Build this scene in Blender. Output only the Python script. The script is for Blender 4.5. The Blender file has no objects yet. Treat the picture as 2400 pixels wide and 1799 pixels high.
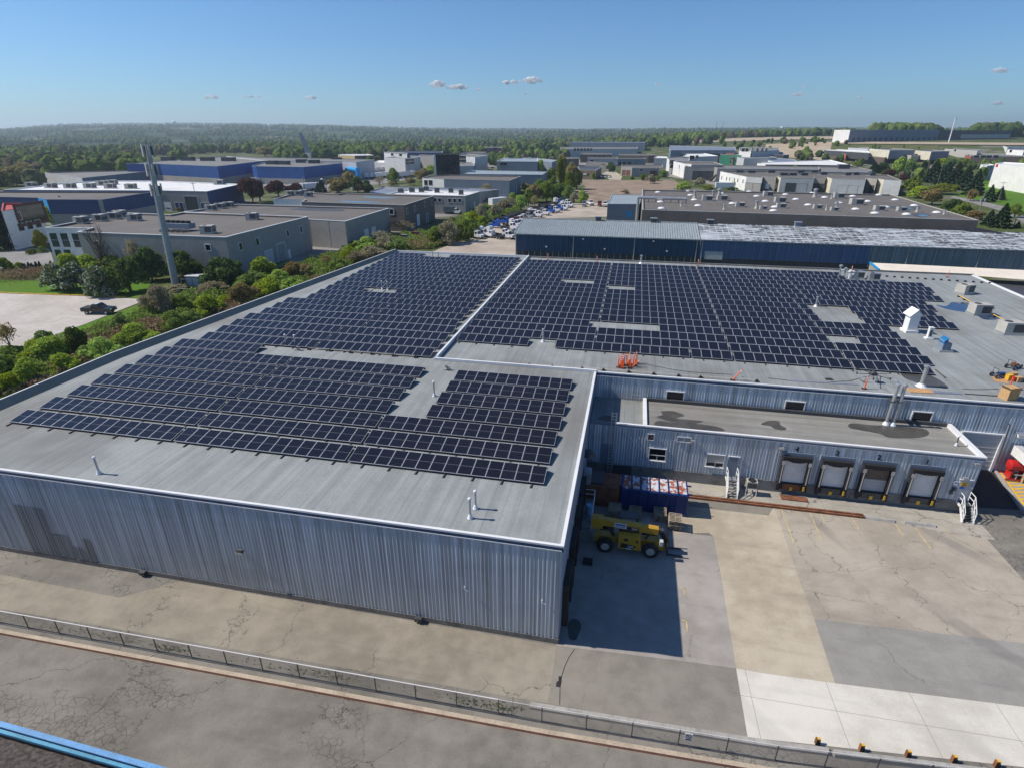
import bpy, math, random
import numpy as np
from math import radians, sin, cos, pi, hypot, atan2, sqrt, exp
from mathutils import Vector, Matrix
random.seed(7)
SC = bpy.context.scene
COL = SC.collection
# ---------------------------------------------------------------- camera model (building axes: x along the front wall, y into the depth, metres)
F = 1324.808; HB = 7.93
PITCH, ROLL, YAW = radians(23.961), radians(-0.062), radians(-11.787)
CAM = Vector((2.530, -26.593, 30.101))
def _axes():
    sy, cy, sp, cp = sin(YAW), cos(YAW), sin(PITCH), cos(PITCH)
    fwd = Vector((sy*cp, cy*cp, -sp)); right = Vector((cy, -sy, 0)); up = right.cross(fwd)
    cr, sr = cos(ROLL), sin(ROLL)
    return cr*right+sr*up, -sr*right+cr*up, fwd
RX, UPV, FW = _axes()
def ray(px, py): return RX*((px-1200)/F)+UPV*((899.5-py)/F)+FW
def U(px, py, z=0.0):                    # where a sight line meets the level z
    d = ray(px, py); return CAM+d*((z-CAM.z)/d.z)
def UY(px, py, y):                       # ... a wall plane y = const
    d = ray(px, py); return CAM+d*((y-CAM.y)/d.y)
def UX(px, py, x):
    d = ray(px, py); return CAM+d*((x-CAM.x)/d.x)
def polar(px, dist):                     # ground position in the direction of column px at a horizontal distance
    d = ray(px, 311); n = hypot(d.x, d.y); return CAM.x+d.x/n*dist, CAM.y+d.y/n*dist
def crop(ox, oy, s): return lambda a, b: (ox+a/s, oy+b/s)
cA, cB, cC, cD = crop(0,330,6.142), crop(260,330,6.142), crop(600,330,6.142), crop(900,330,6.142)
cE, cF, cG = crop(1240,310,6.142), crop(1560,290,6.142), crop(1900,270,4.422)
cK, cL, cT = crop(0,480,4.809), crop(0,600,3.685), crop(1080,440,6.506)
cN1, cN2, cN3, cN4 = crop(0,250,3.685), crop(600,250,3.685), crop(1200,250,3.685), crop(1800,250,3.685)
cM2, cM3, cM4 = crop(600,560,3.685), crop(1200,560,3.685), crop(1800,560,3.685)
cQ1, cQ2, cQ3, cQ4 = crop(0,950,3.685), crop(600,950,3.685), crop(1200,900,3.685), crop(1800,900,3.685)
cS1, cS2, cS3, cS4 = crop(0,1349,3.685), crop(600,1349,3.685), crop(1200,1349,3.685), crop(1800,1349,3.685)
cY, cV, cX, cR = crop(1320,1060,6.91), crop(1360,920,4.606), crop(2080,960,5.922), crop(1960,600,5.025)

# ---------------------------------------------------------------- object helpers
def tag(o, label=None, cat=None, group=None, kind=None):
    if label: o['label'] = label
    if cat: o['category'] = cat
    if group: o['group'] = group
    if kind: o['kind'] = kind
    return o
def thing(name, label, cat, loc=(0,0,0), rz=0.0, group=None):
    o = bpy.data.objects.new(name, None); COL.objects.link(o)
    o.empty_display_size = .2
    o.location = loc; o.rotation_euler = (0,0,rz)
    return tag(o, label, cat, group)
def dup(root, loc, rz=None, label=None, group=None, scale=None):
    r = root.copy(); COL.objects.link(r); r.location = loc
    if rz is not None: r.rotation_euler = (0,0,rz)
    if scale is not None: r.scale = scale
    if label: r['label'] = label
    if group: r['group'] = group
    for ch in list(root.children):
        c = ch.copy(); COL.objects.link(c); c.parent = r
        for g in list(ch.children):
            d = g.copy(); COL.objects.link(d); d.parent = c
    return r
class MB:
    def __init__(s): s.v=[]; s.f=[]; s.m=[]; s.cm=0
    def add(s, vs, fs):
        o = len(s.v); s.v += [tuple(p) for p in vs]; s.f += [tuple(i+o for i in f) for f in fs]; s.m += [s.cm]*len(fs); return s
    def box(s, x0,x1,y0,y1,z0,z1):
        return s.add([(x0,y0,z0),(x1,y0,z0),(x1,y1,z0),(x0,y1,z0),(x0,y0,z1),(x1,y0,z1),(x1,y1,z1),(x0,y1,z1)],
            [(3,2,1,0),(4,5,6,7),(0,1,5,4),(1,2,6,5),(2,3,7,6),(3,0,4,7)])
    def cbox(s, c, d, rz=0.0, rx=0.0, ry=0.0):     # centred box, turned
        R = Matrix.Rotation(rz,3,'Z')@Matrix.Rotation(ry,3,'Y')@Matrix.Rotation(rx,3,'X'); c = Vector(c)
        vs = [c+R@Vector((i*d[0]/2,j*d[1]/2,k*d[2]/2)) for k in (-1,1) for j in (-1,1) for i in (-1,1)]
        return s.add(vs, [(1,0,2,3),(4,5,7,6),(0,1,5,4),(3,2,6,7),(1,3,7,5),(2,0,4,6)])
    def beam(s, p, q, w, h, up=(0,0,1)):           # box from p to q
        p, q = Vector(p), Vector(q); a = (q-p).normalized(); u = Vector(up)
        b = a.cross(u)
        if b.length < 1e-4: b = a.cross(Vector((0,1,0)))
        b.normalize(); u = b.cross(a)
        vs = [t+b*(i*w/2)+u*(j*h/2) for t in (p,q) for i,j in ((-1,-1),(1,-1),(1,1),(-1,1))]
        return s.add(vs, [(0,1,2,3),(7,6,5,4),(4,5,1,0),(5,6,2,1),(6,7,3,2),(7,4,0,3)])
    def tube(s, p, q, r, r2=None, n=8, cap=True):
        p, q = Vector(p), Vector(q); r2 = r if r2 is None else r2
        a = (q-p).normalized(); b = a.orthogonal().normalized(); c = a.cross(b)
        vs = [t+(b*cos(2*pi*i/n)+c*sin(2*pi*i/n))*rr for t,rr in ((p,r),(q,r2)) for i in range(n)]
        fs = [(i,(i+1)%n,n+(i+1)%n,n+i) for i in range(n)]
        if cap: fs += [tuple(range(n-1,-1,-1)), tuple(range(n,2*n))]
        return s.add(vs, fs)
    def path(s, pts, r, n=6):
        for p, q in zip(pts, pts[1:]): s.tube(p, q, r, n=n)
        return s
    def lathe(s, prof, at=(0,0,0), n=12):
        vs = [(at[0]+r*cos(2*pi*i/n), at[1]+r*sin(2*pi*i/n), at[2]+z) for r,z in prof for i in range(n)]
        fs = [(k*n+i, k*n+(i+1)%n, (k+1)*n+(i+1)%n, (k+1)*n+i) for k in range(len(prof)-1) for i in range(n)]
        return s.add(vs, fs)
    def poly(s, pts, z=None):
        vs = [(p[0],p[1],p[2] if z is None else z) for p in pts]; return s.add(vs, [tuple(range(len(vs)))])
    def prism(s, pts, z0, z1, bottom=True):
        n = len(pts); vs = [(p[0],p[1],z) for z in (z0,z1) for p in pts]
        fs = [(i,(i+1)%n,n+(i+1)%n,n+i) for i in range(n)]+[tuple(range(n,2*n))]
        if bottom: fs.append(tuple(range(n-1,-1,-1)))
        return s.add(vs, fs)
    def ring(s, a, b, z0, z1):                     # flat-topped ring between outline a (outer) and b (inner)
        n = len(a); vs = [(p[0],p[1],z) for z in (z0,z1) for L in (a,b) for p in L]; fs = []
        for i in range(n):
            j = (i+1)%n
            fs += [(i,j,2*n+j,2*n+i),(n+j,n+i,3*n+i,3*n+j),(2*n+i,2*n+j,3*n+j,3*n+i),(j,i,n+i,n+j)]
        return s.add(vs, fs)
    def xf(s, M): s.v = [tuple(M@Vector(p)) for p in s.v]; return s
    def build(s, name, mats, parent=None, w=False, smooth=False):
        me = bpy.data.meshes.new(name); me.from_pydata(s.v, [], s.f); 
        for m in (mats if isinstance(mats,(list,tuple)) else [mats]): me.materials.append(m)
        if any(s.m): me.polygons.foreach_set('material_index', s.m)
        if smooth: me.polygons.foreach_set('use_smooth', [True]*len(s.f))
        me.update()
        o = bpy.data.objects.new(name, me); COL.objects.link(o)
        if parent: 
            o.parent = parent
            if w:                                   # coordinates were given in the world
                q = parent; off = Vector((0,0,0))
                while q: off += Vector(q.location); q = q.parent
                o.location = -off
        return o
def npmesh(name, V, Fq, mat, smooth=False):
    me = bpy.data.meshes.new(name); V = np.asarray(V, np.float32); Fq = np.asarray(Fq, np.int32); k = Fq.shape[1]
    me.vertices.add(len(V)); me.vertices.foreach_set('co', V.ravel())
    me.loops.add(Fq.size); me.loops.foreach_set('vertex_index', Fq.ravel())
    me.polygons.add(len(Fq)); me.polygons.foreach_set('loop_start', np.arange(0,Fq.size,k,dtype=np.int32))
    me.polygons.foreach_set('use_smooth', np.full(len(Fq),bool(smooth)))
    me.update(calc_edges=True); me.validate()
    me.materials.append(mat); return me
def meshobj(name, me, parent=None):
    o = bpy.data.objects.new(name, me); COL.objects.link(o)
    if parent: o.parent = parent
    return o
ORD = 'first second third fourth fifth sixth seventh eighth ninth tenth eleventh twelfth thirteenth fourteenth fifteenth sixteenth seventeenth eighteenth nineteenth twentieth'.split()
ORD += ['twenty-'+w for w in ORD[:9]]+['thirtieth']+['thirty-'+w for w in ORD[:9]]+['fortieth']+['forty-'+w for w in ORD[:9]]+['fiftieth']

# ---------------------------------------------------------------- material helpers
def nd(nt, t, ins=None, **pr):
    n = nt.nodes.new('ShaderNode'+t)
    for k, v in pr.items(): setattr(n, k, v)
    for k, v in (ins or {}).items():
        if isinstance(v, bpy.types.NodeSocket): nt.links.new(v, n.inputs[k])
        else: n.inputs[k].default_value = v
    return n
def c4(c): return (c[0],c[1],c[2],1.0) if len(c)==3 else tuple(c)
def mixc(nt, f, a, b, blend='MIX'):
    n = nt.nodes.new('ShaderNodeMix'); n.data_type='RGBA'; n.blend_type=blend
    for i, v in ((0,f),(6,a),(7,b)):
        if isinstance(v, bpy.types.NodeSocket): nt.links.new(v, n.inputs[i])
        else: n.inputs[i].default_value = v if i==0 else c4(v)
    return n.outputs[2]
def mth(nt, op, a, b=None, c=None, clamp=False):
    n = nt.nodes.new('ShaderNodeMath'); n.operation=op; n.use_clamp=clamp
    for i, v in enumerate((a,b,c)):
        if v is None: continue
        if isinstance(v, bpy.types.NodeSocket): nt.links.new(v, n.inputs[i])
        else: n.inputs[i].default_value = v
    return n.outputs[0]
def rng(nt, v, a, b, c=0.0, d=1.0):
    return nd(nt,'MapRange',{0:v,1:a,2:b,3:c,4:d}, interpolation_type='SMOOTHSTEP').outputs[0]
def pos(nt, sc=(1,1,1), rot=0.0, obj=False):
    src = nd(nt,'TexCoord').outputs['Object'] if obj else nd(nt,'NewGeometry').outputs['Position']
    return nd(nt,'Mapping',{'Vector':src,'Scale':sc,'Rotation':(0,0,rot)}).outputs[0]
def nz(nt, vec, scale, detail=3.0, rough=.55, dist=0.0):
    return nd(nt,'TexNoise',{'Vector':vec,'Scale':scale,'Detail':detail,'Roughness':rough,'Distortion':dist}).outputs['Fac']
def newmat(name):
    m = bpy.data.materials.new(name); m.use_nodes = True; nt = m.node_tree
    bs = nt.nodes['Principled BSDF']; return m, nt, bs
def bump(nt, bs, h, strength=.3, dist=.02):
    b = nd(nt,'Bump',{'Height':h,'Strength':strength,'Distance':dist}); nt.links.new(b.outputs[0], bs.inputs['Normal'])
def mat(name, col, rough=.6, metal=0.0, var=.10, scale=.6, dirt=None, dirtamt=.3, obj=False, spec=.5, bmp=0.0):
    m, nt, bs = newmat(name)
    p = pos(nt, obj=obj)
    n1 = nz(nt,p,scale,4.0,.6); n2 = nz(nt,p,scale*9,2.0,.6)
    f = mth(nt,'MULTIPLY_ADD',n2,.4,mth(nt,'MULTIPLY',n1,.6))
    lo = [max(0,c*(1-2.2*var)) for c in col]; hi = [min(1,c*(1+2.2*var)) for c in col]
    c = mixc(nt, rng(nt,f,.3,.7), lo, hi)
    if dirt:
        c = mixc(nt, mth(nt,'MULTIPLY',rng(nt,nz(nt,p,scale*2.3,5,.65),.48,.68),dirtamt), c, dirt)
    nt.links.new(c, bs.inputs['Base Color'])
    bs.inputs['Roughness'].default_value = rough; bs.inputs['Metallic'].default_value = metal
    bs.inputs['Specular IOR Level'].default_value = spec
    if bmp: bump(nt, bs, n2, bmp, .03)
    return m
# ---------------------------------------------------------------- materials
def pave(name, c1, c2, crack=.6, cs=.18, cw=.012, mask=.5, stain=(.05,.05,.05), st=.25, joints=None, fine=None, tracks=0.0, rough=.85, alig=None):
    m, nt, bs = newmat(name); p = pos(nt)
    big = nz(nt,p,.11,4,.6); mid = nz(nt,p,.9,4,.65); fin = nz(nt,p,11,3,.8)
    f = mth(nt,'ADD',mth(nt,'MULTIPLY',big,.55),mth(nt,'ADD',mth(nt,'MULTIPLY',mid,.3),mth(nt,'MULTIPLY',fin,.25)))
    c = mixc(nt, rng(nt,f,.42,.67), c1, c2)
    c = mixc(nt, mth(nt,'MULTIPLY',rng(nt,nz(nt,p,4.5,5,.8),.56,.72),.22), c, [x*.55 for x in c1])
    c = mixc(nt, mth(nt,'MULTIPLY',rng(nt,nz(nt,p,3.1,5,.8),.60,.75),.25), c, [min(1,x*1.35) for x in c2])
    ps = pos(nt,(.09,1.1,1),.35)                                       # dragged dirt
    c = mixc(nt, mth(nt,'MULTIPLY',rng(nt,nz(nt,ps,1.0,5,.65),.52,.72),st), c, stain)
    spot = rng(nt,nz(nt,p,.55,5,.7),.66,.74)
    c = mixc(nt, mth(nt,'MULTIPLY',spot,st*1.2), c, stain)
    if tracks:
        w = nd(nt,'TexWave',{'Vector':pos(nt,(1,1,1),.9),'Scale':.035,'Distortion':14.0,'Detail':3.0,'Detail Scale':.35}, wave_type='RINGS').outputs['Fac']
        t = mth(nt,'MULTIPLY',rng(nt,w,.93,.995),rng(nt,nz(nt,p,.12,2,.5),.42,.6))
        c = mixc(nt, mth(nt,'MULTIPLY',t,tracks), c, stain)
    if crack:
        wob = nd(nt,'VectorMath',{0:p,1:nd(nt,'VectorMath',{0:nd(nt,'TexNoise',{'Vector':p,'Scale':.9,'Detail':4.0,'Roughness':.6}).outputs['Color'],'Scale':1.5},operation='SCALE').outputs[0]},operation='ADD').outputs[0]
        v = nd(nt,'TexVoronoi',{'Vector':wob,'Scale':cs},feature='DISTANCE_TO_EDGE').outputs['Distance']
        k = mth(nt,'MULTIPLY',rng(nt,v,cw*cs/.18,.0),rng(nt,nz(nt,p,.16,2,.5),mask-.04,mask+.05))
        c = mixc(nt, mth(nt,'MULTIPLY',k,crack), c, (.035,.032,.03))
    if alig:                                                           # crazed old asphalt in patches
        v = nd(nt,'TexVoronoi',{'Vector':p,'Scale':2.3},feature='DISTANCE_TO_EDGE').outputs['Distance']
        k = mth(nt,'MULTIPLY',rng(nt,v,.075,.0),rng(nt,nz(nt,pos(nt,(.5,1,1)),.22,3,.6),alig,alig+.05))
        c = mixc(nt, mth(nt,'MULTIPLY',k,.55), c, (.05,.047,.043))
    if joints:
        jx, jy, rot = joints; q = nd(nt,'SeparateXYZ',{0:pos(nt,(1/jx,1/jy,1),rot)})
        for ax, jj in ((0,jx),(1,jy)):
            d = mth(nt,'ABSOLUTE',mth(nt,'SUBTRACT',mth(nt,'FRACT',q.outputs[ax]),.5))
            c = mixc(nt, mth(nt,'MULTIPLY',rng(nt,d,.03/jj,.008/jj),.55), c, (.16,.15,.14))
    nt.links.new(c, bs.inputs['Base Color']); bs.inputs['Roughness'].default_value = rough; bs.inputs['Specular IOR Level'].default_value=.25
    bump(nt, bs, fin, .25, .02)
    return m
def membrane(name, c1, c2, seam=.93, axis=0, stain=(.12,.105,.09), st=.5, seamf=.45):
    m, nt, bs = newmat(name)
    sc = (1.6,.07,1) if axis==0 else (.07,1.6,1)
    st1 = nz(nt,pos(nt,sc),1.0,5,.62); big = nz(nt,pos(nt),.05,4,.6); mid = nz(nt,pos(nt),.55,4,.65)
    f = mth(nt,'ADD',mth(nt,'MULTIPLY',st1,.5),mth(nt,'ADD',mth(nt,'MULTIPLY',mid,.25),mth(nt,'MULTIPLY',nz(nt,pos(nt),9,2,.6),.25)))
    c = mixc(nt, rng(nt,f,.36,.66), c1, c2)
    c = mixc(nt, mth(nt,'MULTIPLY',rng(nt,big,.47,.66),st), c, stain)
    q = nd(nt,'SeparateXYZ',{0:pos(nt,(1/seam,1/seam,1))}).outputs[axis]
    wv = mth(nt,'MULTIPLY_ADD',nz(nt,pos(nt,(.3,.3,1)),1,2,.5),.06,q)
    d = mth(nt,'ABSOLUTE',mth(nt,'SUBTRACT',mth(nt,'FRACT',wv),.5))
    k = mth(nt,'MULTIPLY',rng(nt,d,.035,.008),rng(nt,nz(nt,pos(nt,sc),.7,2,.5),.34,.6))
    c = mixc(nt, mth(nt,'MULTIPLY',k,seamf), c, (.07,.07,.07))
    nt.links.new(c, bs.inputs['Base Color']); bs.inputs['Roughness'].default_value=.75; bs.inputs['Specular IOR Level'].default_value=.3
    bump(nt, bs, st1, .15, .02)
    return m
def steel(name, col, old=(.16,.17,.18), amt=.35, rough=.42):
    m, nt, bs = newmat(name)
    st = nz(nt,pos(nt,(3.4,3.4,.05)),1.0,3,.75); big = nz(nt,pos(nt,(.12,.12,.4)),1.0,4,.6)
    c = mixc(nt, rng(nt,st,.3,.7), [x*.62 for x in col], [min(1,x*1.3) for x in col])
    c = mixc(nt, mth(nt,'MULTIPLY',rng(nt,big,.48,.7),amt), c, old)
    nt.links.new(c, bs.inputs['Base Color']); bs.inputs['Roughness'].default_value=rough; bs.inputs['Metallic'].default_value=.15
    return m
def leafmat(name, a, b, cc=None, tr=.35):
    m = bpy.data.materials.new(name); m.use_nodes = True; nt = m.node_tree; nt.nodes.clear()
    g = nd(nt,'NewGeometry').outputs['Random Per Island']; oi = nd(nt,'ObjectInfo').outputs['Random']
    c = mixc(nt, g, a, b)
    if cc: c = mixc(nt, rng(nt,g,.55,.75), c, cc)
    hs = nd(nt,'HueSaturation',{'Hue':mth(nt,'MULTIPLY_ADD',oi,.03,.485),'Saturation':mth(nt,'MULTIPLY_ADD',oi,-.2,1.05),'Value':mth(nt,'MULTIPLY_ADD',oi,.35,.82),'Color':c}).outputs[0]
    d = nd(nt,'BsdfDiffuse',{'Color':hs}); t = nd(nt,'BsdfTranslucent',{'Color':hs})
    mx = nd(nt,'MixShader',{0:tr,1:d.outputs[0],2:t.outputs[0]})
    out = nd(nt,'OutputMaterial'); nt.links.new(mx.outputs[0], out.inputs[0]); return m
X = {}
X['roofgrey'] = membrane('roof membrane grey', (.215,.232,.228), (.315,.335,.33))
X['roofdock'] = membrane('dock roof membrane', (.20,.195,.175), (.30,.29,.265), seam=1.4, axis=1, st=.3)
X['rooftan'] = membrane('gravel ballast roof', (.125,.112,.098), (.175,.158,.14), seam=30, axis=0, st=.35, stain=(.09,.08,.07), seamf=.1)
X['roofmid'] = membrane('grey flat roof', (.17,.165,.155), (.24,.235,.22), seam=20, axis=0, st=.3, seamf=.1)
X['roofwhite'] = membrane('white flat roof', (.62,.62,.60), (.80,.80,.78), seam=6, axis=1, st=.25, stain=(.40,.39,.37), seamf=.3)
X['steelblue'] = steel('blue grey ribbed steel', (.46,.525,.585), amt=.22)
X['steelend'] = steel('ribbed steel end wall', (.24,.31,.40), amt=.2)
X['steelnavy'] = steel('navy ribbed steel', (.025,.075,.16), old=(.03,.07,.13), amt=.3)
X['steelblue2'] = steel('weathered blue ribbed steel', (.075,.14,.28), old=(.12,.17,.26), amt=.6)
X['steelgrey'] = steel('grey ribbed steel', (.20,.24,.29), amt=.3)
X['patch'] = steel('grey repair sheet', (.27,.30,.33), amt=.4)
X['seamroof'] = steel('pale standing seam roof', (.36,.40,.40), old=(.28,.31,.31), amt=.4)
X['white'] = mat('white painted trim', (.72,.72,.72), .45, var=.03)
X['whitewall'] = mat('white wall', (.74,.73,.70), .7, var=.04, scale=.2, dirt=(.45,.43,.40), dirtamt=.25)
X['cream'] = mat('cream block wall', (.62,.58,.45), .8, var=.05, scale=.2, dirt=(.42,.39,.32))
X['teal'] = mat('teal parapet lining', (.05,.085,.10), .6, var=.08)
X['greywall'] = mat('grey precast wall', (.31,.295,.275), .85, var=.06, scale=.15, dirt=(.22,.21,.2), dirtamt=.35)
X['palewall'] = mat('pale grey wall', (.46,.47,.48), .8, var=.05, scale=.2, dirt=(.34,.34,.34))
X['taupe'] = mat('taupe wall', (.145,.125,.11), .85, var=.08, scale=.2)
X['bluewall'] = mat('royal blue wall', (.012,.07,.26), .55, var=.08, scale=.15)
X['darkblue'] = mat('dark blue wall', (.012,.04,.15), .55, var=.08, scale=.15)
X['slate'] = mat('slate blue wall', (.17,.205,.26), .7, var=.06, scale=.2)
X['brick'] = mat('brown brick wall', (.15,.115,.09), .9, var=.1, scale=.3)
X['redbrick'] = mat('red brick wall', (.33,.085,.05), .9, var=.1, scale=.3)
X['black'] = mat('black rubber', (.018,.018,.02), .7, var=.1)
X['dark'] = mat('dark grey metal', (.06,.062,.066), .5, var=.1)
X['green'] = mat('green wall', (.03,.24,.14), .7)
X['redroof'] = mat('red roof sheet', (.40,.05,.035), .6, var=.1)
X['maroon'] = mat('maroon shingle roof', (.13,.055,.045), .85, var=.1)
X['galv'] = mat('galvanised metal', (.46,.47,.48), .38, .6, var=.06, obj=True)
X['hvac'] = mat('beige unit casing', (.44,.42,.38), .5, var=.06, scale=.8, obj=True)
X['conc'] = mat('raw concrete', (.36,.345,.315), .9, var=.08, scale=.5, dirt=(.18,.17,.16), dirtamt=.5, bmp=.2)
X['concdark'] = mat('stained concrete footing', (.20,.195,.185), .9, var=.1, scale=.6, dirt=(.09,.085,.08), dirtamt=.6)
X['glass'] = mat('dark window glass', (.012,.016,.022), .08, var=.2)
X['glassgreen'] = mat('green tinted glass', (.015,.05,.05), .08, var=.2)
X['orange'] = mat('orange plastic', (.85,.13,.02), .5, var=.05, obj=True)
X['yellow'] = mat('yellow paint', (.72,.42,.03), .5, var=.06, obj=True)
X['catyellow'] = mat('machine yellow paint', (.47,.27,.02), .45, var=.08, scale=1.5, dirt=(.30,.2,.08), dirtamt=.3, obj=True)
X['lineyellow'] = mat('worn yellow line paint', (.52,.40,.19), .8, var=.12, scale=2.0)
X['wood'] = mat('weathered pallet wood', (.34,.28,.20), .85, var=.2, scale=2.5, obj=True)
X['ply'] = mat('orange brown board', (.48,.27,.12), .8, var=.08)
X['card'] = mat('cardboard', (.50,.31,.14), .85, var=.06, obj=True)
X['rust'] = mat('rusty steel rail', (.19,.075,.035), .85, var=.25, scale=1.5)
X['red'] = mat('red paint', (.50,.02,.02), .4, var=.06, obj=True)
X['blueplastic'] = mat('pale blue plastic', (.28,.50,.72), .5, var=.04, obj=True)
X['skyblue'] = mat('sky blue coping', (.10,.28,.52), .5, var=.10, scale=.9, dirt=(.10,.17,.26), dirtamt=.35)
X['containerblue']=mat('container blue paint',(.006,.03,.14),.5,var=.12,scale=.8,dirt=(.05,.05,.08),dirtamt=.3)
X['cyanl']=mat('turquoise flashing',(.05,.26,.40),.5,var=.10)
X['cyan'] = mat('bright blue duct', (.02,.28,.62), .4, var=.05)
X['tyre'] = mat('tyre rubber', (.02,.02,.021), .85, var=.1, obj=True)
X['carblack'] = mat('black car paint', (.012,.013,.016), .18, var=.05, obj=True)
X['carwhite'] = mat('white vehicle paint', (.75,.75,.76), .3, var=.02, obj=True)
X['carblue'] = mat('blue vehicle paint', (.02,.10,.45), .3, var=.05, obj=True)
X['carred'] = mat('dark red vehicle paint', (.20,.03,.03), .35, var=.05, obj=True)
X['carsilver'] = mat('silver vehicle paint', (.40,.41,.42), .3, .4, var=.03, obj=True)
X['poly'] = mat('pale pole steel', (.27,.31,.34), .5, .3, var=.08, scale=.3)
X['creamroof'] = mat('cream canopy roof', (.78,.69,.56), .6, var=.04, scale=.2, dirt=(.6,.48,.36), dirtamt=.3)
X['polewood'] = mat('grey timber pole', (.24,.21,.18), .9, var=.12, obj=True)
X['bark'] = mat('grey brown bark', (.14,.11,.085), .95, var=.2, scale=2, obj=True)
X['puddle'] = mat('standing water', (.035,.03,.026), .06, var=.3, scale=.5)
X['puddleblue'] = mat('clear standing water', (.03,.055,.11), .03, var=.2, scale=.5)
X['damp'] = mat('damp dark membrane', (.075,.07,.062), .45, var=.15, scale=.8)
# leaves: real albedo 0.04 to 0.14
X['lfgreen'] = leafmat('mid green leaves', (0.121,0.192,0.026), (0.284,0.365,0.061))
X['lfbright'] = leafmat('fresh spring leaves', (0.229,0.343,0.026), (0.460,0.563,0.064))
X['lfdark'] = leafmat('dark green leaves', (0.059,0.109,0.026), (0.149,0.209,0.047))
X['lfgrey'] = leafmat('grey green leaves', (0.229,0.218,0.121), (0.460,0.396,0.251))
X['lfblossom'] = leafmat('leaves with white blossom', (.06,.115,.018), (.13,.19,.045), (.50,.52,.42))
X['lfneedle'] = leafmat('dark needles', (0.020,0.046,0.020), (0.053,0.096,0.040), tr=.12)
X['lfred'] = leafmat('dark red leaves', (0.063,0.026,0.026), (0.140,0.056,0.049))
X['lfolive'] = leafmat('olive half open leaves', (0.229,0.198,0.064), (0.405,0.323,0.131))
X['lftan'] = leafmat('dry tan reeds', (.25,.17,.09), (.38,.28,.16), tr=.2)
X['lfyellow'] = leafmat('yellow green leaves', (0.169,0.194,0.014), (0.282,0.301,0.034))
# solar glass: cells, busbars, half-cut line
def solarglass():
    m, nt, bs = newmat('solar cells'); p = nd(nt,'SeparateXYZ',{0:nd(nt,'TexCoord').outputs['Object']})
    oi = nd(nt,'ObjectInfo').outputs['Random']
    c = mixc(nt, oi, (.0075,.008,.012), (.011,.011,.016))
    for ax, pitch, w, col, k in ((0,.168,.010,(.05,.05,.07),.55),(1,.0855,.05,(.04,.04,.055),.25),(0,.0335,.07,(.035,.035,.05),.25)):
        d = mth(nt,'ABSOLUTE',mth(nt,'SUBTRACT',mth(nt,'FRACT',mth(nt,'DIVIDE',p.outputs[ax],pitch)),.5))
        c = mixc(nt, mth(nt,'MULTIPLY',mth(nt,'GREATER_THAN',d,.5-w),k), c, col)
    mid = mth(nt,'LESS_THAN',mth(nt,'ABSOLUTE',mth(nt,'SUBTRACT',p.outputs[1],.8775)),.011)
    c = mixc(nt, mth(nt,'MULTIPLY',mid,.6), c, (.30,.30,.33))
    nt.links.new(c, bs.inputs['Base Color']); bs.inputs['Roughness'].default_value=.13; bs.inputs['Specular IOR Level'].default_value=.42
    return m
X['cells'] = solarglass()
X['frame'] = mat('aluminium frame', (.50,.51,.53), .4, .3, var=.02)
X['asphalt'] = pave('grey asphalt', (0.150,0.139,0.121), (0.246,0.228,0.196), crack=.7, cs=.16, cw=.008, mask=.47, alig=.52, st=.18, stain=(.10,.092,.082))
X['lane'] = pave('lane asphalt', (0.216,0.191,0.151), (0.324,0.289,0.230), crack=.6, cs=.14, cw=.007, mask=.48, st=.35, stain=(.16,.14,.12))
X['conctan'] = pave('tan yard concrete', (0.352,0.299,0.221), (0.493,0.433,0.331), crack=.4, cs=.1, mask=.55, st=.35, stain=(.24,.21,.17), tracks=.3)
X['concbrown'] = pave('cracked brown concrete', (0.300,0.261,0.209), (0.420,0.369,0.302), crack=.6, cs=.17, cw=.006, mask=.36, st=.25, stain=(.20,.18,.16), tracks=.55)
X['concgrey'] = pave('grey yard concrete', (.27,.245,.22), (.37,.34,.31), crack=.5, cs=.08, mask=.55, st=.25, stain=(.15,.14,.13), tracks=.3)
X['concdk'] = pave('grey brown concrete', (0.181,0.164,0.137), (0.260,0.238,0.202), crack=.2, cs=.08, mask=.6, st=.2, stain=(.32,.30,.27), tracks=.0)
X['concgrey2'] = pave('blue grey yard concrete', (.240,.228,.205), (.320,.306,.278), crack=.4, cs=.08, mask=.55, st=.3, stain=(.12,.12,.115), tracks=.3)
X['concwhite'] = pave('pale new concrete', (0.490,0.459,0.396), (0.647,0.613,0.538), crack=.0, st=.22, stain=(.42,.40,.37), joints=(4.6,3.3,-.02), tracks=.3)
X['concapron'] = pave('apron concrete', (0.280,0.258,0.219), (0.420,0.389,0.330), crack=.7, cs=.2, mask=.48, st=.4, stain=(.13,.12,.11), joints=(6,5,0))
X['lot'] = pave('pale parking lot', (0.391,0.353,0.311), (0.521,0.481,0.432), crack=.45, cs=.07, mask=.5, st=.25, stain=(.26,.24,.23))
X['lotgrey'] = pave('grey car park', (.20,.19,.18), (.29,.275,.26), crack=.3, cs=.06, mask=.5, st=.2, stain=(.13,.12,.12))
X['gravel'] = pave('tan gravel lot', (.33,.275,.22), (.47,.405,.335), crack=0, st=.45, stain=(.21,.17,.135))
X['dirt'] = pave('bare brown soil', (.21,.15,.105), (.33,.25,.18), crack=0, st=.5, stain=(.13,.10,.065))
X['tar'] = mat('fresh black asphalt', (.028,.029,.032), .8, var=.12, scale=.8)
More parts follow.
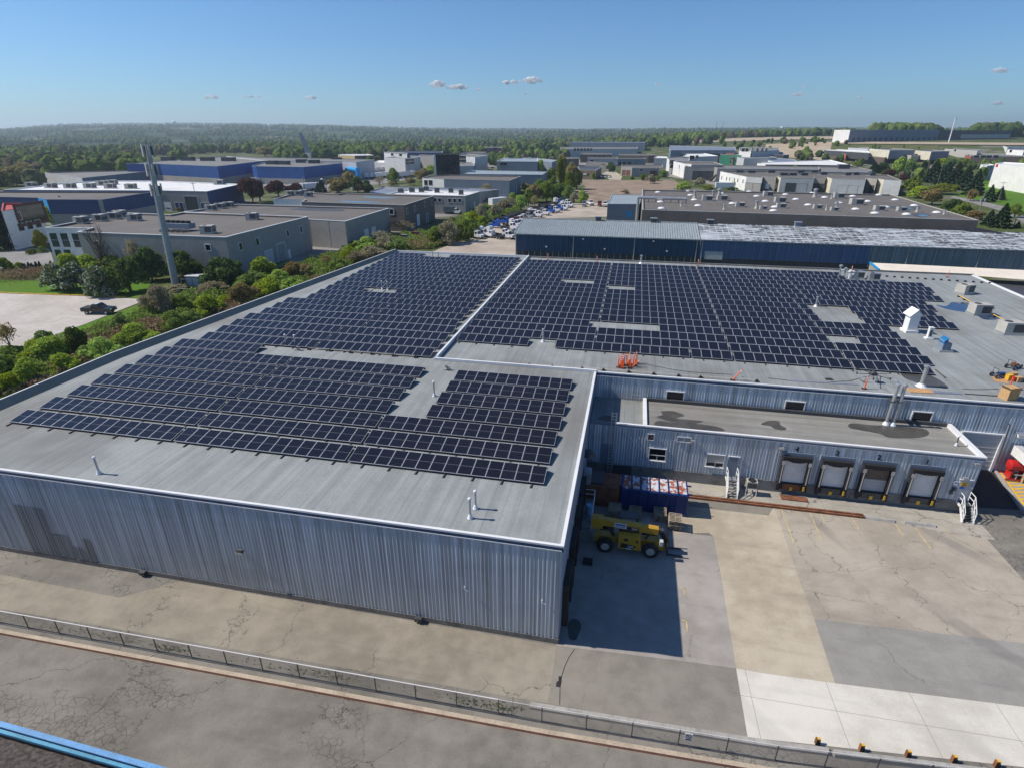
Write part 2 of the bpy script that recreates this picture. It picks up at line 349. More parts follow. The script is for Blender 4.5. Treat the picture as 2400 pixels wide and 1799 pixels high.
def grassmat(name, a, b, dry):
    m, nt, bs = newmat(name); p = pos(nt)
    c = mixc(nt, rng(nt,nz(nt,p,1.6,5,.7),.3,.7), a, b)
    c = mixc(nt, mth(nt,'MULTIPLY',rng(nt,nz(nt,p,.13,4,.6),.45,.7),.6), c, dry)
    nt.links.new(c, bs.inputs['Base Color']); bs.inputs['Roughness'].default_value=.95; bs.inputs['Specular IOR Level'].default_value=.1
    bump(nt, bs, nz(nt,p,6,3,.7), .8, .15); return m
X['grass'] = grassmat('mown grass', (.06,.14,.012), (.12,.23,.022), (.11,.16,.03))
X['rough'] = grassmat('rough grass', (.06,.085,.022), (.13,.145,.05), (.20,.16,.09))

# ---------------------------------------------------------------- sky, sun, camera
w = bpy.data.worlds.new('World'); SC.world = w; w.use_nodes = True; nt = w.node_tree
sky = nt.nodes.new('ShaderNodeTexSky'); sky.sky_type = 'NISHITA'; sky.sun_disc = False
SUN_AZ, SUN_EL = radians(270-4.6), radians(45.7)          # azimuth from +y, clockwise
sky.sun_elevation = SUN_EL; sky.sun_rotation = SUN_AZ
sky.altitude = 250; sky.air_density = 1.0; sky.dust_density = .3; sky.ozone_density = 1.6
nt.links.new(mixc(nt,1.0,sky.outputs[0],(.63,.98,1.38),'MULTIPLY'), nt.nodes['Background'].inputs[0]); nt.nodes['Background'].inputs[1].default_value = .061
sd = bpy.data.lights.new('sun', 'SUN'); sd.energy = 3.9; sd.angle = radians(.53); sd.color = (1.0,.93,.83)
so = bpy.data.objects.new('sun', sd); COL.objects.link(so)
sv = Vector((sin(SUN_AZ)*cos(SUN_EL), cos(SUN_AZ)*cos(SUN_EL), sin(SUN_EL)))
so.rotation_euler = sv.to_track_quat('Z','Y').to_euler(); so.location = (-60,0,120)
cd = bpy.data.cameras.new('camera'); co = bpy.data.objects.new('camera', cd); COL.objects.link(co)
cd.sensor_fit = 'HORIZONTAL'; cd.sensor_width = 36; cd.lens = F/2400*36; cd.clip_start=.5; cd.clip_end = 40000
co.matrix_world = Matrix.Translation(CAM)@Matrix((RX,UPV,-FW)).transposed().to_4x4()
SC.camera = co
SC.view_settings.view_transform='Standard'; SC.view_settings.look='None'; SC.view_settings.exposure=0.45; SC.view_settings.gamma=1
SC.cycles.max_bounces = 6; SC.cycles.transparent_max_bounces = 12; SC.cycles.volume_bounces = 0
SC.cycles.use_denoising = True
# ---------------------------------------------------------------- the three joined steel buildings
RZ = 7.84                                                   # roof level of the big roofs
EAVE = [(-51.5,0.0),(-51.5,20.5),(-44.5,82.5)]              # left edge of the roof, bends once
def ribs(mb, p, q, z0, z1, pitch=.26, depth=.042, top=.05, sl=.06):
    p, q = Vector((p[0],p[1],0)), Vector((q[0],q[1],0)); L = (q-p).length; a = (q-p)/L; nrm = Vector((a.y,-a.x,0))
    prof = [(0,0)]; t = pitch*.5
    while t+top+2*sl < L:
        prof += [(t,0),(t+sl,depth),(t+sl+top,depth),(t+2*sl+top,0)]; t += pitch
    prof.append((L,0)); vs = []; n = len(prof)
    for z in (z0,z1):
        for s, d in prof: v = p+a*s+nrm*d; vs.append((v.x,v.y,z))
    mb.add(vs, [(i,i+1,n+i+1,n+i) for i in range(n-1)])
def wallbox(mb, x0,x1,y,z0,z1,d=.05): mb.box(x0,x1,y-d,y+.02,z0,z1)   # proud of a wall facing -y
def window_y(parent, x0,x1,z0,z1,y, name='window', frame='white', glass='glass', mull=(), fw=.07, sill=True):
    m = MB()
    for a,b,c,d in ((x0-fw,x1+fw,z1,z1+fw),(x0-fw,x1+fw,z0-fw,z0),(x0-fw,x0,z0,z1),(x1,x1+fw,z0,z1)): m.box(a,b,y-.10,y+.02,c,d)
    for k in mull:
        if k[0]=='v': m.box(k[1]-.03,k[1]+.03,y-.09,y,z0,z1 if len(k)<3 else k[2])
        else: m.box(x0,x1,y-.09,y,k[1]-.03,k[1]+.03)
    o = m.build(name, X[frame], parent, w=True)
    g = MB(); g.box(x0,x1,y-.06,y+.0,z0,z1); g.build('pane', X[glass], o, w=True)
    if sill:
        s = MB(); s.box(x0-.12,x1+.12,y-.17,y-.02,z0-fw-.05,z0-fw+.004); s.build('sill', X[frame], o, w=True)
    return o
# --- left warehouse
A = thing('warehouse','big blue grey ribbed steel warehouse in front, its flat roof covered with solar rows','warehouse',(-25,0,0))
m = MB(); ribs(m,(-51.5,0),(0,0),.42,7.62); m.build('front_wall', X['steelblue'], A, w=True)
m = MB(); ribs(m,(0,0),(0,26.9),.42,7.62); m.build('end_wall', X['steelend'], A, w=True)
m = MB(); pl = [(-44.5,82.5),(-51.5,20.5),(-51.5,0)]
for p,q in zip(pl,pl[1:]): ribs(m,p,q,0,7.7)
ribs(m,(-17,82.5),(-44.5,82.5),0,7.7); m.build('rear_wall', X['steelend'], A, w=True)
m = MB(); m.box(-51.56,-.001,-.07,.3,-.2,.42); m.box(-.25,.06,.001,26.8,-.2,.42); m.build('footing', X['concdark'], A, w=True)
m = MB(); m.poly([(-51.3,.1),(-.1,.1),(-.1,26.95),(-16.9,26.95),(-16.9,82.4),(-44.4,82.4),(-51.3,20.6)], RZ); m.build('roof', X['roofgrey'], A, w=True)
m = MB()
m.box(-51.6,.10,-.10,.09,7.82,7.95); m.box(-51.6,.10,-.10,.0,7.52,7.58)
m.box(-.12,.10,.09,26.85,7.82,7.95); m.box(.0,.10,-.10,26.85,7.52,7.58); m.build('roof_edge_trim', X['white'], A, w=True)
m = MB(); m.box(-51.56,.05,-.06,.02,7.58,7.80); m.box(0,.06,.02,26.85,7.58,7.80); m.build('fascia_band', X['steelnavy'], A, w=True)
def offs(pl, d): return [(x+d,y) for x,y in pl]
m = MB(); o0,o1,o2 = EAVE, offs(EAVE,.16), offs(EAVE,.95)
for i in range(2):
    m.add([(*o0[i],8.45),(*o1[i],8.45),(*o1[i+1],8.45),(*o0[i+1],8.45)],[(0,1,2,3)])
    m.add([(*o0[i],7.5),(*o0[i],8.45),(*o0[i+1],8.45),(*o0[i+1],7.5)],[(0,1,2,3)])
m.box(-44.5,-17.2,82.3,82.5,7.84,8.2); m.build('parapet_cap', X['white'], A, w=True)
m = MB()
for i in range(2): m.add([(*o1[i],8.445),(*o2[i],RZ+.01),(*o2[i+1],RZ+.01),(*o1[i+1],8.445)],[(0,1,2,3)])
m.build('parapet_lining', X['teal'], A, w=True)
for k,(a,b,c,d) in enumerate([(-41.1,-38.3,.43,4.85),(-38.55,-36.95,.43,2.55),(-35.8,-35.05,.43,2.5),(-36.9,-35.85,.43,1.6)]):
    m = MB(); ribs(m,(a,-.045),(b,-.045),c,d); m.build('repair_panel', X['patch'], A, w=True)
m = MB(); m.box(-22.35,-22.0,-.25,-.02,3.65,3.9); m.add([(-22.4,-.35,3.68),(-21.95,-.35,3.68),(-21.95,-.02,3.95),(-22.4,-.02,3.95)],[(0,1,2,3)]); m.build('vent_hood', X['dark'], A, w=True)
m = MB(); m.path([(-6.1,-.14,3.75),(-6.1,-.14,3.5),(-5.85,-.14,3.4)],.035); m.build('pipe_stub', X['white'], A, w=True)
m = MB(); m.path([(-1.1,-.12,3.6),(-1.1,-.12,3.35),(-.85,-.12,3.3)],.04); m.build('pipe_stub', X['white'], A, w=True)
for bx in (-31,-9.4):
    m = MB(); m.cbox((bx,-.2,.3),(.5,.3,.3)); m.lathe([(0,.2),(.12,.2),(.12,0),(0,0)],(bx,-.28,.2),8); m.build('wall_drain', X['dark'], A, w=True)
for y0,z0,hh in ((1.0,.5,3.4),(4.6,.5,3.4),(8.2,.5,3.4),(11.6,.5,3.2)):             # dock shelters on the shaded end wall
    m = MB(); m.box(.02,.45,y0,y0+.4,z0,z0+hh); m.box(.02,.45,y0+2.2,y0+2.6,z0,z0+hh); m.box(.02,.4,y0+.4,y0+2.2,z0+hh-.5,z0+hh); m.box(.02,.12,y0+.4,y0+2.2,z0,z0+hh-.5)
    m.build('dock_shelter', X['black'], A, w=True)
m = MB(); m.box(.1,.75,15.2,16.2,2.2,3.3); m.cbox((.42,15.7,3.35),(.5,.8,.1)); m.build('wall_unit', X['galv'], A, w=True)
m = MB(); m.lathe([(.55,0),(.5,.3),(.25,.5),(0,.55)],(.35,16.6,4.3),10); m.build('vent_hood', X['dark'], A, w=True)
def digit(txt, size, loc, rot, mt, parent, name='number', depth=.012):
    cu = bpy.data.curves.new(name,'FONT'); cu.body = txt; cu.size = size; cu.extrude = depth; cu.align_x='CENTER'; cu.align_y='CENTER'; cu.offset = size*.03
    t = bpy.data.objects.new('tmp', cu); COL.objects.link(t)
    dg = bpy.context.evaluated_depsgraph_get(); me = bpy.data.meshes.new_from_object(t.evaluated_get(dg))
    bpy.data.objects.remove(t); me.materials.clear(); me.materials.append(mt)
    o = bpy.data.objects.new(name, me); COL.objects.link(o); o.rotation_euler = rot
    o.parent = parent; q = parent; off = Vector((0,0,0))
    while q: off += Vector(q.location); q = q.parent
    o.location = Vector(loc)-off
    return o
m = MB(); m.box(.04,.06,9.75,10.1,3.7,4.25); sg = m.build('number_plate', X['white'], A, w=True)
digit('9', .5, (.075,9.92,3.97), (pi/2,0,pi/2), X['black'], sg)
# --- right warehouse wing
B = thing('warehouse_wing','long blue grey steel warehouse wing with three small windows and air units on its roof','warehouse',(20,27,0))
XR, YB = 59.7, 82.5
m = MB(); ribs(m,(0,27),(33.9,27),.3,7.62); ribs(m,(33.9,27),(37.2,27),4.8,7.62); ribs(m,(37.2,27),(XR,27),.3,7.62); m.build('front_wall', X['steelblue'], B, w=True)
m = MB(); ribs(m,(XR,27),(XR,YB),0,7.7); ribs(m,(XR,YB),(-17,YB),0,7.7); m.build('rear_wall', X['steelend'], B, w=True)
m = MB(); m.poly([(-16.7,27.2),(XR-.2,27.2),(XR-.2,YB-.2),(-16.7,YB-.2)], RZ+.02); m.build('roof', X['roofgrey'], B, w=True)
m = MB(); m.box(.12,XR,26.895,27.08,7.84,7.97); m.box(.12,XR,26.90,27.0,7.50,7.56)
m.box(-17.1,.11,26.88,27.1,7.86,8.12); m.box(-17.0,-16.78,27.1,YB,7.86,8.3); m.box(XR-.3,XR+.05,27.2,YB,7.84,8.02); m.build('roof_edge_trim', X['white'], B, w=True)
m = MB(); m.box(.12,XR,26.95,27.02,7.56,7.82); m.build('fascia_band', X['steelnavy'], B, w=True)
m = MB(); m.box(-16.7,XR,YB-.28,YB,7.84,8.12); m.build('rear_curb', X['roofmid'], B, w=True)
m = MB(); m.box(.1,XR,26.94,27.2,-.2,.32); m.build('footing', X['concdark'], B, w=True)
for a,b,c in ((7.25,8.85,0),(18.4,20.05,0),(29.45,31.0,1)):
    window_y(B, a,b,5.58,6.42,26.96, fw=.09)
m = MB(); m.box(33.95,37.15,26.9,26.99,1.05,4.8)
for k in range(1,8): m.box(33.95,37.15,26.88,26.9,1.05+k*.47,1.07+k*.47)
g = m.build('overhead_door', X['palewall'], B, w=True)
m = MB(); m.box(33.8,37.35,26.8,27.0,4.8,4.92); m.box(37.15,37.35,26.75,27.0,1.0,4.8); m.box(33.8,33.95,26.75,27.0,1.0,4.8); m.build('door_frame', X['white'], g, w=True)
m = MB(); m.cbox((38.4,26.7,5.0),(.5,.5,.35)); m.add([(38.1,26.4,4.9),(38.7,26.4,4.9),(38.7,26.9,5.3),(38.1,26.9,5.3)],[(0,1,2,3)]); m.build('wall_lamp', X['galv'], B, w=True)
m = MB(); m.path([(37.45,26.7,2.0),(37.3,26.7,6.0),(37.1,26.7,6.1)],.05); m.build('vent_pipe', X['dark'], B, w=True)
# --- loading dock annex
D = thing('loading_dock_building','low steel loading dock building with four numbered dock doors and a rain marked flat roof','dock building',(16,21,0))
YD, XD = 20.9, 32.7
m = MB(); ribs(m,(.1,YD),(XD,YD),1.13,5.2); ribs(m,(XD,YD),(XD,26.9),1.1,5.2); m.build('wall', X['steelblue'], D, w=True)
m = MB(); m.box(.07,XD+.05,YD-.1,YD+.3,-.2,1.13); m.box(XD-.3,XD+.05,YD+.3,26.9,-.2,1.13); m.build('footing', X['concdark'], D, w=True)
m = MB(); m.poly([(5.3,YD+.1),(XD-.2,YD+.1),(XD-.2,26.9),(5.3,26.9)],5.30); m.build('roof', X['roofdock'], D, w=True)
m = MB(); m.poly([(.1,YD+.1),(4.95,YD+.1),(4.95,26.9),(.1,26.9)],5.18); m.build('lower_roof', X['roofgrey'], D, w=True)
m = MB(); m.box(2.4,XD+.1,YD-.12,YD+.12,5.40,5.53); m.box(2.4,XD+.1,YD-.08,YD,5.14,5.19); m.box(4.95,5.3,YD+.12,26.9,5.12,5.55)
m.add([(XD-.35,YD+.12,5.53),(XD+.12,YD+.12,5.53),(XD+.12,26.9,5.53),(XD-.35,26.9,5.53)],[(0,1,2,3)]); m.box(XD-.35,XD-.25,YD+.12,26.9,5.30,5.528); m.box(XD+.02,XD+.12,YD+.12,26.9,5.2,5.528); m.build('roof_edge_trim', X['white'], D, w=True)
m = MB(); m.box(.1,XD+.05,YD-.05,YD+.05,5.19,5.40); m.build('fascia_band', X['slate'], D, w=True)
m = MB(); m.box(5.3,XD-.36,26.6,26.93,5.30,5.62); m.build('wall_flashing', X['dark'], D, w=True)  # dark strip: flashing plus the shadow along the wall, put into one colour
window_y(D,5.78,7.22,2.05,3.22,YD-.02,mull=(('h',2.55),('v',6.5,2.55)))
window_y(D,5.5,6.0,4.12,4.68,YD-.02,sill=False); window_y(D,8.12,9.28,4.25,4.68,YD-.02,mull=(('v',8.7),),sill=False,glass='patch')
window_y(D,10.95,12.4,2.02,3.2,YD-.02,mull=(('h',2.45),('v',11.7,2.45)))
m = MB(); m.box(11.0,12.36,YD-.085,YD-.07,2.5,3.16); m.build('roller_blind', X['hvac'], D, w=True)
m = MB(); m.box(12.8,13.65,YD-.09,YD,1.15,3.18); d = m.build('door', X['slate'], D, w=True)
m = MB(); m.box(12.72,13.78,YD-.12,YD,3.18,3.26); m.build('door_frame', X['white'], d, w=True)
m = MB(); m.box(1.3,2.3,YD-.06,YD,1.2,3.2); m.build('door', X['slate'], D, w=True)
m = MB(); m.box(1.9,4.3,YD-.16,YD-.09,.1,1.05); m.build('louvre', X['dark'], D, w=True)
m = MB(); m.box(31.5,32.4,YD-.09,YD,1.15,3.2); d = m.build('door', X['palewall'], D, w=True)
m = MB(); m.box(31.42,32.48,YD-.12,YD,3.2,3.27); m.build('door_frame', X['white'], d, w=True)
m = MB(); m.box(31.62,32.1,YD-.115,YD-.09,2.62,2.98); s = m.build('notice_plate', X['yellow'], d, w=True)
m = MB(); m.box(31.70,32.02,YD-.12,YD-.115,2.88,2.93); m.box(31.78,31.94,YD-.12,YD-.115,2.78,2.82); m.box(31.66,32.06,YD-.12,YD-.115,2.68,2.72); m.build('lettering', X['black'], s, w=True)
m = MB(); m.box(31.6,31.95,YD-.11,YD-.09,2.35,2.55); m.build('notice_plate', X['carblue'], d, w=True)
for a,b,c,dd,mt in ((31.08,31.4,2.62,2.98,'white'),(32.45,32.62,2.45,2.8,'white')):
    m = MB(); m.box(a,b,YD-.09,YD-.04,c,dd); s = m.build('wall_sign', X[mt], D, w=True)
    m = MB(); m.box(a+.03,b-.03,YD-.095,YD-.09,dd-.17,dd-.05); m.build('sign_panel', X['carblue'], s, w=True)
for a,c in ((31.15,2.1),(31.0,1.75)):
    m = MB(); m.box(a,a+.22,YD-.2,YD-.04,c,c+.3); m.build('meter_box', X['dark'], D, w=True)
for lx,lz in ((9.45,4.5),(31.75,3.45),(32.2,4.9),(17.0,4.6)):
    m = MB(); m.box(lx-.18,lx+.18,YD-.35,YD-.03,lz-.08,lz+.08); m.build('wall_lamp', X['galv'], D, w=True)
for k,(xc,n) in enumerate(((18.43,'4'),(21.72,'3'),(25.02,'2'),(28.77,'1'))):
    m = MB(); m.box(xc-1.38,xc+1.38,YD-.14,YD-.02,3.95,4.26); m.box(xc-1.38,xc-1.2,YD-.12,YD-.02,1.2,3.95); m.box(xc+1.2,xc+1.38,YD-.12,YD-.02,1.2,3.95)
    dk = m.build('dock_door', X['slate'], D, w=True)
    m = MB(); m.box(xc-.98,xc+.98,YD-.1,YD+.02,1.2,3.75)
    for j in range(1,9): m.box(xc-.98,xc+.98,YD-.115,YD-.1,1.2+j*.285,1.225+j*.285)
    m.build('door_curtain', X['whitewall' if k!=2 else 'palewall'], dk, w=True)
    if k==2:
        m = MB(); m.box(xc-.97,xc+.97,YD-.13,YD-.115,2.4,3.7); m.build('upper_curtain', X['brick'], dk, w=True)
    m = MB(); m.box(xc-1.2,xc-.98,YD-.5,YD-.02,1.1,3.95); m.box(xc+.98,xc+1.2,YD-.5,YD-.02,1.1,3.95)
    m.add([(xc-1.2,YD-.5,3.95),(xc+1.2,YD-.5,3.95),(xc+.98,YD-.45,3.62),(xc+.3,YD-.45,3.42 if k<2 else 3.5),(xc-.3,YD-.45,3.42 if k<2 else 3.5),(xc-.98,YD-.45,3.62)],[(0,5,4,3,2,1)])
    m.box(xc-1.2,xc+1.2,YD-.5,YD-.02,3.93,3.96); m.build('dock_shelter', X['black'], dk, w=True)
    m = MB(); m.box(xc-1.15,xc+1.15,YD-.32,YD-.1,.55,1.18); m.box(xc-1.28,xc-1.0,YD-.45,YD-.32,.45,1.1); m.box(xc+1.0,xc+1.28,YD-.45,YD-.32,.45,1.1); m.build('dock_bumper', X['black'], dk, w=True)
    m = MB(); m.box(xc-.75,xc+.75,YD-.37,YD-.32,.62,1.12); m.build('leveller_lip', X['rust' if k==0 else 'dark'], dk, w=True)
    m = MB(); m.box(xc-.13,xc+.13,YD-.42,YD-.37,.5,.85); m.box(xc+.95,xc+1.1,YD-.5,YD-.45,.6,1.05); m.build('yellow_hook', X['yellow'], dk, w=True)
    m = MB(); m.box(xc-.22,xc+.22,YD-.2,YD-.1,3.52,3.62); m.build('dock_lamp', X['white'], dk, w=True)
    for sx in (-1,1):
        m = MB(); m.tube((xc+sx*1.09,YD-.52,1.3),(xc+sx*1.09,YD-.52,3.2),.05); m.box(xc+sx*1.09-.12,xc+sx*1.09+.12,YD-.56,YD-.48,3.2,3.55); m.build('guide_post', X['galv'], dk, w=True)
    digit(n,.62,(xc-.1 if n!='1' else xc-.15,YD-.06,4.56),(pi/2,0,0),X['black'],dk)
m = MB(); m.tube((16.9,YD-.12,4.2),(17.15,YD-.12,3.9),.06); m.build('pipe_stub', X['galv'], D, w=True)
m = MB(); m.box(17.6,19.8,YD-1.3,YD-.6,.0,.12); m.xf(Matrix.Identity(4)); b = m.build('loose_board', X['rust']); tag(b,'rusty loose board lying on the ground under dock door 4','board')
# ---------------------------------------------------------------- solar rows
PW, PITCH_Y, TILT = 1.045, 2.66, radians(10)
def seg(x0, x1, gaps=()):
    xs = []; x = x0
    while x+PW*.75 <= x1:
        xs.append(x); nx = x+PW
        for g in gaps:
            if x-.5 < g <= nx-.5: nx = nx+.2
        x = nx
    return xs
pf = MB(); H1 = 1.755
for a,b,c,d in ((0,1.025,0,.03),(0,1.025,H1-.03,H1),(0,.022,.03,H1-.03),(1.003,1.025,.03,H1-.03)): pf.box(a,b,c,d,-.035,.004)
pg = MB(); pg.box(.022,1.003,.03,H1-.03,-.02,.0)
pr = MB()
pr.box(.15,.22,-.42,1.9,-.17,-.11); pr.box(.10,.27,-.45,-.15,-.19,-.17); pr.box(.13,.24,1.62,1.72,-.17,-.03); pr.box(.13,.24,.02,.10,-.11,-.03)
ps_ = MB(); ps_.box(0,1.045,-.01,.05,-.10,-.036); 
pb = MB(); pb.add([(0,H1,-.03),(1.045,H1,-.03),(1.045,H1+.16,-.44),(0,H1+.16,-.44)],[(0,1,2,3)])
P0 = thing('solar_panel','x','solar panel',(0,0,-50)); P0.rotation_euler=(TILT,0,0)
fr = pf.build('frame', X['frame'], P0); pg.build('glass', X['cells'], P0)
ra = ps_.build('rail', X['black'], P0)
fo = pr.build('mounting_foot', X['dark'], P0); fo.rotation_euler=(-TILT,0,0)
bk = pb.build('wind_deflector', X['dark'], P0); 
rowname = ['frontmost','second','third','fourth','fifth','sixth','seventh','eighth']
LOWZ = RZ+.20
used = False
def putpanel(x, y, label, foot):
    global used
    r = P0.copy(); COL.objects.link(r); r.location=(x,y,LOWZ); r['label']=label; r['group']='solar panels in the eight front rows'; r['category']='solar panel'
    for ch in P0.children:
        if ch.name.startswith('mounting') and not foot: continue
        c = ch.copy(); COL.objects.link(c); c.parent = r
for n in range(8):
    y = 5.96+PITCH_Y*n
    if n<3: ss = [('',seg(-47.35,-2.0,(-32.6,-17.75)))]
    elif n<7: ss = [(' left of the walkway',seg(-47.5,-16.5,(-32.6,))),(' right of the walkway',seg(-13.45,-1.9))]
    else: ss = [('',seg(-47.5,-36.6))]
    for where, xs in ss:
        for i, x in enumerate(xs):
            end = ' at the left end' if i==0 else (' at the right end' if i==len(xs)-1 else '')
            rn = rowname[n]+' solar row'
            if where: lb = 'dark glass panel, %s from the left in the %s%s'%(ORD[i],rn,where)
            else: lb = 'dark glass panel, %s from the left in the %s of the roof'%(ORD[i],rn)
            putpanel(x,y,lb,i%2==0)
for ch in list(P0.children): bpy.data.objects.remove(ch)
bpy.data.objects.remove(P0)
# every further panel: too many to single out, one mesh
L = []
LE = [(9,-46.05),(12,-45.4),(16,-43.25)]
for n in range(8,28):
    y = 5.96+PITCH_Y*n; x0 = -46.1 if n<12 else (-45.45 if n<15 else -43.25)
    g = -32.75 if n<11 else (-30.45 if n<17 else -28.25)
    xs = seg(x0,-17.75,(g,))
    for x in xs:
        if n==17 and -36.7<x+.5<-32.2: continue
        if n==27 and -36.5<x+.5<-32.2: continue
        L.append((x,y))
RE = [34.0,34.2,34.2,34.3,34.3,34.4,43.2,43.2,43.3,43.5,43.9,47.4,47.5,47.7,47.9,37.2,37.2]
for k in range(17):
    y = 32.85+2.72*k
    for x in seg(-16.45,RE[k],(-2.05 if k else 9.1,12.6 if k>1 else 12.6,27.2 if k>9 else 24.6)):
        c = x+.5
        if k==0 and -8.2<c<-5.2: continue
        if k in (6,7,8) and 27.4<c<32.6: continue
        if k==3 and (26.1<c<29.5 or -2.1<c<7.2): continue
        if k==11 and -8.2<c<-2.9: continue
        if k==10 and -1.05<c<3.1: continue
        L.append((x,y))
L = np.array(L); nP = len(L); R = np.array(Matrix.Rotation(TILT,3,'X'))
def rep(mb):
    V = np.array(mb.v); Fq = np.array(mb.f); V = V@R.T
    W = (V[None]+np.c_[L,np.full(nP,LOWZ+.02)][:,None,:]).reshape(-1,3); Q = (Fq[None]+(np.arange(nP)*len(V))[:,None,None]).reshape(-1,4)
    return W, Q
st = thing('solar_array','hundreds of further dark solar panels in rows over the rear left roof and the right wing','solar panels',(0,0,0)); st['kind']='stuff'
for nm, mb_, mt in (('frame',pf,'frame'),('rail',ps_,'black'),('wind_deflector',pb,'dark')):
    W,Q = rep(mb_); meshobj(nm, npmesh('array '+nm,W,Q,X[mt]), st)['kind']='stuff'
# glass with its own coordinates: cell pattern runs on world-aligned rows, so give it a material in world space
def arrayglass():
    m, nt, bs = newmat('solar cells far'); g = nd(nt,'NewGeometry').outputs['Random Per Island']
    c = mixc(nt, g, (.0075,.008,.0125), (.0115,.0115,.018))
    p = nd(nt,'SeparateXYZ',{0:nd(nt,'NewGeometry').outputs['Position']})
    d = mth(nt,'ABSOLUTE',mth(nt,'SUBTRACT',mth(nt,'FRACT',mth(nt,'DIVIDE',p.outputs[0],.168)),.5))
    c = mixc(nt, mth(nt,'MULTIPLY',mth(nt,'GREATER_THAN',d,.46),.4), c, (.05,.05,.07))
    nt.links.new(c, bs.inputs['Base Color']); bs.inputs['Roughness'].default_value=.13; bs.inputs['Specular IOR Level'].default_value=.42; return m
W,Q = rep(pg); meshobj('glass', npmesh('array glass',W,Q,arrayglass()), st)['kind']='stuff'
m = MB()
for n in range(8,28):
    for x in np.arange(-42.5,-18,2.09): m.box(x+.15,x+.22,5.96+PITCH_Y*n-.35,5.96+PITCH_Y*n+1.9,RZ+.03,RZ+.09)
for x in np.arange(-16.3,34,2.09):
    if not -8.2<x+.2<-5.2: m.box(x+.15,x+.22,32.85-.42,34.6,RZ+.03,RZ+.09); m.box(x+.1,x+.27,32.4,32.7,RZ+.03,RZ+.07)
m.build('mounting_foot', X['dark'], st)['kind']='stuff'
# ---------------------------------------------------------------- yard, lane, fence
def sheet(name, pts, z, mt, kind='structure'):
    m = MB(); pts = [(p[0],p[1],z) for p in pts]
    a = sum(pts[i][0]*pts[(i+1)%len(pts)][1]-pts[(i+1)%len(pts)][0]*pts[i][1] for i in range(len(pts)))
    if a < 0: pts.reverse()
    m.poly(pts); return tag(m.build(name, X[mt]), kind=kind)
def us(c, *pp): return [U(*c(*p)) for p in pp]
sheet('road', [(-95,-30),(75,-30),(75,26.9),(.0,26.9),(0,0),(-95,0)], 0.0, 'asphalt')
sheet('lane', [(-75,-5.6)]+us(cS3,(310,1096),(388,602))+[(-75,-.05)], .004, 'lane')
sheet('lane', [(-75,-2.6),(-45,-2.2),(-31,-2.4),(-28,-.1),(-75,-.1)], .008, 'asphalt')
sheet('yard', us(cS3,(385,600),(1480,735),(1935,797))+us(cS3,(1805,0))+us(cQ3,(1740,1310),(1560,1290))+[Vector((9.2,13.1,0)),Vector((9.2,20.9,0)),Vector((0,20.9,0))], .004, 'concgrey')
sheet('yard', us(cS3,(392,602),(1935,797),(2035,1390),(305,1100)), .008, 'concdk')
tanL = us(cQ3,(1520,1055),(2211,1130))+us(cQ4,(75,1130))
sheet('yard', [Vector((9.2,16.9,0)),Vector((16.0,16.95,0)),Vector((16.75,18.55,0))]+us(cQ4,(260,1658))+us(cS4,(400,370),(580,925),(0,845))+us(cS3,(1935,797),(1805,0))+us(cQ3,(1740,1310),(1700,1280),(1400,1290)), .008, 'conctan')
sheet('yard', us(cQ4,(50,1045),(1450,1240),(1780,1210),(1940,1390),(2180,1658),(2600,2150))+us(cS4,(2211,580),(400,370))+us(cQ4,(260,1658)), .012, 'concbrown')
sheet('yard', us(cS4,(400,370),(2211,580),(2900,665),(3100,1240),(2211,1130),(580,925)), .016, 'concgrey2')
sheet('yard', us(cS3,(1935,797))+us(cS4,(0,845),(580,925),(2211,1130),(3100,1240),(3200,1800),(2211,1650),(0,1412))+us(cS3,(2035,1390)), .012, 'concwhite')
sheet('yard', [(9.2,16.9),(16.0,16.95),(16.7,18.4),(9.2,18.3)], .012, 'concdk')
sheet('pavement', [(8.8,18.3),(24,18.2),(31,17.4),(33.3,17.2),(33.2,20.85),(8.8,20.85)], .016, 'concapron')
m = MB(); m.add([(33.0,21.8,.02),(37.6,22.2,.02),(37.6,26.9,1.05),(33.0,26.9,1.05)],[(0,1,2,3)]); tag(m.build('ramp',X['tar']),kind='structure')
m = MB(); m.add([(37.75,21.6,.06),(60,21.6,.06),(60,26.9,1.08),(37.75,26.9,1.08)],[(0,1,2,3)]); tag(m.build('pavement',X['concapron']),kind='structure')
m = MB()
for k in range(9):
    y=22.0+k*.42; z=lambda y: .065+(y-21.6)*.1925
    m.add([(38.1,y,z(y)),(38.1,y+.17,z(y+.17)),(42.5,y+1.3,z(y+1.3)),(42.5,y+1.13,z(y+1.13))],[(3,2,1,0)])
m.add([(38.0,22.0,.15),(38.15,22.0,.15),(38.15,26.8,1.07),(38.0,26.8,1.07)],[(0,1,2,3)])
tag(m.build('pavement_marking',X['yellow']),kind='structure')
m = MB(); m.add([(37.58,21.4,-.1),(37.78,21.4,-.1),(37.78,26.9,.9),(37.58,26.9,.9),(37.58,21.4,.18),(37.78,21.4,.18),(37.78,26.9,1.2),(37.58,26.9,1.2)],[(3,2,1,0),(4,5,6,7),(0,1,5,4),(1,2,6,5),(2,3,7,6),(3,0,4,7)])
tag(m.build('kerb',X['conc']),'pale sloping concrete kerb between the black ramp and the yellow hatched pavement','kerb')
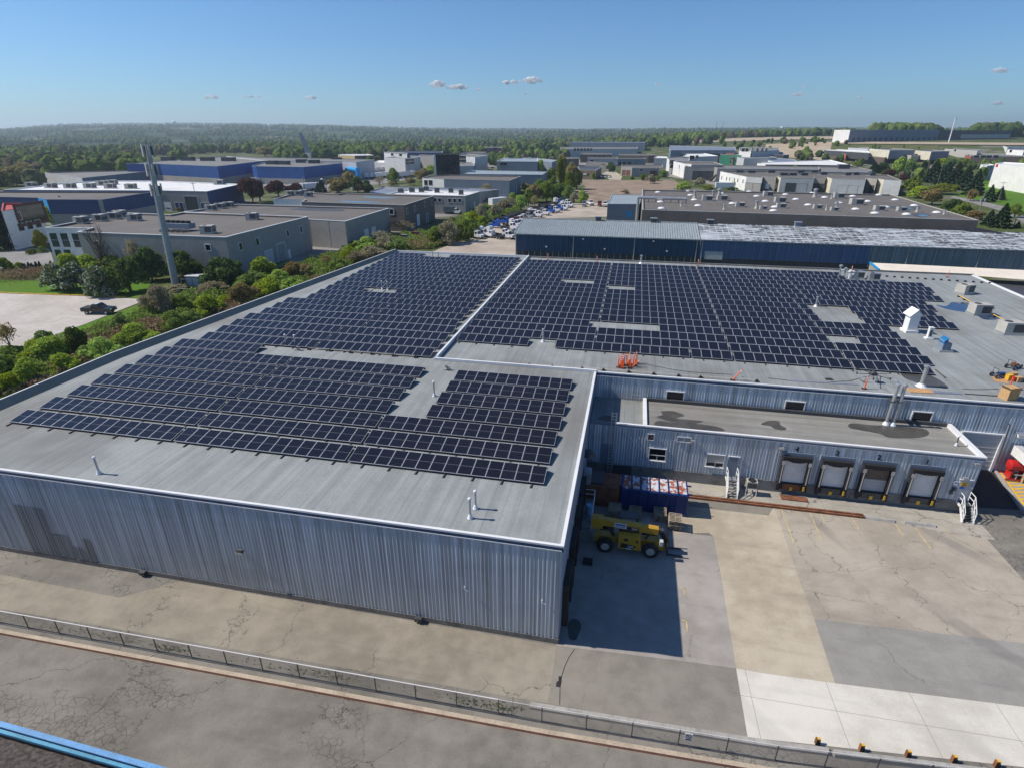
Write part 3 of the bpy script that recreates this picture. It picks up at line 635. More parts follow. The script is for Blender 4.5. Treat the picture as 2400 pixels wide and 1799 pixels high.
# worn yellow lines
m = MB()
def line(c, a, b, wd=.085, z=.022):
    p, q = U(*c(*a)), U(*c(*b)); d = (q-p).normalized(); n = Vector((-d.y,d.x,0))*wd/2
    m.add([(p+n)[:2]+(z,),(p-n)[:2]+(z,),(q-n)[:2]+(z,),(q+n)[:2]+(z,)],[(0,1,2,3)])
for a,b in (((110,1060),(225,1375)),((355,1090),(465,1350)),((455,1110),(490,1190)),((725,1150),(785,1255)),((1100,1205),(1170,1310)),((1275,1240),(1405,1420)),((1510,1235),(1540,1270))): line(cQ4,a,b)
for a,b in (((1445,105),(1492,107)),((1490,105),(1490,165)),((1465,382),(1508,387)),((1507,385),(1515,480))): line(cS3,a,b)
tag(m.build('yard_marking',X['lineyellow']),kind='structure')
# dark patched rectangles and a saw cut on the grey brown concrete
m = MB(); p=[U(*cS3(a,b)) for a,b in ((402,865),(430,865),(428,915),(418,960),(378,955),(385,912),(402,905))]; m.poly([(q.x,q.y,.014) for q in p[::-1]]); tag(m.build('tar_patch',X['black']),kind='structure')
m = MB(); pts=[U(*cS3(a,b)) for a,b in ((540,632),(490,705),(455,780),(430,860),(415,960),(412,1110))]
for p,q in zip(pts,pts[1:]):
    d=(q-p).normalized(); n=Vector((-d.y,d.x,0))*.022; m.add([(p+n)[:2]+(.013,),(p-n)[:2]+(.013,),(q-n)[:2]+(.013,),(q+n)[:2]+(.013,)],[(0,1,2,3)])
tag(m.build('saw_cut',X['black']),kind='structure')
# oil stain in the shade
m = MB(); c0=U(*cS3(535,460)); m.poly([(c0.x+.42*cos(t)*(1+.15*sin(3*t)),c0.y+1.0*sin(t)*(1+.1*cos(2*t)),.010) for t in np.linspace(0,2*pi,24,endpoint=False)]); tag(m.build('oil_stain',X['damp']),kind='structure')
# curb and fence
def yf(x): return -5.47+(.014*x if x<0 else .030*x if x<12 else .36+.075*(x-12))
def strip(name, y0, y1, z0, z1, xa, xb, mats, step=3.0):
    m = MB(); x = xa
    while x < xb-.01:
        x2 = min(x+step,xb); a,b = yf(x),yf(x2)
        vs=[(x,a+y0,z0),(x2,b+y0,z0),(x2,b+y1,z0),(x,a+y1,z0),(x,a+y0+.02,z1),(x2,b+y0+.02,z1),(x2,b+y1,z1),(x,a+y1,z1)]
        m.cm=0; m.add(vs,[(4,5,6,7),(2,3,7,6)]); m.cm=len(mats)-1; m.add(vs,[(0,1,5,4)]); m.cm=0; m.add(vs,[(1,2,6,5),(3,0,4,7)]); x = x2+.012
    return m.build(name,[X[k] for k in mats])
X['curbtop']=mat('sandy curb top',(.42,.345,.26),.85,var=.1,scale=.8); X['curbred']=mat('faded red curb face',(.33,.15,.105),.85,var=.12,scale=1)
tag(strip('curb',-.78,-.50,-.02,.17,-75,24,('curbtop','curbred')),'long sandy curb with a faded red face in front of the wire fence','curb')
tag(strip('low_wall',.62,1.0,-.02,.16,-1.0,15.0,('conc',),1.1),'row of low pale concrete blocks behind the fence beside the dark yard slab','low wall')
tag(strip('low_wall',.55,.85,-.02,.28,15.2,40.0,('conc',),2.4),'low grey concrete wall behind the fence with yellow bollards beside it','low wall')
tag(strip('drain_strip',-.08,.02,-.01,.03,-75,30,('dark',)),kind='structure')
X['chain']=mat('galvanised chain link wire',(.30,.30,.31),.5,.3,var=.05)
f = thing('wire_fence','long low galvanised chain link fence with thin posts along the lane','fence',(-10,-5.6,0))
xs = list(np.arange(-74,33,2.46))
for x in xs:
    m = MB(); m.tube((x,yf(x),0),(x,yf(x),1.2),.032,n=6); m.build('post',X['dark'],f,w=True)
m = MB()
for a,b in zip(xs,xs[1:]): m.tube((a,yf(a),1.2),(b,yf(b),1.2),.03 if a<-5 else .012,n=6,cap=False)
m.build('top_rail',X['white' if True else 'galv'],f,w=True)
m = MB()
for a,b in zip(xs,xs[1:]):
    nn=18; Lb=b-a
    for i in range(-8,nn):
        for s in (1,-1):
            u0=max(0,i/nn); u1=min(1,(i+8)/nn)
            if u1<=u0: continue
            z0=(u0*nn-i)/8*1.15+.03; z1=(u1*nn-i)/8*1.15+.03
            if s<0: z0,z1=1.21-z0,1.21-z1
            P=(a+Lb*u0,yf(a+Lb*u0),z0); Q=(a+Lb*u1,yf(a+Lb*u1),z1)
            m.add([(P[0]-.011,P[1],P[2]),(P[0]+.011,P[1],P[2]),(Q[0]+.011,Q[1],Q[2]),(Q[0]-.011,Q[1],Q[2])],[(0,1,2,3)])
m.build('chain_link',X['chain'],f,w=True)
p=U(*cS3(1525,1370),.9); m=MB(); m.box(-.2,.2,-.03,.0,-.3,.25); s=tag(m.build('sign',X['white']),'small square no parking sign hung on the chain link fence','sign'); s.location=(p.x,yf(p.x)-.05,.85)
m=MB()
for k in range(24):
    a,b=2*pi*k/24,2*pi*(k+1)/24; m.add([(.15*cos(a),-.035,.04+.15*sin(a)),(.11*cos(a),-.035,.04+.11*sin(a)),(.11*cos(b),-.035,.04+.11*sin(b)),(.15*cos(b),-.035,.04+.15*sin(b))],[(0,1,2,3)])
m.beam((-.09,-.035,.14),(.09,-.035,-.06),.004,.04,(0,0,1)); m.box(-.15,.15,-.036,-.03,-.24,-.17); m.build('symbol',X['black'],s)
# bollards
for i,(a,b) in enumerate(((425,1450),(805,1505),(1205,1560),(1600,1605),(1970,1645))):
    p=U(*cS4(a,b)); t=thing('bollard','stubby yellow steel bollard, %s from the left on the pale slab by the fence'%ORD[i],'bollard',(p.x,p.y,0),.08,'yellow bollards along the pale slab')
    m=MB(); m.box(-.11,.11,-.03,.10,0,.42); m.build('post',X['yellow'],t)
    m=MB(); m.box(-.13,-.09,-.09,.10,0,.45); m.build('rusty_flange',X['rust'],t); m=MB(); m.box(-.05,.08,-.11,-.03,.04,.34); m.build('rubber_pad',X['black'],t)
# weeds and dirt along the fence
def leaves(n, fn, size, seed=0, flat=0.0):
    r = np.random.RandomState(seed); c = fn(r,n); d = r.normal(size=(n,3)); d[:,2]*=(1-flat); d/=np.linalg.norm(d,axis=1)[:,None]
    e = np.cross(d,r.normal(size=(n,3))); e/=np.linalg.norm(e,axis=1)[:,None]+1e-9
    s = (size*(.6+.8*r.rand(n)))[:,None]
    V = np.stack([c-d*s*.5-e*s*.32, c+d*s*.1-e*s*.42, c+d*s*.6, c+d*s*.05+e*s*.42],1).reshape(-1,3)
    return V, np.arange(4*n).reshape(-1,4)
def wf(r,n):
    x = np.concatenate([r.normal(m_,s_,n//6+1) for m_,s_ in ((-29,2.2),(-24,1.0),(-14,1.4),(-4.3,.7),(-2.4,.5),(-20,8))])[:n]; r.shuffle(x)
    return np.c_[x,[yf(t) for t in x]+r.normal(.42,.14,n),r.rand(n)*.10+.01]
V,Q=leaves(650,wf,.09,3); tag(meshobj('weeds',npmesh('weeds',V,Q,X['lfdark'])),'dark low weeds and debris growing in the strip along the wire fence','weeds',kind='stuff')
# rail and stops before the docks
m=MB(); 
for y in (18.2,18.5): m.box(9.3,23.9,y-.09,y+.09,.02,.2)
m.box(9.3,23.9,18.2,18.5,.05,.1); tag(m.build('steel_rail',X['rust']),'long rusty steel beam lying on the yard before dock doors 4 and 3','steel beam')
for a,b,l in ((24.0,26.2,'pale concrete wheel stop lying beside the rusty beam end'),(27.0,29.3,'pale concrete wheel stop, the one farther right toward the white stairs')):
    m=MB(); m.add([(a,18.05,.02),(b,17.98,.02),(b,18.4,.02),(a,18.47,.02),(a,18.15,.2),(b,18.08,.2),(b,18.3,.2),(a,18.37,.2)],[(4,5,6,7),(0,1,5,4),(1,2,6,5),(2,3,7,6),(3,0,4,7)]); tag(m.build('wheel_stop',X['conc']),l,'wheel stop')
# stairs
def stairs(x0,x1,yt,yb,zt,label,dark):
    t=thing('steel_stairs',label,'stairs',((x0+x1)/2,(yt+yb)/2,0)); n=6; lp=yt-.75; 
    m=MB(); m.box(x0,x1,lp,yt,zt-.06,zt); m.build('landing',X['dark' if dark else 'galv'],t,w=True)
    for i in range(n-1):
        z=zt*(n-1-i)/n; y=lp-(lp-yb)*(i+1)/n
        m=MB(); m.box(x0+.06,x1-.06,y,y+.27,z-.04,z); m.build('step',X['black' if dark else 'galv'],t,w=True)
    for x in (x0,x1):
        m=MB(); m.beam((x,lp,zt-.1),(x,yb,.05),.06,.26); m.beam((x,lp,zt-.1),(x,yt,zt-.1),.06,.22); m.build('stringer',X['white'],t,w=True)
        m=MB(); 
        for h in (.5,.95): m.path([(x,yt,zt+h),(x,lp,zt+h),(x,yb,.05+h)],.035)
        for y,z in ((yt,zt),(lp,zt),((lp+yb)/2,zt/2),(yb,.05)): m.tube((x,y,z),(x,y,z+.95),.035)
        m.build('handrail',X['white'],t,w=True)
stairs(12.8,13.7,20.8,18.9,1.15,'galvanised steps with white handrails below the slate door of the dock building',False)
stairs(31.75,32.6,20.8,19.2,1.15,'black steps with thick white handrails at the right end of the dock building',True)
t=thing('condenser_unit','round topped air condenser on a white stand beside the galvanised steps','air conditioner',(14.95,20.0,0))
m=MB(); m.box(-.45,.45,-.35,.35,.75,1.45); m.build('casing',X['hvac'],t); m=MB(); m.lathe([(.0,1.47),(.3,1.47),(.33,1.52),(.36,1.46)],(0,0,0),14); m.build('fan_guard',X['black'],t)
m=MB(); m.box(-.4,.4,-.36,-.355,.85,1.35); m.build('coil_grille',X['dark'],t)
m=MB(); [m.tube((a,b,0 if b<0 else .6),(a,b,.75),.03) for a in (-.45,.45) for b in (-.35,.3)]; m.beam((-.45,-.35,.72),(.45,-.35,.72),.05,.05); m.build('stand',X['white'],t)
# leaning and hung ladders
def ladder(name,label,p,q,side,wd=.42,mt='galv'):
    p,q=Vector(p),Vector(q); s=Vector(side)*wd/2; t=thing(name,label,'ladder',p)
    m=MB(); m.beam(p-s,q-s,.03,.08,side); m.beam(p+s,q+s,.03,.08,side); m.build('side_rails',X[mt],t,w=True)
    m=MB(); L=(q-p).length; k=.3
    while k<L: c=p+(q-p)*k/L; m.tube(c-s,c+s,.016,n=6); k+=.3
    m.build('rungs',X[mt],t,w=True)
ladder('ladder','long aluminium ladder leaning against the shaded wall of the dock building',(2.22,19.9,0),(2.3,20.75,6.6),(1,0,0))
ladder('ladder','aluminium ladder hung sideways along the blue wall above the lower dock roof',(.75,26.75,5.75),(4.75,26.75,5.62),(0,0,1),.4)
# containers, pallets, telehandler, barrel
t=thing('waste_container','blue steel container with white rust stained lid panels, half in shade','container',(6.2,16.4,0))
m=MB(); m.box(3.4,9.0,15.35,17.5,.15,2.15); 
for k in range(8): x=3.45+k*.78; m.box(x-.05,x+.05,15.24,15.35,.1,2.1); m.box(x-.05,x+.05,17.5,17.6,.1,2.1)
m.box(3.4,9.05,15.25,15.36,2.0,2.15); m.box(3.4,9.05,15.25,15.36,.1,.25); m.build('body',X['containerblue'],t,w=True)
def rustlid():
    mm,nt,bs=newmat('rust stained white lid'); p=pos(nt)
    c=mixc(nt,rng(nt,nz(nt,p,1.7,3,.6,.6),.47,.53),(.55,.57,.60),(.33,.10,.045)); nt.links.new(c,bs.inputs['Base Color']); bs.inputs['Roughness'].default_value=.7; return mm
X['lid']=rustlid()
for k in range(7): 
    x=3.5+k*.78; m=MB(); m.box(x+.06,x+.70,15.42,17.42,2.15,2.2); m.build('lid_panel',X['lid'],t,w=True)
m=MB()
for k in range(8): x=3.45+k*.78; m.box(x-.05,x+.05,15.36,17.55,2.15,2.26)
m.box(8.98,9.35,15.6,15.7,2.0,2.1); m.box(8.98,9.35,16.9,17.0,2.0,2.1); m.build('top_ribs',X['containerblue'],t,w=True)
t=thing('compactor','dark brown steel compactor standing in deep shade left of the blue container','compactor',(1.8,16.4,0))
m=MB(); m.box(.35,3.25,15.3,17.6,.1,2.1); m.build('body',X['rust'],t,w=True); m=MB(); m.box(.6,1.9,15.5,17.4,2.1,2.35); m.build('hopper',X['dark'],t,w=True)
m=MB(); m.box(3.0,3.4,15.9,17,.4,1.4); m.build('coupling',X['dark'],t,w=True)
def pallet(mb,x,y,z,rz):
    for i in range(7): 
        a=-.55+i*.183; q=Matrix.Rotation(rz,3,'Z')@Vector((0,a,0)); mb.cbox((x+q.x,y+q.y,z+.125),(1.05,.085,.02),rz)
    for a in (-.48,0,.48): q=Matrix.Rotation(rz,3,'Z')@Vector((a,0,0)); mb.cbox((x+q.x,y+q.y,z+.07),(.06,1.15,.09),rz)
    for a in (-.5,0,.5): q=Matrix.Rotation(rz,3,'Z')@Vector((0,a,0)); mb.cbox((x+q.x,y+q.y,z+.012),(1.05,.1,.02),rz)
rr=random.Random(4)
for (a,b),n,lb in (((820,1065),6,'neat grey stack of wooden pallets, farthest left behind the telehandler boom'),((1155,1065),4,'low stack of slatted pallets between the grey stack and the sunlit ones'),((1560,1110),5,'stack of pallets with its top board half in sun'),((1800,1250),7,'tallest leaning stack of sunlit pallets nearest the forks')):
    p=U(*cY(a,b)); t=thing('pallet_stack',lb,'pallets',(p.x,p.y+.5,0),0,'pallet stacks by the container')
    for k in range(n):
        m=MB(); pallet(m,rr.uniform(-.05,.05),rr.uniform(-.05,.05)-(k*.03 if n==7 else 0),k*.15,rr.uniform(-.06,.06)); m.build('pallet',X['wood'],t)
T=thing('telehandler','yellow telehandler with its boom lowered, parked in the shade beside the warehouse','telehandler',(2.45,9.3,0),.02)
def wheel(parent,x,y,r,wd,mt='tyre',rim='catyellow',name='wheel',rr_=.5):
    m=MB(); m.lathe([(r*.55,-wd/2),(r*.9,-wd/2),(r,-wd*.3),(r,wd*.3),(r*.9,wd/2),(r*.55,wd/2)],n=18); m.xf(Matrix.Translation((x,y,r))@Matrix.Rotation(pi/2,4,'X')); wo=m.build(name,X[mt],parent)
    m=MB(); m.lathe([(0,-wd*.38),(r*rr_*.5,-wd*.38),(r*rr_,-wd*.3),(r*.56,-wd*.42),(r*.56,wd*.42),(r*rr_,wd*.3),(r*rr_*.5,wd*.38),(0,wd*.38)],n=14); m.xf(Matrix.Translation((x,y,r))@Matrix.Rotation(pi/2,4,'X')); m.build('rim',X[rim],wo)
for x in (0,3.45):
    for y in (.2,2.0): wheel(T,x,y,.62,.42,'tyre','hvac')
m=MB(); m.box(-.7,4.1,.75,1.45,.55,1.05); m.box(-.9,-.5,.55,1.7,.6,1.25); m.beam((3.7,1.1,.9),(4.5,1.1,.45),.9,.35); m.build('chassis',X['catyellow'],T)
m=MB(); m.add([(.95,0,.62),(2.75,0,.62),(2.75,.72,.62),(.95,.72,.62),(.95,.02,1.72),(2.45,.02,1.72),(2.6,.72,1.72),(.95,.72,1.72)],[(3,2,1,0),(4,5,6,7),(0,1,5,4),(1,2,6,5),(2,3,7,6),(3,0,4,7)]); hd=m.build('engine_cover',X['catyellow'],T)
m=MB(); m.add([(1.15,-.004,.75),(2.1,.0,.72),(2.35,.004,1.0),(1.6,.008,1.12),(1.2,.010,1.18)],[(0,1,2,3,4)]); m.box(1.4,1.68,.0,.03,1.38,1.6); m.box(2.3,2.44,.0,.05,1.3,1.55); m.build('decal',X['black'],hd)
def txt(s,size,loc,parent,mt): 
    o=digit(s,size,(0,0,0),(pi/2,0,0),X[mt],parent,'lettering',.006); o.location=loc; return o
txt('CAT',.22,(1.92,-.02,.90),hd,'white'); m=MB(); m.box(1.55,2.0,-.03,-.02,.66,.74); m.build('plate',X['white'],hd)
m=MB(); m.beam((-1.05,1.0,2.35),(3.95,1.0,1.95),.48,.52); m.box(-1.2,-.3,.68,1.32,1.75,2.65); bo=m.build('boom',X['catyellow'],T)
m=MB(); m.beam((3.9,1.0,1.95),(4.35,1.0,1.9),.36,.38); m.build('boom_section',X['dark'],bo)
m=MB(); m.cbox((2.0,.757,2.03),(.95,.012,.3),ry=.08); m.build('decal',X['black'],bo); o=txt('CAT',.24,(2.15,.745,2.01),bo,'white'); o.rotation_euler=(pi/2,.08,0)
m=MB(); m.cbox((1.05,.752,2.2),(.95,.012,.42),ry=.08); sg=m.build('sign_board',X['white'],bo); m=MB(); m.cbox((1.05,.744,2.27),(.8,.012,.13),ry=.08); m.cbox((1.05,.744,2.1),(.75,.012,.06),ry=.08); m.build('sign_stripe',X['carblue'],sg)
m=MB(); m.box(1.0,2.6,1.5,2.35,.9,1.2); m.box(1.05,1.15,1.5,2.3,1.2,2.4); m.box(2.3,2.4,1.5,2.3,1.2,2.4); m.box(1.0,2.45,1.48,2.35,2.4,2.48); m.build('cab',X['dark'],T)
m=MB(); m.beam((.1,1.0,1.9),(.7,1.0,.9),.2,.2); m.beam((3.4,1.0,1.6),(3.0,1.0,1.0),.12,.12); m.build('lift_ram',X['dark'],T)
m=MB(); m.beam((4.2,1.0,1.9),(4.75,1.0,.95),.4,.35); m.box(4.7,4.8,.35,1.65,.25,1.15); m.box(4.72,4.78,.38,.5,.1,1.7); m.box(4.72,4.78,1.5,1.62,.1,1.7); ca=m.build('carriage',X['black'],T)
for y in (.55,1.4): m=MB(); m.box(4.78,5.95,y-.06,y+.06,.12,.17); m.build('fork',X['black'],ca)
m=MB(); m.box(4.05,4.3,-.1,.25,1.35,1.75); m.build('mirror',X['palewall'],T)
p=U(*cY(425,985),1.0); t=thing('plastic_barrel','pale blue plastic barrel standing by the white railing in the shade','barrel',(p.x,p.y,1.0)); m=MB(); m.lathe([(0,0),(.29,0),(.31,.1),(.31,.8),(.29,.88),(.27,.9),(.27,.84),(0,.84)],n=16); m.build('body',X['blueplastic'],t); m=MB(); m.lathe([(.31,.3),(.325,.32),(.31,.34)],n=16); m.lathe([(.31,.58),(.325,.6),(.31,.62)],n=16); m.build('hoops',X['blueplastic'],t)
t=thing('loading_platform','raised concrete platform with a white pipe railing along the shaded end wall','platform',(.65,12.6,0)); m=MB(); m.box(.07,1.25,10.3,14.9,0,1.0); m.build('slab',X['concdark'],t,w=True)
m=MB()
for z in (1.5,1.95): m.path([(.1,14.85,z),(1.2,14.85,z),(1.2,10.35,z)],.03)
for x,y in ((.1,14.85),(1.2,14.85),(1.2,12.6),(1.2,10.35)): m.tube((x,y,1),(x,y,1.98),.03)
m.build('railing',X['white'],t,w=True)
m=MB(); m.box(.9,1.6,7.6,8.1,.02,.35); tag(m.build('rubber_mat',X['black']),'dark block lying on the ground by the shaded end wall','block')
# things at the right yard edge
gz=lambda y:.06+(y-21.6)*.1925
t=thing('red_tank','red horizontal steel tank with pipes on a red frame by the white awning','tank',(38.9,26.2,gz(26.2)))
m=MB(); m.lathe([(0,-.85),(.3,-.85),(.5,-.75),(.5,.75),(.3,.85),(0,.85)],n=18); m.xf(Matrix.Translation((0,0,1.3))@Matrix.Rotation(pi/2,4,'Y')); m.build('vessel',X['red'],t)
m=MB(); m.box(-1.0,1.6,-.6,-.5,.0,.15); m.box(-1,1.6,.5,.6,0,.15)
for a in (-.55,.55): m.box(a-.06,a+.06,-.4,.4,0,.9)
m.build('frame',X['red'],t)
m=MB()
for k in range(5): m.tube((-.3+k*.35,-.1+.1*(k%2),1.7),(-.3+k*.35,-.1,2.15),.04); m.tube((-.2+k*.45,-.55,.15),(-.2+k*.45,-.55,.7),.05)
m.tube((-.4,-.55,.6),(2.0,-.55,.6),.06); m.build('pipework',X['galv'],t)
t=thing('awning','white ribbed lean-to roof edge at the right border of the yard','awning',(41,25,0)); m=MB(); m.box(38.3,46,22.4,26.8,3.85,4.0); m.build('roof',X['palewall'],t,w=True); m=MB(); ribs(m,(38.25,26.8),(38.25,22.4),3.1,4.05,.25); m.build('fascia',X['whitewall'],t,w=True)
m=MB(); [m.box(45-.1,45+.1,y,y+.15,0,3.9) for y in (22.8,26.3)]; m.build('post',X['white'],t,w=True)
t=thing('pipe_bollard','white topped pipe bollard with a red band by the red tank','bollard',(39.25,25.6,gz(25.6))); m=MB(); m.tube((0,0,0),(0,0,.75),.09,n=10); m.build('post',X['lineyellow'],t); m=MB(); m.lathe([(.092,.75),(.092,1.05),(.06,1.12),(0,1.13)],n=10); m.build('cap',X['white'],t); m=MB(); m.lathe([(.095,.8),(.095,.86)],n=10); m.build('band',X['red'],t)
# building under the viewpoint: blue coping and gravel roof in the corner
G=thing('gravel_roof_building','building below the camera with a sky blue roof coping and a gravel roof','building',(-25,-30,0))
m=MB(); o=[(-70,-14.7),(4.5,-16.75),(4.5,-60),(-70,-60)][::-1]; i_=[(-69.83,-14.89),(4.33,-16.94),(4.33,-59.83),(-69.83,-59.83)][::-1]
m.ring(o,i_,8.94,9.0); m.build('coping',X['skyblue'],G,w=True)
m=MB(); ii=[(-69.80,-14.92),(4.3,-16.97),(4.3,-59.8),(-69.8,-59.8)][::-1]; i3=[(-69.68,-15.04),(4.18,-17.09),(4.18,-59.68),(-69.68,-59.68)][::-1]; m.ring(ii,i3,8.80,8.92); m.build('inner_flashing',X['cyanl'] if 'cyanl' in X else X['skyblue'],G,w=True)
m=MB(); m.prism([(-69.95,-14.76),(4.45,-16.81),(4.45,-59.95),(-69.95,-59.95)][::-1],-.1,8.94); m.f=m.f[:4]; m.m=m.m[:4]; m.build('wall',X['slate'],G,w=True)
gx=np.linspace(-30,0,170); gy=np.linspace(-25,-15,70); rs=np.random.RandomState(5)
V=np.array([(x,y-.0276*(x+30),8.62+rs.rand()*.05+.10*(.5+.5*sin(x*2.1+sin(y*3)))*exp(-((y+17.3)/.4)**2)) for x in gx for y in gy if True]); nx,ny=len(gx),len(gy)
Q=np.array([(i*ny+j,(i+1)*ny+j,(i+1)*ny+j+1,i*ny+j+1) for i in range(nx-1) for j in range(ny-1)])
keep=[k for k,q in enumerate(Q) if max(V[q][:,1]+.0276*(V[q][:,0]+70)*0)<-14.95-.0276*(V[q[0]][0]+70)+.0]
X['ballast']=mat('dark roof gravel',(.085,.07,.062),.95,var=.35,scale=6,bmp=.8)
meshobj('gravel',npmesh('gravel',V,Q[keep],X['ballast']),G).location=-Vector(G.location)
m=MB(); m.box(-69,3,-59,-24,8.3,8.4); m.build('roof',X['ballast'],G,w=True)
# ---------------------------------------------------------------- things on the big roofs
Z0 = RZ+.02
def hgt(b, t, z):                                    # height of a vertical thing from its foot and tip in the picture
    d = ray(*t); n = hypot(b.x-CAM.x, b.y-CAM.y)/hypot(d.x,d.y); return (CAM+d*n).z-z
def vent(name, label, base, tip, z, r, group=None, hat=True, mt='galv', lo=.5):
    b = U(base[0],base[1],z); h = max(lo, hgt(b,tip,z)); t = thing(name,label,'vent pipe',(b.x,b.y,z),0,group)
    m = MB(); m.tube((0,0,0),(0,0,h),r,n=10); m.build('pipe',X[mt],t,smooth=False)
    m = MB(); m.lathe([(r*2.6,0),(r*2.2,.05),(r*1.25,.28),(r,.30)],n=10); m.build('flashing',X['white'],t)
    if hat: m = MB(); m.lathe([(r,h-.14),(r*1.5,h-.1),(r*1.5,h+.02),(r*.9,h+.06),(0,h+.06)],n=10); m.build('cap',X['white' if r<.1 else 'galv'],t)
    return t
g = 'slim vent pipes on the warehouse roofs'
vent('vent_pipe','slim capped vent pipe alone near the left front edge of the roof',cQ1(858,585),cQ1(820,440),Z0,.075,g)
vent('vent_pipe','rear one of two slim vent pipes near the front right roof corner',cQ2(1897,885),cQ2(1895,735),Z0,.075,g)
vent('vent_pipe','front one of two slim vent pipes near the front right roof corner',cQ2(1850,968),cQ2(1845,800),Z0,.075,g)
vent('vent_pipe','slim vent pipe standing on the walkway between two front solar blocks',cM2(1540,1355),cM2(1538,1230),Z0,.075,g)
vent('vent_pipe','left vent pipe of the pair behind the short eighth solar row',cM2(262,915),cM2(255,825),Z0,.075,g)
vent('vent_pipe','right vent pipe of the pair behind the short eighth solar row',cM2(342,920),cM2(337,830),Z0,.075,g)
vent('vent_pipe','left vent pipe of the pair in the gap amid the rear left panels',cM2(1090,437),cM2(1083,365),Z0,.075,g)
vent('vent_pipe','right vent pipe of the pair in the gap amid the rear left panels',cM2(1138,442),cM2(1130,368),Z0,.075,g)
vent('vent_pipe','left of two thin pipes at the far rear edge of the left roof',cN2(1528,1312),cN2(1526,1255),Z0,.06,g,False,'polewood')
vent('vent_pipe','right of two thin pipes at the far rear edge of the left roof',cN2(1576,1314),cN2(1574,1260),Z0,.06,g,False,'polewood')
vent('vent_pipe','vent pipe in the notch of the front solar row on the right wing',cM3(268,888),cM3(272,780),Z0,.1,g)
vent('vent_pipe','thick vent pipe at the rear roof edge before the navy wall',cM3(1113,214),cM3(1120,143),Z0,.16,g)
vent('vent_pipe','vent pipe at the corner of the large bare square amid panels',cM4(412,585),cM4(425,498),Z0,.12,g)
vent('vent_pipe','tall thick grey vent stack beside the wet patch near the drone',cM4(1322,1270),cM4(1368,1095),Z0,.19,g)
vent('vent_pipe','thin vent pipe near the right end of the dock building roof',cX(950,493),cX(985,352),5.32,.05,g,mt='dark')
for x,lb in ((27.05,'left of the twin tall flue pipes rising from the dock roof past the blue wall'),(27.62,'right of the twin tall flue pipes rising from the dock roof past the blue wall')):
    t = thing('flue_pipe',lb,'flue pipe',(x,26.0,5.3),0,'twin tall flue pipes'); m = MB(); m.tube((0,0,0),(.05,0,4.0),.15,n=12); m.build('pipe',X['galv'],t)
    m = MB(); m.lathe([(.3,0),(.28,.06),(.18,.3),(.15,.32)],n=12); m.build('flashing',X['white'],t); m = MB(); m.lathe([(.15,3.9),(.21,3.93),(.21,4.1),(.12,4.16),(0,4.16)],(.05,0,0),12); m.build('cap',X['galv'],t)
    m = MB(); m.box(-.2,.2,-.2,.75,2.35,2.42); m.build('bracket',X['dark'],t)
# vent houses
p = U(*cM4(1215,800),Z0); t = thing('vent_house','white gabled sheet metal vent house beside the right solar rows','vent house',(p.x,p.y,Z0),.1)
m = MB(); m.box(-.72,.72,-.72,.72,0,.3); m.build('curb',X['whitewall'],t); m = MB(); m.box(-.55,.55,-.55,.55,.3,2.2); m.build('body',X['white'],t)
m = MB(); e=.8; m.add([(-e,-.85,2.1),(0,-.85,2.95),(0,.85,2.95),(-e,.85,2.1),(e,-.85,2.1),(e,.85,2.1)],[(0,3,2,1),(1,2,5,4)]); m.add([(-.75,-.7,2.12),(.75,-.7,2.12),(0,-.7,2.88)],[(0,1,2)]); m.add([(-e,-.85,2.06),(0,-.85,2.91),(0,.85,2.91),(-e,.85,2.06),(e,-.85,2.06),(e,.85,2.06)],[(1,2,3,0),(4,5,2,1)]); m.build('gable_roof',X['white'],t)
p = U(*cM4(1385,862),Z0); t = thing('louvre_vent','narrow white louvred vent between the vent house and the blue hood','vent',(p.x,p.y,Z0)); m = MB(); m.box(-.4,.4,-.35,.35,0,.15); m.build('curb',X['white'],t); m = MB(); m.box(-.22,.22,-.2,.2,.15,1.35); m.build('body',X['whitewall'],t); m = MB(); m.box(-.12,.12,-.21,-.2,.35,1.1); m.build('louvre',X['dark'],t); m=MB(); m.box(-.26,.26,-.24,.24,1.35,1.42); m.build('cap',X['white'],t)
p = U(*cM4(1510,965),Z0); t = thing('blue_hood_vent','small vent box with bright blue slanted hood on the right wing roof','vent',(p.x,p.y,Z0),.15); m = MB(); m.box(-.72,.72,-.6,.6,0,.22); m.build('curb',X['galv'],t); m = MB(); m.add([(-.45,-.45,.22),(.45,-.45,.22),(.45,.45,.22),(-.45,.45,.22),(-.45,-.45,1.35),(.45,-.45,1.0),(.45,.45,1.0),(-.45,.45,1.35)],[(4,5,6,7),(0,1,5,4),(1,2,6,5),(2,3,7,6),(3,0,4,7)]); m.build('body',X['slate'],t)
m = MB(); m.add([(-.55,-.5,1.05),(-.55,.5,1.05),(-.1,.5,1.62),(-.1,-.5,1.62)],[(0,1,2,3),(3,2,1,0)]); m.add([(-.55,-.5,1.05),(-.1,-.5,1.62),(-.1,-.5,1.05)],[(0,1,2),(2,1,0)]); m.build('hood',X['cyan'],t)
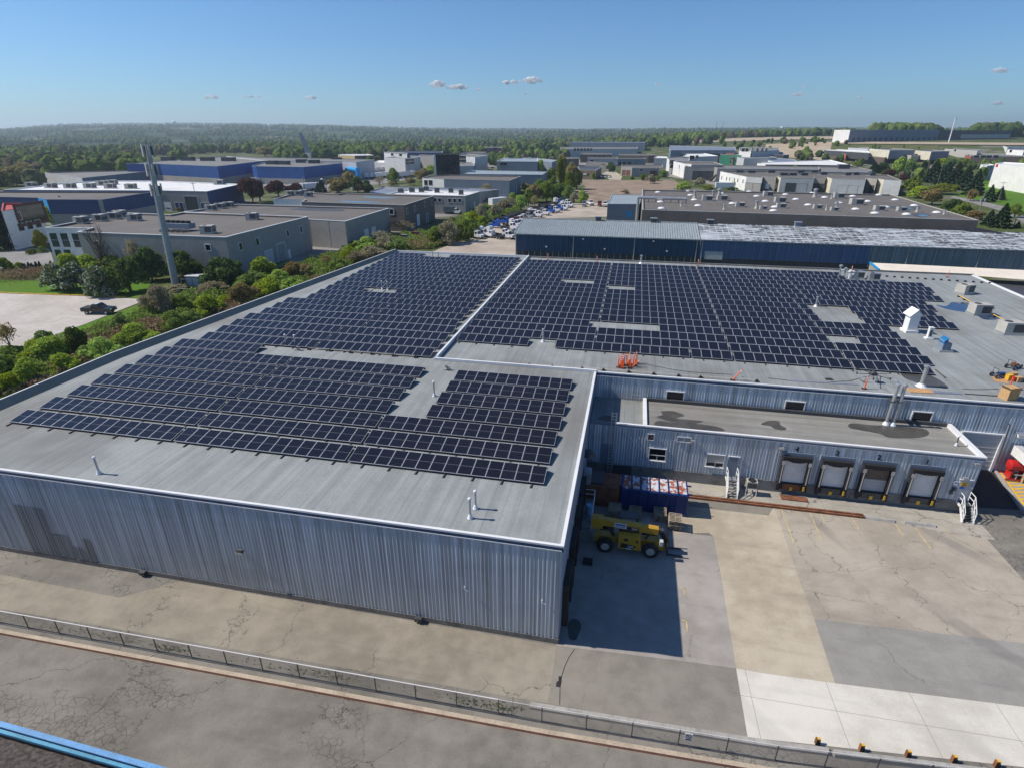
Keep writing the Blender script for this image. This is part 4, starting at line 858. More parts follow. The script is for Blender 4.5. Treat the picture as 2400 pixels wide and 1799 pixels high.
# packaged air units
def rooftop(name, label, p, z, d, rz, group, hood=True, mt='hvac', parts=True):
    w_,l_,h_ = d; t = thing(name,label,'rooftop unit',(p.x,p.y,z),rz,group)
    m = MB(); m.box(-w_/2-.08,w_/2+.08,-l_/2-.08,l_/2+.08,0,.25); m.build('curb',X['galv'],t)
    m = MB(); m.box(-w_/2,w_/2,-l_/2,l_/2,.25,.25+h_); m.build('casing',X[mt],t)
    if not parts: return t
    m = MB(); m.lathe([(0,h_+.26),(w_*.16,h_+.26),(w_*.17,h_+.32),(w_*.2,h_+.26)],(-w_*.22,0,0),12); m.build('fan_guard',X['dark'],t)
    m = MB(); m.box(w_/2,w_/2+.02,-l_*.42,l_*.42,.35,h_*.75); m.box(-w_*.1,w_*.45,-l_/2-.02,-l_/2,.35,.25+h_*.85); m.build('coil_grille',X['dark'],t)
    if hood:
        m = MB(); a=w_/2; m.add([(a,-l_*.4,.25+h_),(a+.35,-l_*.4,.25+h_*.55),(a+.35,l_*.4,.25+h_*.55),(a,l_*.4,.25+h_)],[(0,1,2,3),(3,2,1,0)]); m.add([(a,-l_*.4,.25+h_),(a,-l_*.4,.25+h_*.55),(a+.35,-l_*.4,.25+h_*.55)],[(0,1,2),(2,1,0)]); m.build('intake_hood',X[mt],t)
    return t
g = 'packaged air units on the right wing roof'
rooftop('rooftop_unit','beige air unit farthest back on the right wing, nearest the white roof corner',U(*cM4(1690,470),Z0),Z0,(2.0,1.5,1.15),.5,g)
rooftop('rooftop_unit','middle beige air unit beside the blue puddle on the right wing',U(*cM4(1815,650),Z0),Z0,(2.1,1.6,1.2),.12,g)
rooftop('rooftop_unit','beige air unit nearest the right border on the right wing roof',U(*cM4(2080,815),Z0),Z0,(2.2,1.6,1.25),.12,g)
rooftop('rooftop_unit','left small silver box unit at the rear edge behind the right solar rows',U(*cM4(770,345),Z0),Z0,(1.6,1.2,1.0),0,g,False,'galv')
rooftop('rooftop_unit','right small silver box unit at the rear edge behind the right solar rows',U(*cM4(905,358),Z0),Z0,(1.6,1.2,1.0),0,g,False,'galv')
p = U(*cM4(665,345),Z0); t = thing('exhaust_fans','cluster of silver exhaust pipes and hoods left of the two silver boxes','exhaust',(p.x,p.y,Z0))
for dx,dy,h in ((-.9,.3,1.9),(-.2,.1,1.5),(.5,-.2,1.2),(1.0,.2,1.0)):
    m = MB(); m.tube((dx,dy,0),(dx,dy,h),.13,n=8); m.tube((dx,dy,h*.75),(dx+.5,dy-.3,h*.75),.12,n=8); m.lathe([(.3,h),(.3,h+.25),(0,h+.4)],(dx,dy,0),10); m.build('exhaust',X['white' if dx>0 else 'galv'],t)
m = MB(); m.box(-1.2,1.4,-.5,.6,0,.12); m.build('base',X['galv'],t)
pts = [U(*cM4(a,b),Z0+.25) for a,b in ((1650,488),(1700,515),(1765,555),(1895,625),(1960,660),(2050,705),(2140,755),(2300,850))]
t = thing('gas_pipe','yellow gas pipe on blocks linking the air units of the right wing','pipe',tuple(pts[0])); m = MB(); m.path(pts,.055,8); m.build('pipe',X['yellow'],t,w=True)
m = MB()
for q in pts[:-1]: m.box(q.x-.15,q.x+.15,q.y-.1,q.y+.1,Z0,Z0+.2)
m.build('block',X['black'],t,w=True)
p = U(*cM4(1755,408),Z0); m = MB(); m.box(-.35,.35,-.25,.25,0,.3); o = tag(m.build('tool_box',X['yellow']),'small yellow box on the right wing roof behind the farthest air unit','box'); o.location=(p.x,p.y,Z0)
a,b = U(*cM4(895,320),Z0), U(*cM4(1915,386),Z0)
for i in range(16):
    q = a.lerp(b,i/15); m = MB(); m.box(-.16,.16,-.12,.12,0,.22); o = tag(m.build('pipe_block',X['black']),'small black block, %s from the left along the rear edge of the right wing'%ORD[i],'block','black blocks along the rear roof edge'); o.location=(q.x,q.y,Z0)
# warning line weights and rope along the front
wp = [U(*cM2(a,b),Z0) for a,b in ((460,957),(645,969),(820,984),(1003,998),(1190,1013),(1380,1026))]
wq = [U(*cM3(a,b),Z0) for a,b in ((150,1092),(348,1107),(605,1122),(790,1137),(1010,1152),(1225,1170),(1440,1185),(1630,1199),(2115,1232))]
for L_,ws in (('behind the left front solar block',wp),('along the front edge of the right wing',wq)):
    for i,q in enumerate(ws):
        m = MB(); m.add([(-.2,-.16,0),(.2,-.16,0),(.2,.16,0),(-.2,.16,0),(-.06,-.12,.26),(.16,-.12,.14),(.16,.12,.14),(-.06,.12,.26)],[(4,5,6,7),(0,1,5,4),(1,2,6,5),(2,3,7,6),(3,0,4,7)])
        o = tag(m.build('line_weight',X['black']),'black wedge shaped weight, %s from the left %s'%(ORD[i],L_),'weight','black line weights on the roof'); o.location=(q.x,q.y,Z0)
    m = MB(); m.path([(q.x,q.y,Z0+.2) for q in ws],.018,5); tag(m.build('rope',X['creamroof']),'thin pale line strung between the black weights '+L_,'rope')
for (a,b),lb,c in (((360,960),'small wire stand of tools behind the eighth solar row','M2'),((1655,1130),'small wire stand with a bent rod by the white roof corner','M2')):
    p = U(*cM2(a,b),Z0); t = thing('wire_stand',lb,'stand',(p.x,p.y,Z0)); m = MB(); rr = random.Random(a)
    for k in range(7): m.tube((rr.uniform(-.4,.4),rr.uniform(-.3,.3),.02),(rr.uniform(-.3,.3),rr.uniform(-.2,.2),rr.uniform(.3,.9)),.03,n=5)
    m.build('rods',X['dark'],t); m = MB(); m.box(-.35,.1,-.15,.15,.0,.12); m.box(-.1,.3,-.1,.1,.3,.42); m.build('tray',X['hvac'],t)
# orange delineator posts
def delin(p, label, z=Z0, h=1.05, tilt=(0,0), group='orange delineator posts'):
    t = thing('delineator_post',label,'delineator',(p.x,p.y,z),0,group)
    m = MB(); m.box(-.2,.2,-.2,.2,0,.05); m.build('base',X['black'],t)
    tx,ty = tilt; M_ = Matrix.Rotation(ty,4,'Y')@Matrix.Rotation(tx,4,'X')
    m = MB(); m.lathe([(.075,.04),(.06,.3),(.05,h),(.03,h+.06),(0,h+.06)],n=8).xf(M_); m.build('post',X['orange'],t)
    m = MB(); m.lathe([(.058,h*.68),(.056,h*.80)],n=8).xf(M_); m.lathe([(.055,h*.86),(.052,h*.95)],n=8).xf(M_); m.build('reflective_band',X['white'],t)
    return t
cl = ((918,1108),(935,1092),(945,1112),(962,1117),(952,1098),(966,1086),(990,1090),(1005,1078),(1010,1098),(1022,1108),(1045,1085),(1060,1096),(1075,1072))
for i,q in enumerate(cl): delin(U(*cM3(*q),Z0),'orange post, %s from the left in the upright cluster on the right wing roof'%ORD[i],tilt=(.04*((i*7)%3-1),.05*((i*5)%3-1)),h=1.25)
delin(U(*cM3(1018,1118),Z0),'orange post leaning across the front of the upright cluster',tilt=(-.3,.85),h=1.3)
delin(U(*cM3(1905,1218),Z0),'lone orange post leaning right near the front edge of the wing roof',tilt=(-.1,.6),h=1.3)
delin(U(*cM4(830,1292),Z0),'orange post in front of the black drone',tilt=(0,.05),h=1.2)
for (a,b),c,lb in (((310,180),cM3,'orange post at the rear roof edge nearest the white divider'),((733,202),cM3,'orange post at the rear roof edge before the middle of the navy wall'),((1605,232),cM3,'orange post at the rear roof edge before the grey wall panel'),((718,292),cM4,'orange post behind the silver exhaust cluster'),((1548,332),cM4,'orange post alone at the rear edge by the white canopy roof')):
    delin(U(*c(a,b),Z0),lb,h=1.15)
# drone, boards, carts, boxes
p = U(*cM4(890,1235),Z0); t = thing('drone','large black multirotor drone standing on thin legs at the front roof edge','drone',(p.x,p.y,Z0),.2)
m = MB(); m.box(-.3,.3,-.25,.25,.75,1.0); m.lathe([(.22,1.0),(.15,1.15),(0,1.18)],n=8); m.build('body',X['dark'],t)
for k in range(6):
    a = k*pi/3; m = MB(); m.tube((0,0,.85),(1.6*cos(a),1.6*sin(a),.9),.03,n=6); m.tube((1.6*cos(a),1.6*sin(a),.85),(1.6*cos(a),1.6*sin(a),1.02),.06,n=6); ar=m.build('arm',X['black'],t); m=MB(); m.cbox((1.6*cos(a),1.6*sin(a),1.04),(.8,.05,.012),a+1.2); m.build('rotor_blade',X['black'],ar)
for s in (-1,1): m = MB(); m.tube((s*.25,0,.8),(s*.75,0,.05),.025,n=6); m.tube((s*.75,-.5,.04),(s*.75,.5,.04),.025,n=6); m.build('landing_leg',X['black'],t)
def flat(name,pts,z,h,mt,label,cat):
    m = MB(); m.prism([(q.x,q.y) for q in pts],z,z+h,False); a=sum(pts[i].x*pts[(i+1)%len(pts)].y-pts[(i+1)%len(pts)].x*pts[i].y for i in range(len(pts)))
    if a<0: m.f=[f_[::-1] for f_ in m.f]
    return tag(m.build(name,X[mt]),label,cat)
flat('board',[U(*cM4(a,b),Z0) for a,b in ((1185,1287),(1390,1297),(1440,1335),(1232,1325))],Z0+.01,.05,'ply','orange brown board lying flat by the front edge of the right wing','board')
flat('board',[U(*cM4(a,b),Z0) for a,b in ((1395,1310),(1660,1328),(1680,1342),(1420,1332))],Z0+.01,.04,'slate','long blue grey plank lying beside the orange brown board','plank')
flat('board',[U(*cM4(a,b),Z0) for a,b in ((200,1218),(780,1255),(790,1263),(210,1228))],Z0+.01,.05,'galv','long thin metal rail lying on the roof left of the drone','rail')
flat('mat',[U(*cM4(a,b),Z0) for a,b in ((490,1203),(545,1205),(568,1220),(500,1218))],Z0+.01,.04,'black','small black mat on the roof left of the drone','mat')
p = U(*cM4(2095,1395),Z0); t = thing('cardboard_box','big open cardboard box at the front edge of the right wing roof','box',(p.x,p.y+.5,Z0),.35)
m = MB(); m.box(-.55,.55,-.45,.45,0,1.15); m.build('body',X['card'],t); m = MB(); m.add([(-.55,-.45,1.15),(-.55,.45,1.15),(-.85,.45,1.32),(-.85,-.45,1.32)],[(0,1,2,3),(3,2,1,0)]); m.add([(.55,-.45,1.15),(.55,.45,1.15),(.9,.45,.85),(.9,-.45,.85)],[(0,1,2,3),(3,2,1,0)]); m.add([(-.55,-.45,1.15),(.55,-.45,1.15),(.5,-.8,1.4),(-.5,-.8,1.4)],[(0,1,2,3),(3,2,1,0)]); m.build('flap',X['card'],t)
p = U(*cM4(2120,1290),Z0); t = thing('orange_rod','short orange marker rod behind the cardboard box','rod',(p.x,p.y+.6,Z0)); m=MB(); m.tube((0,0,0),(0,0,.9),.06,n=6); m.build('rod',X['orange'],t); m=MB(); m.box(-.15,.15,-.15,.15,0,.05); m.build('base',X['black'],t)
for (a,b),lb,rz in (((2115,1115),'black wheeled cart frame with an upright handle, the farther of the two carts',.6),((2000,1195),'low wheeled cart with pale tyres beside the heap of boxes',.2)):
    p = U(*cM4(a,b),Z0); t = thing('roof_cart',lb,'cart',(p.x,p.y,Z0),rz,'roof carts'); m = MB(); m.beam((-.7,-.3,.3),(.7,-.3,.3),.06,.06); m.beam((-.7,.3,.3),(.7,.3,.3),.06,.06); m.beam((-.6,-.3,.3),(-.6,.3,.3),.06,.06); m.beam((.6,-.3,.3),(.6,.3,.3),.06,.06); m.path([(-.6,-.3,.3),(-.6,-.3,.95),(-.6,.3,.95),(-.6,.3,.3)],.03); m.build('frame',X['dark'],t)
    for x in (-.55,.55):
        for y in (-.38,.38): wheel(t,x,y,.22,.14,'tyre','galv',rr_=.4)
    m = MB(); m.box(-.3,.45,-.22,.22,.33,.5); m.build('load',X['darkblue'] if b>1150 else X['rust'],t)
hp = [((2075,1215),'yellow','yellow crate in the heap of supplies behind the cardboard box',(.5,.4,.5)),((2120,1225),'red','red box in the middle of the heap of supplies',(.45,.4,.4)),((2155,1230),'card','small open carton at the right end of the heap of supplies',(.5,.4,.45)),((2185,1228),'dark','dark bag at the far right of the heap of supplies',(.4,.35,.25)),((2110,1195),'ply','tan box at the back of the heap of supplies',(.6,.4,.45))]
for (a,b),mt,lb,d in hp:
    p = U(*cM4(a,b),Z0); t = thing('supply_box',lb,'box',(p.x,p.y,Z0),.3,'heap of supplies on the roof'); m = MB(); m.box(-d[0]/2,d[0]/2,-d[1]/2,d[1]/2,.03,d[2]); m.build('body',X[mt],t); m = MB(); m.box(-d[0]/2-.02,d[0]/2+.02,-d[1]/2-.02,d[1]/2+.02,d[2],d[2]+.05); m.build('lid',X[mt],t)
flat('board',[U(*cM4(a,b),Z0) for a,b in ((1930,1190),(2060,1215),(2080,1250),(1960,1230))],Z0+.005,.03,'ply','brown sheet lying under the carts and the heap of supplies','board')
# wet patches and puddles
def blob(name, pts, z, mt, n=5):
    P_ = [U(p[0],p[1],z) for p in pts]; k = len(P_); out = []
    for i in range(k):                                # rounded outline
        p0,p1,p2,p3 = P_[i-1],P_[i],P_[(i+1)%k],P_[(i+2)%k]
        for s in range(n):
            t = s/n; q = .5*((2*p1)+(-p0+p2)*t+(2*p0-5*p1+4*p2-p3)*t*t+(-p0+3*p1-3*p2+p3)*t**3); out.append((q.x,q.y,z))
    a = sum(out[i][0]*out[(i+1)%len(out)][1]-out[(i+1)%len(out)][0]*out[i][1] for i in range(len(out)))
    if a<0: out.reverse()
    m = MB(); m.poly(out); return tag(m.build(name,X[mt]),kind='structure')
def cc(c,*pp): return [c(*p) for p in pp]
blob('damp_patch',cc(cM3,(1290,1485),(1400,1485),(1490,1520),(1420,1545),(1500,1555),(1650,1570),(1560,1592),(1400,1580),(1250,1535),(1300,1515)),5.304,'damp')
blob('damp_patch',cc(cM3,(1270,1565),(1420,1585),(1600,1592),(1780,1620),(1830,1655),(1600,1648),(1250,1612)),5.303,'damp')
blob('damp_patch',cc(cQ4,(0,315),(90,318),(110,350),(160,380),(130,395),(60,385),(20,360),(-60,345)),5.304,'damp')
blob('damp_patch',cc(cQ4,(720,335),(900,350),(1100,358),(1350,385),(1385,435),(1280,462),(1060,460),(960,425),(800,395),(700,372)),5.304,'damp')
blob('puddle',cc(cM4,(1150,1150),(1290,1155),(1420,1185),(1530,1250),(1550,1290),(1400,1272),(1300,1245),(1180,1200)),Z0+.004,'damp')
blob('puddle',cc(cM4,(1450,570),(1540,580),(1600,545),(1745,560),(1740,630),(1620,622),(1520,600)),Z0+.004,'puddleblue')
blob('puddle',cc(cM4,(1800,640),(1900,645),(2000,680),(1950,700),(1850,690)),Z0+.004,'puddleblue')
blob('damp_patch',cc(cM3,(740,1580-30),(800,1520),(870,1530),(860,1575)),5.184,'damp')
m = MB(); m.path([U(*cM3(a,b),Z0+.03) for a,b in ((1080,1075),(1150,1080),(1400,1130),(1560,1150),(1900,1170))],.02,5); tag(m.build('cable',X['black']),'thin black cable running right from the orange post cluster','cable')
m = MB(); m.path([U(*cM4(a,b),Z0+.03) for a,b in ((0,1200),(220,1225),(500,1235),(700,1225),(800,1200))],.02,5); tag(m.build('cable',X['black']),'thin black cable curving on the roof toward the drone','cable')
m = MB(); m.path([U(*cM4(a,b),Z0+.03) for a,b in ((1680,1293),(1800,1298),(1990,1292))],.02,5); m.path([U(*cM4(a,b),Z0+.03) for a,b in ((1700,1335),(2030,1358))],.05,5); tag(m.build('cable',X['black']),'dark cable lying left of the cardboard box','cable')
# ---------------------------------------------------------------- terrain heights and the town's buildings
def sst(a,b,x): t=min(1,max(0,(x-a)/(b-a))); return t*t*(3-2*t)
def lerp(a,b,t): return a+(b-a)*t
RIDGE=[(-600,309),(0,308.5),(90,304.5),(150,301.5),(250,299.5),(350,298),(450,297.5),(550,298),(700,299.5),(800,301),(900,303),(1000,304.8),(1100,306),(1200,307),(1350,307.5),(1500,307),(1700,306.5),(1850,306),(2000,307),(2400,308),(3200,309)]
def interp(tab,x):
    if x<=tab[0][0]: return tab[0][1]
    for (a,b),(c,d) in zip(tab,tab[1:]):
        if x<=c: return lerp(b,d,(x-a)/(c-a))
    return tab[-1][1]
def az_px(x,y):                                    # horizon column above a ground point
    dx,dy=x-CAM.x,y-CAM.y; f=Vector((FW.x,FW.y)).normalized(); a=dx*f.x+dy*f.y; b=dx*RX.x+dy*RX.y
    if a<=1: return -9999 if b<0 else 9999
    return 1200+F/cos(PITCH)*(b/a)*1.0
def terr(x,y):
    d=hypot(x-CAM.x,y-CAM.y); p=az_px(x,y)
    z=0.0
    z+=17.5*sst(1350,1980,p)*sst(640,930,d)+9*sst(1100,1600,p)*(1-sst(1500,1900,p)*.4)*sst(700,1400,d)
    far=(311-interp(RIDGE,p))*8000/F*.98+30
    z=lerp(z, max(far*.55,z), sst(1800,4200,d)); z=lerp(z, far, sst(4200,8000,d))
    if d>2500: z+=8*sin(x/410+1)*sin(y/530)*sst(2500,4000,d)*(1-sst(6000,7900,d))
    return z
def poly_area(p): return sum(p[i][0]*p[(i+1)%len(p)][1]-p[(i+1)%len(p)][0]*p[i][1] for i in range(len(p)))/2
def inset(pts,d):
    n=len(pts); out=[]
    for i in range(n):
        p0,p1,p2=Vector(pts[i-1][:2]),Vector(pts[i][:2]),Vector(pts[(i+1)%n][:2])
        a=(p1-p0).normalized(); b=(p2-p1).normalized(); na,nb=Vector((-a.y,a.x)),Vector((-b.y,b.x))
        k=1+na.dot(nb); m_=(na+nb)/max(k,.35); out.append((p1.x+m_.x*d,p1.y+m_.y*d))
    return out
class Bld:
    def __init__(s,label,pts,h,walls='greywall',roof='rooftan',cap='white',z=None,par=.4,name='building',cat='building',px=True,base=None,basemat=None,group=None):
        z0 = 0.0 if z is None else z
        if px and z is None:
            for _ in range(5):
                Pz=[U(a_,b_,z0+h) for a_,b_ in pts]; z0=.6*z0+.4*max(0,sum(terr(p.x,p.y) for p in Pz)/len(Pz))
        P=[U(a,b,z0+h) for a,b in pts] if px else [Vector((a,b,0)) for a,b in pts]
        P=[(p.x,p.y) for p in P]; n=len(P); wl=[walls]*n if isinstance(walls,str) else list(walls)
        if poly_area(P)<0: P=P[::-1]; wl=[wl[(n-2-i)%n] for i in range(n)]
        c=(sum(p[0] for p in P)/n,sum(p[1] for p in P)/n); s.P,s.z0,s.h,s.n=P,z0,h,n
        s.T=thing(name,label,cat,(c[0],c[1],z0),0,group); inn=inset(P,.35)
        for k in sorted(set(wl)):
            m=MB()
            for i in range(n):
                if wl[i]!=k: continue
                a,b=P[i],P[(i+1)%n]; zb=z0-2
                if base: m.add([(*a,z0+base),(*b,z0+base),(*b,z0+h),(*a,z0+h)],[(0,1,2,3)])
                else: m.add([(*a,zb),(*b,zb),(*b,z0+h),(*a,z0+h)],[(0,1,2,3)])
            m.build('wall',X[k],s.T,w=True)
        if base:
            m=MB(); o=inset(P,-.06)
            for i in range(n): a,b=o[i],o[(i+1)%n]; m.add([(*a,z0-2),(*b,z0-2),(*b,z0+base),(*a,z0+base)],[(0,1,2,3)])
            m.build('base_wall',X[basemat],s.T,w=True)
        m=MB(); m.poly(inn,z0+h-par)
        for i in range(n): a,b=inn[i],inn[(i+1)%n]; m.add([(*b,z0+h-par),(*a,z0+h-par),(*a,z0+h),(*b,z0+h)],[(0,1,2,3)])
        m.build('roof',X[roof],s.T,w=True)
        m=MB(); m.ring(inset(P,-.05),inn,z0+h,z0+h+.12); m.build('roof_edge',X[cap],s.T,w=True)
    def hit(s,px,py):                              # nearest wall plane a sight line meets
        d=ray(px,py); best=None
        for i in range(s.n):
            a,b=s.P[i],s.P[(i+1)%s.n]; ex,ey=b[0]-a[0],b[1]-a[1]; L=hypot(ex,ey); nx,ny=ey/L,-ex/L
            den=d.x*nx+d.y*ny
            if den>=0: continue
            t=((a[0]-CAM.x)*nx+(a[1]-CAM.y)*ny)/den; q=CAM+d*t; u=((q.x-a[0])*ex+(q.y-a[1])*ey)/L
            if -.5<=u<=L+.5 and (best is None or t<best[0]): best=(t,i,u,q.z)
        return best
    def op(s,px,py,w,h,name='window',mt='glass',frame='white',zc=None,depth=.06,fw=.12,mull=0,z=None):
        b=s.hit(px,py)
        if not b: return
        _,i,u,zz=b; a,e=s.P[i],s.P[(i+1)%s.n]; L=hypot(e[0]-a[0],e[1]-a[1]); t=Vector(((e[0]-a[0])/L,(e[1]-a[1])/L,0)); nrm=Vector((t.y,-t.x,0))
        if z is not None: zz=s.z0+z+h/2
        o=Vector((a[0],a[1],0))
        def bx(m,u0,u1,z0,z1,d0,d1):
            q=[o+t*uu+nrm*dd for uu,dd in ((u0,d0),(u1,d0),(u1,d1),(u0,d1))]
            m.add([(p.x,p.y,zk) for zk in (z0,z1) for p in q],[(0,1,2,3),(7,6,5,4),(4,5,1,0),(5,6,2,1),(6,7,3,2),(7,4,0,3)])
        m=MB(); bx(m,u-w/2,u+w/2,zz-h/2,zz+h/2,-.02,depth); g=m.build(name,X[mt],s.T,w=True)
        if frame:
            m=MB(); f=fw
            for u0,u1,z0,z1 in ((u-w/2-f,u+w/2+f,zz+h/2,zz+h/2+f),(u-w/2-f,u+w/2+f,zz-h/2-f,zz-h/2),(u-w/2-f,u-w/2,zz-h/2,zz+h/2),(u+w/2,u+w/2+f,zz-h/2,zz+h/2)): bx(m,u0,u1,z0,z1,-.02,depth+.05)
            for k in range(mull): bx(m,u-w/2,u+w/2,zz-h/2+h*(k+1)/(mull+1)-.03,zz-h/2+h*(k+1)/(mull+1)+.03,0,depth+.02)
            m.build('frame',X[frame],g,w=True)
        return g
    def band(s,i,z0,z1,mt,name='wall_band',d=.04,u0=0,u1=1):
        a,e=s.P[i],s.P[(i+1)%s.n]; L=hypot(e[0]-a[0],e[1]-a[1]); t=Vector(((e[0]-a[0])/L,(e[1]-a[1])/L,0)); nrm=Vector((t.y,-t.x,0)); o=Vector((a[0],a[1],0)); m=MB()
        q=[o+t*uu*L+nrm*dd for uu,dd in ((u0,-.01),(u1,-.01),(u1,d),(u0,d))]
        m.add([(p.x,p.y,s.z0+zk) for zk in (z0,z1) for p in q],[(0,1,2,3),(7,6,5,4),(4,5,1,0),(5,6,2,1),(6,7,3,2),(7,4,0,3)]); return m.build(name,X[mt],s.T,w=True)
def pp(c,*l): return [c(*q) for q in l]
WN=dict(mt='glass',frame='white')
roofs=[]
# 1 grey building behind the shrubs with white office front
b=Bld('long grey precast building with white two storey office end behind the blossoming trees',[cA(640,1255),(216,535.3),cA(1110,1320),cB(1650,1395),cC(750,1098),cB(1045,1035),cB(860,1068),cA(1825,1042)],9.0,['whitewall','whitewall','greywall','greywall','greywall','greywall','greywall','whitewall']); B1=b
for q in ((790,1430),(945,1432),(1110,1435)): b.op(*cA(*q),1.9,3.3,mt='glassgreen',mull=1,fw=.06)
for q in ((850,1640),(985,1640)): b.op(*cA(*q),1.7,2.4,mt='glassgreen',mull=0,fw=.06)
for q in ((1400,1490),(1240,1500)): pass
for c,q in ((cA,(1400,1490)),(cB,(1400,1540))): b.op(*c(*q),1.2,1.3)
for q in ((20,1455),(455,1335),(645,1278)): b.op(*cC(*q),1.0,1.5)
b.op(*cB(1865,1525),1.1,1.5); b.op(*cB(2110,1455),1.1,1.5)
b.op(*cC(175,1590),3.0,3.6,'door','palewall',z=0); b.op(*cC(360,1560),3.2,4.2,'door','greywall','palewall',z=0,fw=.45); b.op(*cC(470,1580),.9,2.1,'door','whitewall',z=0)
# 2
b=Bld('plain grey precast building with two white doors, second from the camera in the left row',[(431,497.2),cC(1280,1166),cC(1915,977),(556,479.5)],7.6,'greywall'); B2=b
b.op(*cC(1588,1330),2.6,3.6,'door','whitewall',z=.0); b.op(*cC(1692,1290),2.6,3.6,'door','whitewall',z=0); b.op(*cC(1765,1290),.9,1.9,'door','dark',z=0); b.op(*cC(1535,1400),.9,1.9,'door','palewall',z=0)
for k in range(1,6):
    b.band(b.hit(*cC(1050,1300))[1],0,7.4,'concdark','panel_joint',.02,k/9+.35,k/9+.353)
# 3
b=Bld('dark taupe building with small windows and rain pools on its gravel roof',[cC(245,843),(716,468.6),cC(655,885),cD(290,934),cD(720,798),cC(1270,757),cC(1190,770),cC(620,745)],8.4,['whitewall','whitewall','taupe','taupe','taupe','taupe','whitewall','whitewall'],cap='hvac'); B3=b
for q in ((110,1020),(330,1015),(443,975),(590,920),(690,895)): b.op(*cD(*q),1.3,1.7)
b.op(*cD(490,1085),2.4,3.6,'door','whitewall',z=.4); b.op(*cD(622,1105),2.2,3.0,'door','slate',z=.2)
b.op(*cC(1955,1028),1.5,1.7)
# 4
b=Bld('grey building with a bright white roof and a row of small square windows',[cD(30,772),cD(1170,800),cD(1380,736),cD(350,700)],7.0,'greywall','roofwhite'); B4=b
for q in ((738,855),(802,857),(945,862),(1018,863),(1090,865)): b.op(*cD(*q),1.2,1.4)
b.op(*cD(1300,880),2.0,3.4,'door','whitewall',z=.3); b.op(*cD(1245,955),1.2,2.0,'door','dark',z=.1)
Bld('low dark roofed building with blue sides between the white roof and the trees',[cC(1640,735),cD(40,772),cD(350,697),cC(1880,660)],5.5,'darkblue','slate','slate',par=.2)
Bld('narrow dark roofed grey building behind the white roofed one',[cD(300,697),cD(1385,738),cD(1650,708),cD(1230,688),cD(10,665)],6.0,'greywall','slate','hvac',par=.2)
# 5, 6
b=Bld('slate grey warehouse with white office corner and two dark windows',[cD(550,541),cD(862,556),cD(1803,578),cD(1970,515),cD(930,497),cD(650,508)],7.8,['whitewall','slate','slate','slate','slate','whitewall'],cap='hvac'); B5=b
for q in ((605,606),(672,606)): b.op(*cD(*q),2.4,2.6)
b.band(b.hit(*cD(640,606))[1],2.0,2.5,'white'); b.op(*cD(1875,700),1.2,4.5,'door','darkblue',z=0); b.op(*cD(1905,700),1.0,4.0,'door','palewall',z=0)
Bld('long slate building under a pale metal roof behind the slate warehouse',[cD(1150,483),cE(190,617),cE(262,572),cD(1260,427)],6.5,'slate','seamroof','seamroof',par=.1)
# blue and white factory roofs at far left
b=Bld('blue factory with a gravel roof and beige base at the left border',[(-60,461),cA(545,826),cA(670,851),cA(1470,853),cA(2195,742),(-60,449.5)],9.0,['darkblue','bluewall','darkblue','darkblue','darkblue','darkblue'],'rooftan','slate',base=4.2,basemat='greywall'); 
b.band(b.hit(*cA(600,880))[1],4.2,8.9,'cyan')
k=b.hit(*cA(1200,900))[1]; b.band(k,.0,8.9,'greywall','column',.3,.93,1.0)
b=Bld('wide low factory with a brilliant white roof studded with vents',[(7,446),(357,447.5),cB(730,722),cB(1380,734),cB(1880,627),cA(2190,578),cA(1430,580),cA(900,612)],8.0,['darkblue','greywall','greywall','darkblue','greywall','greywall','greywall','greywall'],'roofwhite'); BW=b
for q in ((945,870),(1000,880),(1320,890),(1385,890)): b.op(*cB(*q),2.0,3.4,'door','darkblue',z=0)
b.op(*cB(1160,880),6.0,6.0,'door','dark',z=0)
Bld('long pale low building with loading bays behind the white roof',[cA(1180,541),cB(590,437),cB(560,425),cA(640,462)],6.5,['slate','slate','palewall','palewall'],'roofmid','palewall')
b=Bld('huge royal blue factory hall, front block with a row of roof boxes',[cB(215,336),cB(700,338),cB(1530,372),cB(1715,351),cB(2211,291),cC(220,286),cB(1650,226),cA(2150,302)],11.0,'bluewall','roofmid','seamroof',base=4.0,basemat='greywall')
b=Bld('royal blue factory hall extension with a grey roof carrying dark vents',[cC(-60,366),cC(0,371),cC(680,383),cC(1240,327),cC(210,288)],10.5,'bluewall','roofmid','seamroof',base=3.6,basemat='greywall')
b=Bld('pale end block of the blue factory with plain white walls',[cC(1240,302),cC(1440,312),cC(1700,277),cC(1290,262),cC(0,242),cC(-420,226),cC(200,286)],11.5,['palewall']*7,'roofmid','seamroof')
# small beige things around
p=U(*cC(470,500),0); t=thing('dust_collector','grey green duct and cyclone unit in front of the blue factory','dust collector',(p.x,p.y,0)); 
m=MB(); m.box(-9,9,-3,3,4,6.5); m.build('hopper',X['lfduct'] if 'lfduct' in X else X['galv'],t); m=MB(); m.path([(-4,-3,8.5),(10,-3,8.5)],1.1,10); m.lathe([(0,4),(2.4,6),(2.4,10),(0,10.6)],(7,-3.5,0),12); m.build('duct',X['galv'],t); m=MB(); [m.tube((x,y,0),(x,y,4),.25) for x in (-8,0,8) for y in (-2,2)]; m.build('leg',X['galv'],t)
a,b_=U(*cC(1200,385),7),U(*cC(1465,425),7); t=thing('cyan_duct','bright blue ribbed duct between the factory wall and the trailers','duct',tuple(a)); m=MB(); m.path([a,b_],1.5,12); m.build('tube',X['cyan'],t,w=True); m=MB(); q=U(*cC(1465,490),0); m.tube((b_.x,b_.y,0),(b_.x,b_.y,8.2),1.6,n=12); m.build('riser',X['cyan'],t,w=True)
